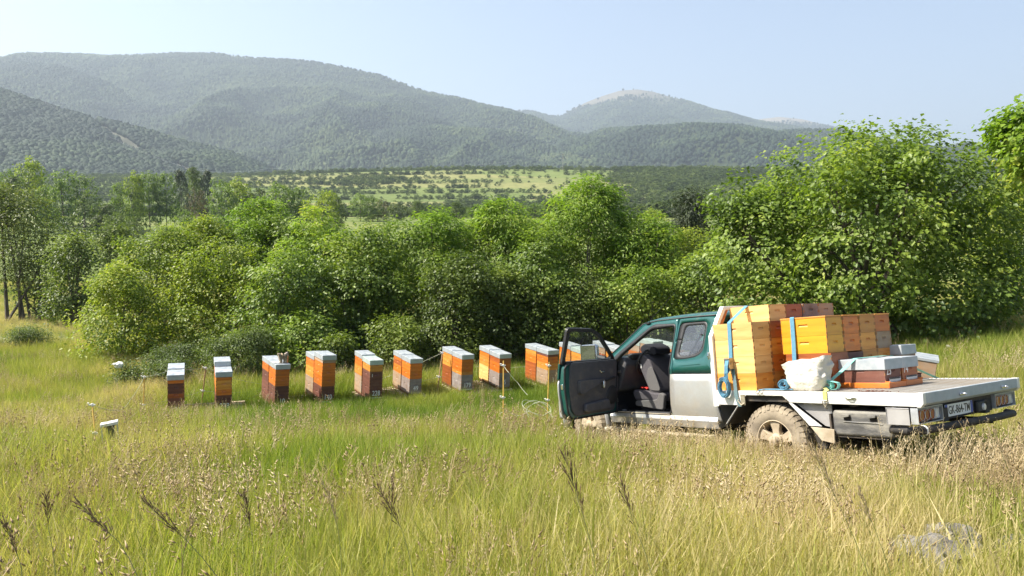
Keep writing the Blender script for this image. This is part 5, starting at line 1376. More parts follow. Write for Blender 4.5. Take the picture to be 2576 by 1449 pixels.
# --- cab shell
opening = rounded([(-2.33, 0.215), (-2.43, 0.30), (-2.455, 0.60), (-2.42, 0.80), (-2.26, 0.94), (-1.80, 1.235), (-1.395, 1.255), (-1.41, 0.80), (-1.425, 0.40), (-1.44, 0.225)], 0.06)
shell_o = [(-2.52, 0.10), (-2.60, 0.40), (-2.60, 0.80), (-2.53, 0.875), (-1.93, 1.315), (-1.70, 1.335), (-1.36, 1.345), (-1.365, 0.80), (-1.39, 0.40), (-1.40, 0.10)]
qw_o = [(-1.40, 0.69), (-1.385, 0.95), (-1.345, 1.345), (-0.90, 1.345), (-0.76, 1.335), (-0.735, 1.25), (-0.745, 0.90), (-0.752, 0.69)]
qw_i = rounded([(-1.372, 0.852), (-1.33, 1.285), (-0.945, 1.285), (-0.905, 1.24), (-0.925, 0.93), (-1.02, 0.875), (-1.2, 0.852)], 0.06)
qw_g = rounded([(-1.305, 0.905), (-1.25, 1.245), (-0.975, 1.245), (-0.945, 1.21), (-0.96, 0.97), (-1.04, 0.915), (-1.2, 0.89)], 0.06)
ring(shell_o, opening, (-1.93, 0.75)).build('door_frame', M_GREEN, truck, solid=0.03, smooth=35)
ring(qw_o, qw_i, (-1.12, 1.07)).build('upper_quarter_panel', M_GREEN, truck, solid=0.02, smooth=35)
fr = ring(qw_i, qw_g, (-1.13, 1.08), off=0.006).build('quarter_window', M_RUB, truck, solid=0.008, smooth=35)
g = MB(); gp = side(qw_g, False, 0.008); g.add(gp, [tuple(range(len(gp)))]); g.build('pane', M_GLASS, fr)
MB().tube([(-0.985, ys(1.13) - 0.005, 1.13), (-0.985, ys(1.13) - 0.015, 1.132)], 0.012, 10).build('window_catch', M_RUB, fr)
def lower_panel(x0f, x1f, mirror=False, zs=(0.685, 0.60, 0.5, 0.42, 0.34, 0.27, 0.22, 0.18, 0.155), off=0.0):
    rows = []
    for z in zs:
        a, b = x0f(z), x1f(z)
        prof = 0.0
        t = (0.69 - z) / 0.54
        prof = -0.012 * math.sin(min(1, t) * math.pi) + (0.028 * max(0, t - 0.72) / 0.28)
        rows.append([(a + (b - a) * i / 8, (TW - 0.045 - off - prof) if mirror else 0.045 + off + prof, z) for i in range(9)])
    return MB().sheet(rows)
lower_panel(lambda z: -1.405 - 0.02 * (0.69 - z), lambda z: -0.752 + 0.10 * max(0, 0.69 - z)).build('lower_quarter_panel', M_SILV, truck, solid=0.02, smooth=50)
MB().box(-1.41, -0.752, 0.036, 0.046, 0.682, 0.694).build('belt_moulding', M_RUB, truck)
m = MB()
for zc, d in ((0.80, 0), ): m.prism([(-1.36, 0.775), (-0.95, 0.800), (-0.94, 0.795), (-1.36, 0.768)], ys(0.75) - 0.002, ys(0.75) + 0.01, 'y')
m.build('body_crease', M_GREEN, truck)
op_out = [(-1.93 + (x + 1.93) * 1.20, 0.75 + (z - 0.75) * 1.11) if x < -1.5 else (x + 0.012, 0.75 + (z - 0.75) * 1.06) for x, z in opening]
ring(op_out, opening, (-1.93, 0.75), off=-0.018).build('rubber_surround', M_RUB, truck, solid=0.006, smooth=35)
MB().tube([(x, ys(z) + 0.004, z) for x, z in opening], 0.014, 6, closed=True).build('door_seal', M_RUB, truck, smooth=True)
MB().tube([(x * 1.0, ys(z) - 0.012, z) for x, z in [(-2.56, 0.88), (-2.25, 1.09), (-1.95, 1.306), (-1.70, 1.333), (-1.2, 1.345), (-0.80, 1.342)]], 0.010, 6).build('drip_rail', M_RUB, truck, smooth=True)
# sill and running board
MB().prism([(0.03, 0.155), (0.05, 0.205), (0.16, 0.215), (0.20, 0.10), (0.07, 0.07)], -2.50, -0.74, 'x').build('sill', M_SILV, truck, bevel=0.006)
MB().box(-2.36, -1.46, 0.045, 0.15, 0.208, 0.219).build('step_plate', M_DUST, truck, bevel=0.003)
m = MB().box(-2.10, -0.78, -0.075, 0.04, -0.015, 0.012); m.box(-2.52, -2.10, -0.06, 0.04, -0.02, 0.02)
m.build('running_board', M_DUST, truck, bevel=0.008)
for xx in (-2.3, -1.5, -0.95): MB().box(xx, xx + 0.04, 0.0, 0.30, -0.03, 0.06).build('step_bracket', M_CHAS, truck)
# mirrored right side
ring(shell_o, opening, (-1.93, 0.75), True).build('door_frame', M_GREEN, truck, solid=0.03, smooth=35)
ring(qw_o, qw_i, (-1.12, 1.07), True).build('upper_quarter_panel', M_GREEN, truck, solid=0.02, smooth=35)
fr = ring(qw_i, qw_g, (-1.13, 1.08), True, off=0.006).build('quarter_window', M_RUB, truck, solid=0.008, smooth=35)
g = MB(); gp = side(qw_g, True, 0.008); g.add(gp, [tuple(range(len(gp)))]); g.build('pane', M_GLASS, fr)
lower_panel(lambda z: -1.405, lambda z: -0.752 + 0.10 * max(0, 0.69 - z), True).build('lower_quarter_panel', M_SILV, truck, solid=0.02, smooth=50)
MB().prism([(TW - 0.03, 0.155), (TW - 0.05, 0.205), (TW - 0.16, 0.215), (TW - 0.20, 0.10), (TW - 0.07, 0.07)], -2.50, -0.74, 'x').build('sill', M_SILV, truck, bevel=0.006)
# right door, shut, with glass
dr = empty('door', 'closed passenger door', None, parent=truck)
lower_panel(lambda z: -2.45, lambda z: -1.41, True, zs=(0.69, 0.6, 0.5, 0.4, 0.3, 0.22)).build('lower_skin', M_SILV, dr, solid=0.02, smooth=50)
win = rounded([(-2.32, 0.885), (-1.85, 1.19), (-1.44, 1.215), (-1.44, 0.885)], 0.04)
ring(rounded([(-2.45, 0.69), (-2.42, 0.86), (-1.80, 1.245), (-1.40, 1.26), (-1.41, 0.69)], 0.03), win, (-1.80, 1.0), True).build('upper_skin', M_GREEN, dr, solid=0.02, smooth=35)
g = MB(); gp = side(win, True, 0.01); g.add(gp, [tuple(range(len(gp)))]); g.build('pane', M_GLASS, dr)
MB().box(-2.42, -1.44, TW - 0.13, TW - 0.075, 0.25, 0.87).build('inner_trim', M_PLA, dr, bevel=0.01)

# roof, pillars, rear wall, glass
rows = []
for x, z, ins_ in [(-1.97, 1.285, 0.0), (-1.90, 1.315, 0.0), (-1.75, 1.335, 0), (-1.4, 1.348, 0), (-1.0, 1.350, 0), (-0.80, 1.343, 0), (-0.745, 1.315, 0), (-0.725, 1.25, 0)]:
    y0 = ys(min(z, 1.335)) - 0.008
    rows.append([(x - 0.06 * math.sin(math.pi * i / 12) * (1 if x < -1.8 else 0), y0 + (TW - 2 * y0) * i / 12, z + 0.055 * math.sin(math.pi * i / 12) ** 0.6 * (1.0 if x < -0.8 else 0.8)) for i in range(13)])
MB().sheet(rows).build('roof', M_GREEN, truck, solid=0.02, smooth=50)
hd = MB().box(-1.95, -0.78, 0.26, TW - 0.26, 1.285, 1.30).build('headliner', M_FABL, truck)
rows = []
for t in np.linspace(0, 1, 6):
    x = -2.50 + 0.58 * t; z = 0.885 + 0.41 * t; y0 = ys(z) + 0.03
    rows.append([(x - 0.13 * math.sin(math.pi * i / 10), y0 + (TW - 2 * y0) * i / 10, z) for i in range(11)])
ws = MB().sheet(rows).build('windscreen', M_GLASS, truck, smooth=True)
MB().tube([(-2.62, 0.3, 0.90), (-2.60, 0.8, 0.93), (-2.56, 1.3, 0.91)], 0.008, 5).build('wiper', M_RUB, truck)
rw_o = [(0.12, 0.69), (0.10, 0.9), (0.23, 1.32), (TW - 0.23, 1.32), (TW - 0.10, 0.9), (TW - 0.12, 0.69)]
rw_i = rounded([(0.30, 0.92), (0.36, 1.23), (TW - 0.36, 1.23), (TW - 0.30, 0.92)], 0.05)
c = (TW / 2, 1.05); angs = sorted(set([round(-math.pi + 2 * math.pi * i / 40, 4) for i in range(40)] + [round(math.atan2(p[1] - c[1], p[0] - c[0]), 4) for p in rw_o]))
a_, b_ = resamp(rw_o, c, angs), resamp(rw_i, c, angs)
rwall = MB().sheet([[(-0.745, p[0], p[1]) for p in a_ + a_[:1]], [(-0.74, p[0], p[1]) for p in b_ + b_[:1]]]).build('rear_wall', M_GREEN, truck, solid=0.02)
g = MB(); g.add([(-0.742, p[0], p[1]) for p in rw_i], [tuple(range(len(rw_i)))]); g.build('rear_pane', M_GLASS, rwall)
MB().box(-0.765, -0.735, 0.10, TW - 0.10, 0.14, 0.70).build('rear_wall_lower', M_SILV, truck)
# nose: bonnet, wings, bumper, grille, headlights
def wing(mirror):
    n = 14; arch = [(-2.96 + 0.44 * math.cos(a), 0.02 + 0.44 * math.sin(a)) for a in np.linspace(math.radians(8), math.radians(172), n)]
    poly = [(-2.60, 0.08)] + [(-2.60, 0.86), (-2.85, 0.82), (-3.30, 0.74), (-3.50, 0.62), (-3.52, 0.25), (-3.42, 0.08)] + arch[::-1]
    y0, y1 = (TW - 0.09, TW - 0.045) if mirror else (0.045, 0.09)
    return MB().prism(poly, y0, y1, 'y')
for mi in (False, True): wing(mi).build('wing', M_SILV, truck, bevel=0.01)
for mi in (False, True):
    f = MB(); y0 = TW - 0.02 if mi else -0.02
    pts = [(-2.96 + 0.45 * math.cos(a), y0, 0.02 + 0.45 * math.sin(a)) for a in np.linspace(math.radians(-8), math.radians(188), 16)]
    pts2 = [(-2.96 + 0.42 * math.cos(a), (TW - 0.10) if mi else 0.10, 0.02 + 0.42 * math.sin(a)) for a in np.linspace(math.radians(-8), math.radians(188), 16)]
    f.sheet([pts, pts2]).build('wheel_flare', M_SILV, truck, solid=0.02, smooth=50)
    pa = [(-2.96 + 0.44 * math.cos(a), (TW - 0.06) if mi else 0.06, 0.02 + 0.44 * math.sin(a)) for a in np.linspace(math.radians(-12), math.radians(192), 16)]
    pb = [(x, (TW - 0.42) if mi else 0.42, z) for x, _, z in pa]
    MB().sheet([pa, pb]).build('wheel_arch_liner', M_CHAS, truck)
MB().sheet([[(x, 0.07 + (TW - 0.14) * i / 10, z + 0.05 * math.sin(math.pi * i / 10) ** 0.7) for i in range(11)] for x, z in [(-2.58, 0.86), (-2.9, 0.835), (-3.2, 0.79), (-3.42, 0.73), (-3.54, 0.62)]]).build('bonnet', M_GREEN, truck, solid=0.02, smooth=50)
MB().box(-3.56, -3.50, 0.30, TW - 0.30, 0.36, 0.60).build('grille', M_RUB, truck, bevel=0.01)
for yy in (0.07, TW - 0.30): MB().box(-3.565, -3.49, yy, yy + 0.23, 0.38, 0.58).build('headlight', M_CLR, truck, bevel=0.02)
MB().box(-3.62, -3.50, 0.06, TW - 0.06, 0.06, 0.34).build('front_bumper', M_SILV, truck, bevel=0.04, seg=3)
MB().tube([(-1.86, 0.20, 1.315), (-1.30, 0.20, 1.715)], 0.0035, 5, r2=0.0015).box(-1.89, -1.82, 0.18, 0.215, 1.305, 1.325).build('aerial', M_RUB, truck)
# mud flap / lower body behind front wheel
MB().prism([(-2.62, 0.10), (-2.50, 0.10), (-2.52, -0.02), (-2.60, -0.17), (-2.70, -0.17)], 0.06, 0.30, 'y').build('mud_flap', M_DUST, truck)

# --- interior
MB().box(-2.62, -0.77, 0.10, TW - 0.10, 0.13, 0.17).build('cab_floor', M_PLB, truck)
MB().box(-2.66, -2.60, 0.10, TW - 0.10, 0.13, 0.86).build('firewall', M_PLB, truck)
dash = MB().prism([(-2.62, 0.86), (-2.36, 0.905), (-2.27, 0.89), (-2.24, 0.80), (-2.30, 0.68), (-2.40, 0.48), (-2.62, 0.40)], 0.13, TW - 0.13, 'y').build('dashboard', M_PLA, truck, bevel=0.02, seg=3)
MB().box(-2.33, -2.23, 0.24, 0.66, 0.86, 0.945).build('instrument_hood', M_PLB, dash, bevel=0.03, seg=3)
MB().prism([(-2.44, 0.86), (-2.38, 0.85), (-2.34, 0.66), (-2.42, 0.66)], 0.115, 0.22, 'y').build('air_vent', M_PLB, dash, bevel=0.01)
for k in range(2): MB().box(-2.385 + 0.035 * k, -2.36 + 0.035 * k, 0.105, 0.118, 0.70, 0.735).build('switch', M_FABL, dash, bevel=0.003)
MB().prism([(-2.62, 0.86), (-2.40, 0.72), (-2.42, 0.45), (-2.62, 0.30)], 0.10, 0.14, 'y').build('kick_panel', M_FABL, dash, bevel=0.01)
wm = Matrix.Translation((-2.14, 0.43, 0.83)) @ Matrix.Rotation(rad(-62), 4, 'Y')
st = MB().tube([wm @ Vector((0.185 * math.cos(a), 0.185 * math.sin(a), 0)) for a in np.linspace(0, 2 * math.pi, 33)[:-1]], 0.015, 8, closed=True).build('steering_wheel', M_PLB, truck, smooth=True)
s = MB()
for a in (0.4, 2.74, 4.7): s.tube([wm @ Vector((0.18 * math.cos(a), 0.18 * math.sin(a), 0)), wm @ Vector((0, 0, -0.03))], 0.014, 5)
s.tube([wm @ Vector((0, 0, -0.02)), (-2.34, 0.43, 0.74)], 0.04, 10).build('steering_column', M_PLB, st)
def seat(y0, nm='seat'):
    o = empty(nm, None, None, parent=truck)
    y1 = y0 + 0.46
    MB().prism(rounded([(-2.31, 0.44), (-2.28, 0.475), (-1.80, 0.44), (-1.80, 0.33), (-2.27, 0.335)], 0.04), y0, y1, 'y').build('cushion', M_FAB, o, bevel=0.03, seg=3)
    MB().prism(rounded([(-2.24, 0.335), (-2.24, 0.27), (-1.76, 0.23), (-1.72, 0.42), (-1.80, 0.45), (-1.86, 0.36)], 0.03), y0 - 0.025, y0 + 0.03, 'y').build('side_cover', M_FABL, o, bevel=0.012, seg=2)
    MB().prism([(-2.2, 0.27), (-1.8, 0.24), (-1.8, 0.17), (-2.2, 0.17)], y0 + 0.04, y1 - 0.04, 'y').build('seat_rail', M_PLB, o)
    bk = rounded([(-1.99, 0.43), (-2.10, 0.66), (-2.185, 0.84), (-2.165, 0.905), (-2.08, 0.925), (-1.97, 0.86), (-1.87, 0.62), (-1.80, 0.44)], 0.05)
    MB().prism(bk, y0 + 0.01, y1 - 0.01, 'y').build('backrest', M_FAB, o, bevel=0.045, seg=3)
    MB().prism(rounded([(-1.985, 0.47), (-2.04, 0.62), (-2.00, 0.74), (-1.93, 0.78), (-1.855, 0.62), (-1.80, 0.46)], 0.05), y0 - 0.002, y0 + 0.012, 'y').build('side_bolster', M_FABL, o, bevel=0.006)
    MB().prism(rounded([(-2.20, 0.945), (-2.20, 1.02), (-2.10, 1.065), (-1.93, 1.00), (-1.93, 0.90), (-2.05, 0.93)], 0.05), y0 + 0.09, y1 - 0.09, 'y').build('headrest', M_FABB, o, bevel=0.035, seg=3)
    MB().box(-2.115, -2.105, y0 - 0.003, y0 + 0.008, 0.75, 0.80).build('seat_tag', M_WHITE, o)
    return o
seat(0.27); seat(1.05)
rc = MB(); rr = random.Random(9)
rc.sheet([[(-2.22 + 0.026 * i, 0.32 + 0.03 * j, 0.478 + 0.030 * abs(math.sin(i * 1.3 + j * 0.9)) + 0.008 * rr.random() - 0.002 * i) for i in range(10)] for j in range(8)])
tag(rc.build('red_cloth', M_REDC, smooth=True), 'crumpled red cloth on the driver seat of the truck', 'cloth').matrix_world = TM
wp = MB(); wp.sheet([[(-2.60 + 0.03 * i, 0.20 + 0.04 * j, 0.178 + 0.035 * abs(math.sin(i * 0.9 + j * 1.7))) for i in range(6)] for j in range(4)])
tag(wp.build('crumpled_paper', M_WHITE, smooth=True), 'white crumpled wrapper in the driver footwell', 'paper').matrix_world = TM
MB().box(-1.87, -1.84, 0.78, 1.04, 1.165, 1.235).tube([(-1.86, 0.9, 1.22), (-1.90, 0.9, 1.30)], 0.008, 5).build('rear_view_mirror', M_PLB, truck, bevel=0.012)
MB().sheet([[(-1.06, 0.26, 1.20), (-1.06, 0.305, 1.20)], [(-1.20, 0.24, 0.98), (-1.20, 0.285, 0.98)], [(-1.38, 0.20, 0.75), (-1.38, 0.245, 0.75)]]).build('seat_belt', M_FABL, truck)

# --- open driver door, hinged at the front
door = empty('door', 'open driver door showing its dark inner panel', None, (-2.455, 0.055, 0), (0, 0, rad(-80)), parent=truck)
def yd(z): return max(0, z - 0.75) * 0.30                 # local inward lean
def dside(pts, off): return [(x, yd(z) + off, z) for x, z in pts]
def dprism(poly, a, b):
    n = len(poly); m = MB(); v = dside(poly, a) + dside(poly, b)
    m.add(v, [tuple(range(n)), tuple(range(2 * n - 1, n - 1, -1))] + [(i, i + n, (i + 1) % n + n, (i + 1) % n) for i in range(n)]); return m
lo = rounded([(0.02, 0.20), (0.94, 0.195), (1.01, 0.28), (1.045, 0.55), (1.035, 0.69), (0.0, 0.69), (-0.01, 0.45)], 0.06)
dprism(lo, -0.012, 0.012).build('lower_skin', M_SILV, door, bevel=0.006)
up = [(0.0, 0.69), (1.035, 0.69), (1.045, 0.88), (0.0, 0.88)]
dprism(up, -0.012, 0.012).build('upper_skin', M_GREEN, door, bevel=0.004)
body = rounded([(0.04, 0.215), (0.93, 0.21), (0.985, 0.29), (1.02, 0.55), (1.02, 0.87), (0.02, 0.87), (0.02, 0.4)], 0.06)
dprism(body, 0.012, 0.085).build('door_shell', M_GREEN, door, bevel=0.012)
for z in (0.36, 0.62): MB().box(-0.04, 0.02, 0.02, 0.06, z - 0.03, z + 0.03).build('hinge', M_SILV, door, bevel=0.004)
MB().box(1.012, 1.026, 0.03, 0.065, 0.57, 0.63).build('latch', M_CHR, door, bevel=0.003)
# window frame
wo = rounded([(0.0, 0.86), (0.04, 0.93), (0.40, 1.225), (0.56, 1.285), (1.045, 1.305), (1.045, 0.86)], 0.05)
wi = rounded([(0.085, 0.90), (0.13, 0.955), (0.44, 1.195), (0.58, 1.245), (0.985, 1.262), (0.99, 0.90)], 0.04)
c = (0.62, 1.03); angs = sorted(set([round(-math.pi + 2 * math.pi * i / 48, 4) for i in range(48)] + [round(math.atan2(p[1] - c[1], p[0] - c[0]), 4) for p in wo + wi]))
a_, b_ = resamp(wo, c, angs), resamp(wi, c, angs)
wf = MB().sheet([dside(a_ + a_[:1], 0.03), dside(b_ + b_[:1], 0.03)]).build('window_frame', M_RUB, door, solid=0.035)
gp = dside(b_, 0.03); g = MB(); g.add(gp, [tuple(range(len(gp)))]); g.build('pane', M_GLASS, door)
MB().tube(dside([(p[0], p[1]) for p in body], 0.088), 0.012, 6, closed=True).build('door_seal', M_RUB, door, smooth=True)
trim = rounded([(0.10, 0.245), (0.86, 0.24), (0.93, 0.31), (0.95, 0.55), (0.945, 0.885), (0.03, 0.885), (0.05, 0.5)], 0.06)
dprism(trim, 0.085, 0.105).build('trim_panel', M_PLA, door, bevel=0.012, seg=3)
M_TRIM2 = pmat('mid_grey_fabric_trim', (0.10, 0.10, 0.112), (0.08, 0.08, 0.09), 70, 0.85)
dprism(rounded([(0.10, 0.70), (0.16, 0.80), (0.80, 0.82), (0.83, 0.70)], 0.05), 0.105, 0.113).build('trim_inlay', M_TRIM2, door, bevel=0.005)
dprism(rounded([(0.30, 0.655), (0.82, 0.66), (0.82, 0.50), (0.74, 0.50), (0.46, 0.59)], 0.03), 0.105, 0.165).build('armrest', M_PLA, door, bevel=0.02, seg=3)
dprism(rounded([(0.10, 0.675), (0.34, 0.635), (0.34, 0.61), (0.10, 0.645)], 0.012), 0.12, 0.16).build('grab_handle', M_PLB, door, bevel=0.008)
dprism(rounded([(0.33, 0.63), (0.37, 0.63), (0.37, 0.54), (0.345, 0.54)], 0.012), 0.12, 0.17).build('window_crank', M_CHR, door, bevel=0.006)
dprism(rounded([(0.26, 0.71), (0.44, 0.71), (0.44, 0.79), (0.26, 0.79)], 0.03), 0.113, 0.118).build('handle_recess', M_PLB, door)
MB().tube([(0.29, 0.125, 0.765), (0.31, 0.135, 0.735), (0.36, 0.137, 0.735), (0.385, 0.125, 0.765)], 0.008, 6).build('inner_handle', M_CHR, door)
MB().lathe([(0.0, 0.135), (0.10, 0.132), (0.115, 0.120), (0.125, 0.105)], 28, 'y', (0.145, 0, 0.445)).build('speaker_grille', M_PLB, door, smooth=True)
dprism(rounded([(0.26, 0.40), (0.72, 0.375), (0.74, 0.29), (0.70, 0.265), (0.24, 0.275)], 0.03), 0.105, 0.160).build('door_pocket', M_PLA, door, bevel=0.018, seg=3)
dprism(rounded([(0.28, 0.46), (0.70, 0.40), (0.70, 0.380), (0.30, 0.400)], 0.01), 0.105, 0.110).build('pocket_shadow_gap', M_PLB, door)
# wing mirror (outside of the door)
mr_ = empty('wing_mirror', None, None, (0.13, -0.01, 0.965), (0, 0, rad(6)), parent=door); mr_.scale = (1.2, 1.38, 1.32)
MB().tube([(0, 0.03, -0.05), (0.0, -0.06, -0.03)], 0.025, 8).build('mirror_arm', M_RUB, mr_)
MB().box(-0.035, 0.035, -0.235, -0.045, -0.075, 0.095).build('mirror_housing', M_CHR, mr_, bevel=0.028, seg=3)
MB().box(0.033, 0.0385, -0.225, -0.055, -0.066, 0.086).build('mirror_rim', M_RUB, mr_, bevel=0.003)
MB().box(0.0385, 0.040, -0.218, -0.062, -0.059, 0.079).build('mirror_glass', M_MIRR, mr_)

# --- wheels
def wheel(x, y, steer, inner_face=1):
    o = empty('wheel', None, None, (x, y, 0), (0, 0, rad(steer)), parent=truck)
    s = inner_face                                        # +1: outer face looks to -y
    R = 0.372
    prof = [(0.205, 0.02), (0.235, 0.004), (0.29, 0.0), (0.335, 0.012), (0.360, 0.035), (0.363, 0.06), (0.363, 0.19), (0.360, 0.215), (0.335, 0.238), (0.29, 0.25), (0.235, 0.246), (0.205, 0.23)]
    MB().lathe([(r, h * s) for r, h in prof], 56, 'y').build('tyre', M_TYRE, o, smooth=50)
    tr = MB(); n = 38
    for k in range(n):
        for (h0, h1, da, r0, r1) in ((0.012, 0.075, 0, 0.340, R + 0.004), (0.09, 0.155, 0.5, 0.36, R + 0.004), (0.17, 0.238, 0, 0.340, R + 0.004)):
            a0 = 2 * math.pi * (k + da) / n; a1 = a0 + 2 * math.pi / n * 0.68
            v = []
            for a in (a0, a1):
                for (rr_, hh) in ((r0 - 0.012, h0), (R if h0 > 0.05 else R - 0.006, h0 + 0.004), (R, h1), (r0 - 0.012, h1)):
                    v.append((rr_ * math.cos(a), hh * s, rr_ * math.sin(a)))
            tr.add(v, [(0, 1, 2, 3), (7, 6, 5, 4), (0, 4, 5, 1), (1, 5, 6, 2), (2, 6, 7, 3)])
        # side lugs
        a0 = 2 * math.pi * k / n; a1 = a0 + 2 * math.pi / n * 0.6; rl = 0.302 if k % 2 else 0.318
        v = [(r_ * math.cos(a), h_ * s, r_ * math.sin(a)) for a in (a0, a1) for (r_, h_) in ((rl, -0.001), (0.352, 0.018), (0.352, 0.03), (rl, 0.012))]
        tr.add(v, [(0, 1, 2, 3), (7, 6, 5, 4), (0, 4, 5, 1), (1, 5, 6, 2), (2, 6, 7, 3), (3, 7, 4, 0)])
    t = tr.build('tread', M_TYRE, o); t['kind'] = 'stuff'
    MB().lathe([(r, h * s) for r, h in [(0.214, 0.016), (0.205, 0.012), (0.197, 0.022), (0.188, 0.06), (0.185, 0.16), (0.20, 0.2)]], 40, 'y').build('rim', M_RIM, o, smooth=35)
    MB().lathe([(r, h * s) for r, h in [(0.186, 0.15), (0.10, 0.155), (0.0, 0.155)]], 30, 'y').build('brake_drum', M_TYREB, o)
    for k in range(5):
        a = 2 * math.pi * k / 5 + 0.3; u = Vector((math.cos(a), 0, math.sin(a))); w_ = Vector((-math.sin(a), 0, math.cos(a)))
        v = []
        for (r_, hw_, h0, h1) in ((0.05, 0.045, 0.045, 0.10), (0.11, 0.040, 0.038, 0.085), (0.192, 0.062, 0.030, 0.07)):
            for q in (-hw_, hw_):
                for h in (h0, h1): v.append(u * r_ + w_ * q + Vector((0, h * s, 0)))
        MB().add(v, [(0, 4, 6, 2), (4, 8, 10, 6), (0, 1, 5, 4), (4, 5, 9, 8), (2, 6, 7, 3), (6, 10, 11, 7), (0, 2, 3, 1), (8, 9, 11, 10)]).build('spoke', M_RIM, o, bevel=0.006)
    MB().lathe([(r, h * s) for r, h in [(0.078, 0.06), (0.072, 0.030), (0.058, 0.022), (0.052, -0.002), (0.046, -0.028), (0.030, -0.034), (0.0, -0.034)]], 24, 'y').build('hub_cap', M_RIM, o, smooth=30)
    return o
wheel(0, 0, 0); wheel(-2.96, 0.02, -10)
wheel(0, TW, 0, -1); wheel(-2.96, TW - 0.02, -10, -1)
MB().tube([(0, 0.2, 0), (0, TW - 0.2, 0)], 0.05, 10).lathe([(0.0, -0.12), (0.13, -0.06), (0.15, 0), (0.13, 0.06), (0.0, 0.12)], 16, 'y', (0, TW / 2, 0)).build('rear_axle', M_CHAS, truck)
for yy in (0.42, TW - 0.52):
    MB().prism([(-3.45, 0.05), (-3.45, 0.20), (-0.7, 0.20), (-0.4, 0.34), (1.50, 0.34), (1.50, 0.22), (-0.3, 0.20), (-0.7, 0.05)], yy, yy + 0.09, 'y').build('chassis_rail', M_CHAS, truck)
    MB().tube([(-0.6, yy + 0.04, 0.10), (-0.2, yy + 0.04, -0.02), (0.2, yy + 0.04, -0.02), (0.75, yy + 0.04, 0.14)], 0.03, 6).build('leaf_spring', M_CHAS, truck)
MB().box(-0.55, 0.60, 0.55, 1.05, 0.0, 0.25).build('fuel_tank', M_CHAS, truck, bevel=0.03)
MB().tube([(-2.0, 0.6, 0.02), (-0.6, 0.6, 0.02), (0.6, 1.3, 0.15), (1.5, 1.35, 0.14)], 0.03, 8).build('exhaust_pipe', M_CHAS, truck)

# --- flatbed
bed = empty('flatbed', 'white aluminium flatbed with grey deck planks', None, parent=truck)
BX0, BX1, BY0, BY1, BZ = -0.68, 1.56, -0.03, 1.87, 0.51
npk = 17; pw = (BX1 - 0.03 - (BX0 + 0.02)) / npk
pm = bpy.data.meshes.new('deck_plank'); b = MB()
b.box(0, pw - 0.004, BY0 + 0.03, BY1 - 0.03, BZ - 0.025, BZ - 0.003)
for q in range(3): b.box(0.02 + q * 0.04, 0.028 + q * 0.04, BY0 + 0.03, BY1 - 0.03, BZ - 0.003, BZ - 0.0005)
pm.from_pydata(b.v, [], b.f); pm.materials.append(M_ALU2)
for i in range(npk): mobj('deck_plank', pm, bed, (BX0 + 0.02 + i * pw, 0, 0.0))
railp = [(BX0, BZ), (BX0, 0.335), (-0.655, 0.335), (-0.64, 0.355), (-0.405, 0.355), (-0.282, 0.463), (0.165, 0.463), (0.245, 0.400), (BX1 - 0.04, 0.392), (BX1, 0.415), (BX1, BZ)]
MB().prism(railp, BY0, BY0 + 0.035, 'y').build('side_rail', M_ALU, bed, bevel=0.004)
MB().prism(railp, BY1 - 0.035, BY1, 'y').build('side_rail', M_ALU, bed, bevel=0.004)
for zz, hh in ((0.452, 0.004), (0.434, 0.003)): MB().box(0.20, BX1 - 0.10, BY0 - 0.0025, BY0 + 0.01, zz, zz + hh).build('rail_rib', M_ALU, bed)
MB().prism([(BX1 - 0.035, BZ + 0.002), (BX1 + 0.003, BZ + 0.002), (BX1 + 0.003, 0.418), (BX1 - 0.02, 0.395), (BX1 - 0.035, 0.395)], BY0 + 0.05, BY1 - 0.05, 'y').build('rear_rail', M_LIDD, bed, bevel=0.004)
for yy in (BY0 - 0.003, BY1 - 0.05): MB().prism([(BX1 - 0.055, BZ + 0.004), (BX1 + 0.006, BZ + 0.004), (BX1 + 0.006, 0.418), (BX1 - 0.02, 0.386), (BX1 - 0.055, 0.386)], yy, yy + 0.053, 'y').build('corner_cap', M_ALU, bed, bevel=0.005)
def latch(p, along):
    m = MB(); x, y, z = p
    o = empty('rope_cleat', None, None, p, (0, 0, 0 if along == 'x' else rad(90)), parent=bed)
    MB().box(-0.05, 0.05, -0.012, 0.004, -0.012, 0.012).build('cleat_plate', M_CHR, o, bevel=0.003)
    MB().tube([(-0.035, -0.012, 0.006), (-0.02, -0.03, 0.0), (0.02, -0.03, 0.0), (0.035, -0.012, 0.006)], 0.006, 6).build('cleat_hook', M_CHR, o)
latch((0.905, BY0, 0.458), 'x')
for yy in (0.66, 1.50): latch((BX1 + 0.006, yy, 0.452), 'y')
m = MB().box(BX0 + 0.02, BX1 - 0.05, BY0 + 0.036, BY0 + 0.06, 0.40, 0.46)
for xx in (-0.5, 0.3, 0.85, 1.4): m.box(xx, xx + 0.06, BY0 + 0.06, BY1 - 0.06, 0.37, 0.475)
m.build('cross_members', M_CHAS, bed)['kind'] = 'stuff'
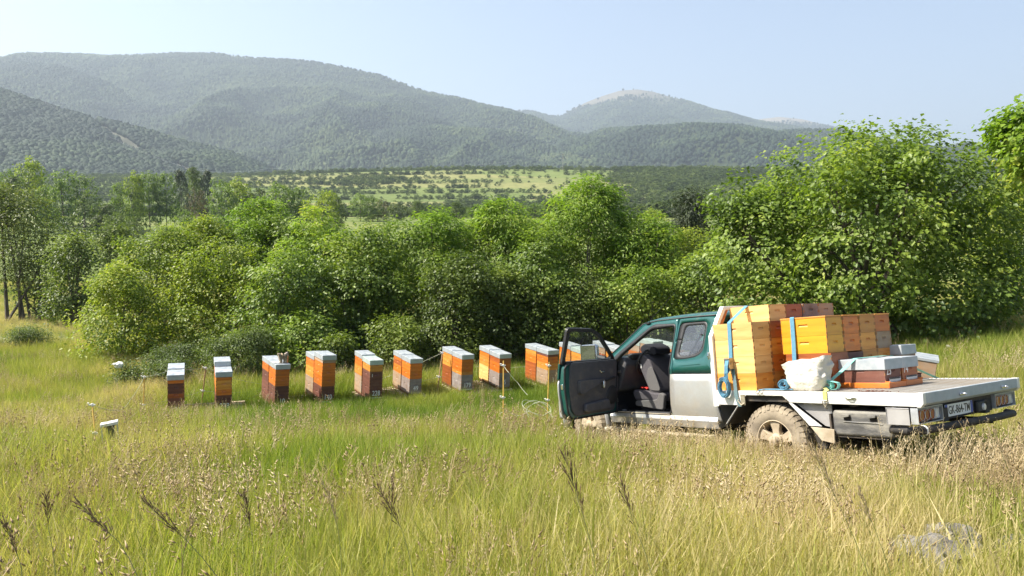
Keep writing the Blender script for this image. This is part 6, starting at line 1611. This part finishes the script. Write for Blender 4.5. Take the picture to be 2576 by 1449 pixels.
# headboard
HBX = -0.70
hb = empty('headboard', None, None, parent=bed)
pl = [(BY0, 0.34), (BY0, 1.10), (0.20, 1.425), (1.63, 1.425), (BY1, 1.10), (BY1, 0.34)]
t = 0.045
MB().box(HBX - 0.02, HBX + 0.03, BY0 - 0.002, BY0 + t, 0.335, 1.10).prism([(BY0 - 0.002, 1.10), (BY0 + t, 1.10), (0.245, 1.40), (0.20, 1.43)], HBX - 0.02, HBX + 0.03, 'x').build('left_post', M_ALU, hb)
MB().box(HBX - 0.02, HBX + 0.03, BY1 - t, BY1, 0.335, 1.10).prism([(BY1 - t, 1.10), (BY1, 1.10), (1.64, 1.43), (1.595, 1.40)], HBX - 0.02, HBX + 0.03, 'x').build('right_post', M_ALU, hb)
MB().box(HBX - 0.022, HBX + 0.032, 0.20, 1.64, 1.39, 1.432).build('top_tube', M_ALU, hb, bevel=0.004)
MB().box(HBX - 0.01, HBX + 0.02, BY0 + t, BY1 - t, 0.50, 0.85).build('lower_board', M_W['rust'], hb)
MB().prism([(BY0 + t, 1.05), (BY0 + t, 1.10), (0.235, 1.39), (0.27, 1.39), (0.09, 1.12), (0.09, 1.05)], HBX + 0.028, HBX + 0.034, 'x').build('gusset', M_W['rust'], hb)
MB().box(HBX - 0.03, HBX - 0.018, BY0 - 0.012, BY0 + 0.01, 0.86, 0.93).tube([(HBX - 0.024, BY0 - 0.02, 0.93), (HBX - 0.024, BY0 - 0.035, 0.89), (HBX - 0.024, BY0 - 0.02, 0.85)], 0.006, 5).build('hinge_clip', M_CHR, hb)

# wheel arch of the bed, guard strips, plates
MB().sheet([[(x, y, z) for x, z in [(-0.57, 0.14), (-0.284, 0.456), (0.167, 0.456), (0.455, 0.165)]] for y in (BY0 + 0.012, 0.42)]).build('arch_liner', M_CHAS, bed, solid=0.004)
MB().sheet([[(x, y, z) for x, z in [(-0.57, 0.14), (-0.284, 0.456), (0.167, 0.456), (0.455, 0.165)]] for y in (TW - 0.35, BY1 - 0.012)]).build('arch_liner', M_CHAS, bed, solid=0.004)
MB().tube([(-0.565, BY0, 0.15), (-0.41, BY0, 0.33), (-0.284, BY0, 0.462)], 0.006, 4).build('arch_lip', M_ALU, bed)
MB().prism([(0.235, 0.398), (0.262, 0.398), (0.575, 0.182), (0.445, 0.182)], BY0, BY0 + 0.012, 'y').build('splash_guard', M_ALU, bed)
MB().prism([(0.27, 0.392), (0.66, 0.392), (0.66, 0.17), (0.58, 0.18)], BY0 + 0.06, BY0 + 0.07, 'y').build('inner_panel', pmat('grey_inner_sheet', (0.30, 0.29, 0.28), (0.22, 0.21, 0.20), 8, 0.6), bed)
MB().prism([(0.452, 0.172), (0.70, 0.158), (0.695, 0.025), (0.56, 0.045)], BY0 + 0.004, BY0 + 0.02, 'y').build('lower_guard_plate', M_DUST, bed, bevel=0.003)
MB().prism([(0.44, 0.16), (0.47, 0.17), (0.60, 0.0), (0.57, -0.04), (0.50, -0.04)], BY0 + 0.05, BY0 + 0.28, 'y').build('rear_mud_flap', M_TYREB, bed)
# toolbox
tb = empty('toolbox', 'scratched black plastic toolbox under the bed', None, parent=bed)
MB().box(0.675, 1.25, 0.0, 0.36, 0.10, 0.338).build('toolbox_body', M_TBOX, tb, bevel=0.028, seg=3)
MB().tube([(0.79, -0.002, 0.235), (0.95, -0.004, 0.232), (1.11, -0.002, 0.232), (1.17, -0.001, 0.222)], 0.006, 6).build('moulded_rib', M_TBOX, tb)
for xx in (0.83, 1.085):
    l = MB().prism(rounded([(xx - 0.045, 0.302), (xx + 0.035, 0.305), (xx + 0.035, 0.285), (xx - 0.03, 0.275)], 0.008), -0.03, 0.002, 'y').build('latch', M_TBOX, tb, bevel=0.004)
    MB().box(xx - 0.035, xx + 0.035, -0.0015, 0.003, 0.245, 0.283).build('latch_recess', M_BLACK, l)
MB().box(0.645, 0.662, 0.0, 0.2, 0.02, 0.30).box(0.66, 1.2, 0.02, 0.05, 0.085, 0.099).build('toolbox_bracket', M_CHAS, tb)
MB().box(1.27, 1.32, 0.02, 0.5, 0.22, 0.39).build('rear_bracket', M_CHAS, bed)
# rear lights in mesh guards
LX = 1.50
def lamp(y0, y1, nm):
    o = empty('rear_light', None, None, parent=bed)
    z0, z1 = 0.25, 0.372
    MB().box(LX - 0.07, LX - 0.02, y0, y1, z0, z1).build('lamp_body', M_RUB, o, bevel=0.006)
    w_ = (y1 - y0) - 0.06
    for k, mt in enumerate((M_AMB, M_RED, M_RED, M_CLR)):
        a = y0 + 0.03 + w_ * k / 4
        MB().box(LX - 0.02, LX - 0.006, a, a + w_ / 4 - 0.004, z0 + 0.012, z1 - 0.012).build('lens', mt, o, bevel=0.004)
        MB().tube([(LX - 0.001, a + w_ / 8 + 0.042 * math.cos(t), (z0 + z1) / 2 + 0.046 * math.sin(t)) for t in np.linspace(0, 2 * math.pi, 17)[:-1]], 0.0022, 4, closed=True).build('guard_ring', M_ZINC, o)
    f = MB()
    for za in (z0 - 0.008, z1 + 0.004): f.box(LX - 0.06, LX + 0.004, y0 - 0.008, y1 + 0.008, za, za + 0.005)
    for ya in (y0 - 0.012, y1 + 0.008): f.box(LX - 0.06, LX + 0.004, ya, ya + 0.005, z0 - 0.008, z1 + 0.009)
    f.build('guard_frame', M_ZINC, o)
    h = MB()
    for k in range(24): ya = y0 + (y1 - y0) * k / 24; h.box(LX - 0.002, LX + 0.003, ya, ya + 0.004, z1 - 0.012, z1 + 0.004)
    for k in range(8): za = z0 + (z1 - z0) * k / 8; h.box(LX - 0.05, LX, y1 + 0.0135, y1 + 0.016, za, za + 0.006)
    h.build('guard_mesh', M_ZINC, o)['kind'] = 'stuff'
lamp(-0.01, 0.40, 'l'); lamp(1.46, 1.87, 'r')
MB().box(1.30, 1.50, -0.16, -0.156, 0.25, 0.385).box(1.30, 1.31, -0.16, 0.0, 0.25, 0.385).tube([(1.30, -0.16, 0.25), (1.30, -0.16, 0.39), (1.50, -0.16, 0.39)], 0.005, 4).build('lamp_side_guard', pmat('clear_grey_guard', (0.35, 0.34, 0.33), None, 6, 0.4), bed)
MB().box(1.44, 1.47, 0.42, 1.44, 0.23, 0.385).build('rear_cross_beam', M_CHAS, bed)
# number plate
pt = empty('number_plate', 'white plate reading GK-864-TM', None, (1.485, 0.75, 0.308), parent=bed)
MB().box(-0.004, 0.002, -0.26, 0.26, -0.055, 0.055).build('plate_sheet', M_PLATE, pt, bevel=0.001)
MB().box(0.002, 0.004, -0.259, -0.220, -0.054, 0.054).build('blue_band', M_BLUE, pt)
MB().box(0.002, 0.004, 0.220, 0.259, -0.054, 0.054).build('blue_band', M_BLUE, pt)
lt = mobj('lettering', text_mesh('GK-864-TM', 0.105, M_INK, 0.0006, 0.0012), pt, (0.0035, 0.0, -0.002)); lt.rotation_euler = (rad(90), 0, rad(90)); lt.scale = (0.80, 1.0, 1)
MB().box(1.46, 1.50, 1.08, 1.30, 0.235, 0.345).build('number_plate_lamp', M_PLB, bed, bevel=0.015)
MB().lathe([(0.0, 1.515), (0.03, 1.512), (0.036, 1.498)], 16, 'x', (0, 1.20, 0.285)).build('fog_lamp_lens', M_CLR, bed, smooth=True)
MB().tube([(1.30, -0.10, 0.20), (1.45, -0.12, 0.195), (1.52, 0.0, 0.19), (1.53, 0.4, 0.185), (1.53, 1.4, 0.17), (1.50, 1.80, 0.165), (1.42, 1.86, 0.165)], 0.036, 12).build('bumper_tube', M_CHAS, bed, smooth=True)
MB().lathe([(0.047, 0.0), (0.047, 0.03)], 14, 'y', (1.522, -0.02, 0.19)).build('reflective_tape', M_WHITE, bed)

# ================================================================== LOAD ON THE FLATBED
GSu = 'honey supers stacked on the flatbed'
lrng = random.Random(12)
def sup(label, x, y, z, h, wd, w=0.295, yaw=0.0, joints=True, d=0.52, name='honey_super', group=GSu):
    """box lying with its long side along the truck"""
    me, jm = box_mesh(w, d, h, wd)
    o = mobj(name, me)
    o.matrix_world = TM @ Matrix.Translation((x, y, z)) @ Matrix.Rotation(rad(90) + yaw, 4, 'Z')
    tag(o, label, 'hive box', group)
    if joints:
        mobj('corner_joints', jm, o)['kind'] = 'stuff'
    return o
H = 0.178; X0 = -0.415
lev = ['bottom', 'second', 'third', 'top']
for k in range(4):
    sup('pale pine box, %s of the stack nearest the cab with the blue strap' % (lev[k] + (' from below' if k in (1, 2) else '')), X0, 0.147, 0.511 + k * 0.18, H, ('honey', 'pale', 'pale', 'pale')[k], yaw=(0.004, -0.003, 0.0, -0.012)[k])
colw = {1: ['honey', 'orange', 'honey', 'rust', 'honey'], 2: ['tan', 'honey', 'orange', 'orange', 'rust'], 3: ['orange', 'honey', 'orange', 'honey', 'grey'], 4: ['honey', 'orange', 'honey', 'honey', 'tan']}
names = {1: 'second', 2: 'third', 3: 'fourth', 4: 'farthest'}
lev5 = ['bottom box', 'second box from below', 'middle box', 'fourth box from below', 'topmost box']
for cidx in (1, 2, 3, 4):
    for k in range(5):
        sup('%s of the %s column of supers behind the cab' % (lev5[k], names[cidx]), X0 + lrng.uniform(-0.004, 0.004), 0.147 + 0.305 * cidx, 0.511 + k * 0.18, H, 'pale' if (cidx == 1 and k == 4) else colw[cidx][k], yaw=lrng.uniform(-0.008, 0.008))
# second block with the yellow boxes in front
XB = 0.215; YB = 0.49
sup('dark brown hive body under the bright yellow supers', XB + 0.03, YB, 0.511, 0.355, 'rust', group=GSu)
sup('lower of two bright yellow supers under the blue strap', XB, YB, 0.868, H, 'yellow', yaw=0.0)
sup('upper of two bright yellow supers under the blue strap', XB, YB, 1.048, H, 'yellow', yaw=0.006)
sup('brown hive body right behind the one under the yellow supers', XB + 0.02, YB + 0.305, 0.511, 0.345, 'brown')
sup('lower dark orange super beside the yellow ones', XB, YB + 0.305, 0.868, H, 'orange', yaw=-0.006)
sup('upper dark orange super beside the yellow ones', XB, YB + 0.305, 1.048, H, 'orange', yaw=0.01)
for cidx, cw in ((2, ['orange', 'honey', 'honey', 'honey']), (3, ['tan', 'honey', 'tan', 'orange'])):
    for k in range(4):
        sup('%s in the %s column of the rear block of supers' % (['bottom super', 'second super from below', 'third super from below', 'top super'][k], {2: 'third', 3: 'last'}[cidx]), XB + lrng.uniform(-.004, .004), YB + 0.305 * cidx, 0.511 + k * 0.18, H, cw[k], yaw=lrng.uniform(-0.008, 0.008))
def cover(label, y, yaw=0.0):
    o = MB().box(XB - 0.265, XB + 0.265, y - 0.149, y + 0.149, 1.229, 1.245).build('cover_board', M_W['honey'], bevel=0.002); o.matrix_world = TM @ Matrix.Translation((0, 0, (0.0))) 
    tag(o, label, 'cover board', 'thin wooden cover boards on the rear block of supers')
cover('thin wooden board on top of the yellow supers', YB); cover('thin board on the dark orange supers', YB + 0.305); cover('thin board on the third column of the rear block', YB + 0.61); cover('thin board on the last column of the rear block', YB + 0.915)
# closed nucleus hives 23 and 74 plus the one behind
def bed_hive(label, x, y, z, number, wd, fl, grille=True, bodyh=0.20, d=0.52):
    o = empty('beehive', label, 'beehive', group='closed small hives standing on the flatbed')
    o.matrix_world = TM @ Matrix.Translation((x, y, z)) @ Matrix.Rotation(rad(90), 4, 'Z')
    MB().box(-0.155, 0.155, -0.30, 0.26, 0, 0.05).box(-0.155, -0.135, -0.31, -0.26, 0.05, 0.062).box(0.135, 0.155, -0.31, -0.26, 0.05, 0.062).build('floor_board', M_W[fl], o, bevel=0.002)
    me, jm = box_mesh(HW, HD, bodyh, wd)
    b_ = mobj('brood_box', me, o, (0, 0, 0.05)); mobj('corner_joints', jm, b_)['kind'] = 'stuff'
    mobj('lid', lid_mesh(M_LIDD, 0.312, 0.545, 0.105), o, (0, 0, 0.05 + bodyh + 0.038))
    if number:
        nm = mobj('number', text_mesh(number, 0.105, M_WHITE), b_, (-0.075, -HD / 2 - 0.0025, 0.108)); nm.rotation_euler = (rad(90), 0, 0); nm.scale = (0.85, 1.1, 1)
    if grille:
        MB().box(-0.085, 0.12, -HD / 2 - 0.008, -HD / 2 - 0.003, 0.052, 0.092).build('entrance_grille', M_ZINC, o)
        t = MB()
        for q in range(12): t.box(-0.08 + q * 0.0165, -0.073 + q * 0.0165, -HD / 2 - 0.011, -HD / 2 - 0.0085, 0.078, 0.092)
        t.build('grille_teeth', M_BLACK, o)['kind'] = 'stuff'
    return o
bed_hive('dark hive numbered 23 with zinc lid on the flatbed', 0.71, 0.615, 0.512, '23', 'brown', 'orange', bodyh=0.19)
bed_hive('red brown hive numbered 74 beside hive 23 on the flatbed', 0.71, 0.93, 0.512, '74', 'rust', 'orange', bodyh=0.19)
bed_hive('small hive with a zinc lid behind the rear block of supers', 0.33, 1.66, 0.512, None, 'grey', 'brown', False, 0.29)
# bits of bark / propolis on the deck
m = MB(); rr = random.Random(5)
for i in range(90):
    x, y = rr.gauss(1.03, 0.07), rr.gauss(0.12, 0.03); s = rr.uniform(0.003, 0.012); m.box(x, x + s, y, y + s * rr.uniform(.5, 1.5), BZ - 0.001, BZ + s * 0.5)
d_ = m.build('bark_crumbs', M_W['brown']); d_.matrix_world = TM; tag(d_, 'reddish brown crumbs scattered on the deck near the rail', 'debris', kind='stuff')

# --- straps
M_SB = pmat('blue_webbing', (0.105, 0.27, 0.38), (0.075, 0.20, 0.29), 60, 0.75, bmp=0.3, bdist=0.002)
M_SG = pmat('turquoise_webbing', (0.22, 0.55, 0.47), (0.16, 0.45, 0.38), 60, 0.75, bmp=0.3, bdist=0.002)
M_SY = pmat('worn_yellow_webbing', (0.55, 0.52, 0.16), (0.42, 0.38, 0.12), 40, 0.8, bmp=0.3, bdist=0.002)
M_RAT = pmat('ratchet_steel', (0.50, 0.46, 0.36), (0.22, 0.17, 0.10), 18, 0.45, metal=0.7)
def ribbon(pts, wdir, w, t=0.003):
    """flat webbing through pts; wdir = width direction"""
    wv = Vector(wdir).normalized() * w / 2; m = MB(); rows = [[], []]
    P_ = [Vector(p) for p in pts]
    nrm = []
    for i in range(len(P_)):
        d = (P_[min(i + 1, len(P_) - 1)] - P_[max(i - 1, 0)]).normalized(); nrm.append(d.cross(wv).normalized() * t / 2)
    a = [tuple(p - wv + n) for p, n in zip(P_, nrm)]; b = [tuple(p + wv + n) for p, n in zip(P_, nrm)]; c_ = [tuple(p + wv - n) for p, n in zip(P_, nrm)]; d_ = [tuple(p - wv - n) for p, n in zip(P_, nrm)]
    return m.sheet([a, b, c_, d_, a])
def strap_thing(label, group='ratchet straps holding the load'):
    o = empty('ratchet_strap', label, 'strap', group=group); o.matrix_world = TM; return o
def spiral(c, rx, rz, turns, w, wdir='y', r0=0.5):
    pts = []
    n = int(turns * 22)
    for i in range(n + 1):
        a = 2 * math.pi * i / 22; k = r0 + (1 - r0) * i / n
        pts.append((c[0] + rx * k * math.cos(a), c[1] + 0.004 * math.sin(i), c[2] + rz * k * math.sin(a)))
    return ribbon(pts, (0, 1, 0), w, 0.004)
s1 = strap_thing('blue strap over the pale boxes nearest the cab, its end rolled into a hanging coil')
ribbon([(-0.44, 1.70, 0.52), (-0.44, 1.685, 1.412), (-0.44, 0.9, 1.418), (-0.44, 0.300, 1.416), (-0.44, 0.285, 1.405), (-0.44, 0.0, 1.245), (-0.44, -0.012, 1.232), (-0.445, -0.014, 1.0), (-0.452, -0.016, 0.83), (-0.46, -0.05, 0.79)], (1, 0, 0), 0.048).build('webbing', M_SB, s1)
r = MB().box(-0.49, -0.484, -0.085, -0.01, 0.74, 0.86).box(-0.424, -0.418, -0.085, -0.01, 0.74, 0.86).tube([(-0.495, -0.05, 0.80), (-0.413, -0.05, 0.80)], 0.014, 8).box(-0.49, -0.418, -0.09, -0.08, 0.845, 0.855)
r.build('ratchet', M_RAT, s1, bevel=0.003)
ribbon([(-0.455, -0.05, 0.80), (-0.45, -0.078, 0.84), (-0.455, -0.095, 0.78), (-0.47, -0.09, 0.70), (-0.485, -0.07, 0.64)], (1, 0, 0.15), 0.05).build('webbing_tail', M_SB, s1)
ribbon([(-0.44, -0.05, 0.76), (-0.455, -0.085, 0.70), (-0.50, -0.075, 0.665), (-0.545, -0.07, 0.63)], (0.8, 0.2, 0.3), 0.045).build('knot', M_SB, s1)
spiral((-0.52, -0.075, 0.545), 0.072, 0.115, 3.4, 0.05, r0=0.66).build('webbing_coil', M_SB, s1)
ribbon([(-0.43, -0.02, 0.74), (-0.405, -0.035, 0.58), (-0.395, -0.045, 0.45), (-0.36, -0.045, 0.36), (-0.345, -0.045, 0.345)], (1, 0, 0.1), 0.045).build('lower_webbing', pmat('faded_grey_webbing', (0.12, 0.19, 0.20), (0.08, 0.13, 0.14), 50, 0.8), s1)
MB().tube([(-0.37, -0.03, 0.44), (-0.37, -0.05, 0.40), (-0.33, -0.05, 0.36), (-0.30, -0.04, 0.38)], 0.008, 6).box(-0.345, -0.29, -0.038, -0.032, 0.36, 0.47).build('hook', M_RAT, s1)
s2 = strap_thing('bright blue strap across the yellow supers')
ribbon([(0.105, 1.71, 0.52), (0.10, 1.70, 1.24), (0.10, 1.5, 1.252), (0.10, 0.34, 1.253), (0.105, 0.326, 1.244), (0.105, 0.320, 1.0), (0.10, 0.315, 0.80), (0.07, 0.27, 0.62), (0.05, 0.20, 0.56)], (1, 0, 0), 0.048).build('webbing', M_SB, s2)
spiral((0.135, 0.06, 0.575), 0.060, 0.055, 3, 0.05, r0=0.45).build('webbing_coil', M_SB, s2)
s3 = strap_thing('turquoise strap over the zinc lids of hives 23 and 74 with rusty ratchet')
ribbon([(0.80, 1.80, 0.515), (0.76, 1.45, 0.64), (0.70, 1.10, 0.795), (0.69, 1.0, 0.802), (0.68, 0.48, 0.802), (0.67, 0.455, 0.790), (0.60, 0.36, 0.69), (0.52, 0.24, 0.585)], (1, 0, 0), 0.045).build('webbing', M_SG, s3)
r = MB().prism([(0.34, 0.545), (0.45, 0.655), (0.50, 0.64), (0.52, 0.57), (0.46, 0.53)], 0.13, 0.136, 'y').prism([(0.34, 0.545), (0.45, 0.655), (0.50, 0.64), (0.52, 0.57), (0.46, 0.53)], 0.205, 0.211, 'y').tube([(0.47, 0.12, 0.59), (0.47, 0.22, 0.59)], 0.016, 8).box(0.33, 0.38, 0.12, 0.22, 0.53, 0.54)
for q in range(4): r.box(0.365 + q * 0.03, 0.375 + q * 0.03, 0.13, 0.21, 0.555 + q * 0.028, 0.562 + q * 0.028)
r.build('ratchet', M_RAT, s3, bevel=0.002)
spiral((0.565, 0.16, 0.565), 0.050, 0.050, 3, 0.05, r0=0.4).build('webbing_coil', M_SG, s3)
ribbon([(0.60, 0.16, 0.60), (0.67, 0.16, 0.585), (0.68, 0.16, 0.56), (0.66, 0.16, 0.525), (0.60, 0.16, 0.52)], (0, 1, 0), 0.05).build('webbing_tail', M_SG, s3)
s4 = strap_thing('short worn yellow strap with a hook over the side rail')
ribbon([(0.53, 0.13, 0.545), (0.63, 0.03, 0.522), (0.645, -0.025, 0.520), (0.645, -0.040, 0.512), (0.645, -0.042, 0.43)], (1, 0, 0), 0.042).build('webbing', M_SY, s4)
MB().tube([(0.622, -0.045, 0.43), (0.668, -0.045, 0.43), (0.668, -0.05, 0.41), (0.645, -0.05, 0.365), (0.65, -0.03, 0.35), (0.622, -0.05, 0.41)], 0.007, 6, closed=True).build('hook', M_RAT, s4)
# blue rope with two hooks on the deck edge
o = empty('load_rope', 'thin blue rope with two wire hooks lying over the side rail', 'rope'); o.matrix_world = TM
MB().tube([(0.30, 0.10, 0.522), (0.12, 0.04, 0.522), (0.02, 0.0, 0.527), (-0.06, -0.02, 0.527), (-0.11, -0.035, 0.515)], 0.008, 6).build('rope', M_SB, o)
for xx in (-0.11, -0.065):
    MB().tube([(xx + 0.02, -0.02, 0.53), (xx, -0.045, 0.52), (xx - 0.03, -0.05, 0.50), (xx - 0.02, -0.05, 0.485), (xx + 0.01, -0.048, 0.49), (xx + 0.012, -0.045, 0.465)], 0.004, 5).build('hook', M_RAT, o)
# white cloth sack
def sack():
    bm = bmesh.new(); n, mm = 44, 30
    lvl = [(0.00, 0.165, 0.11), (0.03, 0.195, 0.13), (0.10, 0.215, 0.14), (0.20, 0.24, 0.135), (0.28, 0.265, 0.13), (0.335, 0.285, 0.125), (0.35, 0.287, 0.12)]
    M_ = pmat('white_canvas', (0.64, 0.61, 0.52), (0.52, 0.49, 0.41), 6, 0.85, bmp=0.8, bdist=0.02)
    rows = []
    zs = np.linspace(0, 0.35, mm)
    for z in zs:
        hx = np.interp(z, [l[0] for l in lvl], [l[1] for l in lvl]); hy = np.interp(z, [l[0] for l in lvl], [l[2] for l in lvl])
        row = []
        for k in range(n):
            a = 2 * math.pi * k / n; c_, s_ = math.cos(a), math.sin(a)
            e = 0.55; px_ = hx * math.copysign(abs(c_) ** e, c_); py_ = hy * math.copysign(abs(s_) ** e, s_)
            q = Vector((px_ * 6 + z * 3, py_ * 6, z * 3.5 - px_ * 2))
            cr = 0.040 * (abs(mnoise.noise(q)) - 0.2) + 0.045 * (abs(mnoise.noise(q * 2.1 + Vector((5, 0, 0)))) - 0.2) + 0.022 * (abs(mnoise.noise(q * 4.2)) - 0.2)
            top = z / 0.35
            zz = z * (1 + 0.0 * c_) + (0.045 * (c_ * 0.3 + 0.4 * math.cos(a * 2 + 0.6)) if top > 0.6 else 0) * (top - 0.6) * 2.5
            zz -= 0.10 * max(0, -c_ - 0.3) * top ** 2
            row.append((px_ * (1 + cr * 4) - 0.02 * top + 0.03, py_ * (1 + cr * 6), zz + cr * 0.6 * (1 if 0 < z < 0.34 else 0)))
        rows.append(row + row[:1])
    rows.append([(p[0] * 0.93, p[1] * 0.80, p[2] - 0.012) for p in rows[-1]])
    rows.append([(p[0] * 0.8, p[1] * 0.55, p[2] - 0.09) for p in rows[-2]])
    rows.append([(0.01 + 0 * p[0], 0, 0.18) for p in rows[-1]])
    o = MB().sheet(rows).build('cloth_sack', M_, smooth=60)
    o.matrix_world = TM @ Matrix.Translation((0.345, 0.145, 0.513)) @ Matrix.Diagonal((0.88, 0.9, 0.90, 1))
    tag(o, 'crumpled white cloth sack standing open in front of the yellow supers', 'sack')
sack()
# pale lids / boards on the ground behind the truck
def boards():
    c = Psrc(3585, 1404, 10.8); gz = float(ground(c.x, c.y))
    o = empty('hive_parts_stack', 'low stack of pale boards and lids on the ground behind the flatbed', 'boards', (c.x, c.y, gz), (0, rad(6), rad(-28)))
    h = c.z - gz
    MB().box(-0.40, 0.40, -0.24, 0.24, h - 0.30, h - 0.05).build('wooden_box', M_W['tan'], o, bevel=0.004)
    MB().box(-0.40, 0.40, -0.24, 0.24, 0, h - 0.302).build('lower_box', M_W['grey'], o, bevel=0.004)
    for k in range(4): MB().box(-0.42, 0.42, -0.25 + k * 0.127, -0.13 + k * 0.127, h - 0.048, h - 0.01 + 0.004 * (k % 2)).build('board', M_LID, o, bevel=0.003)
boards()
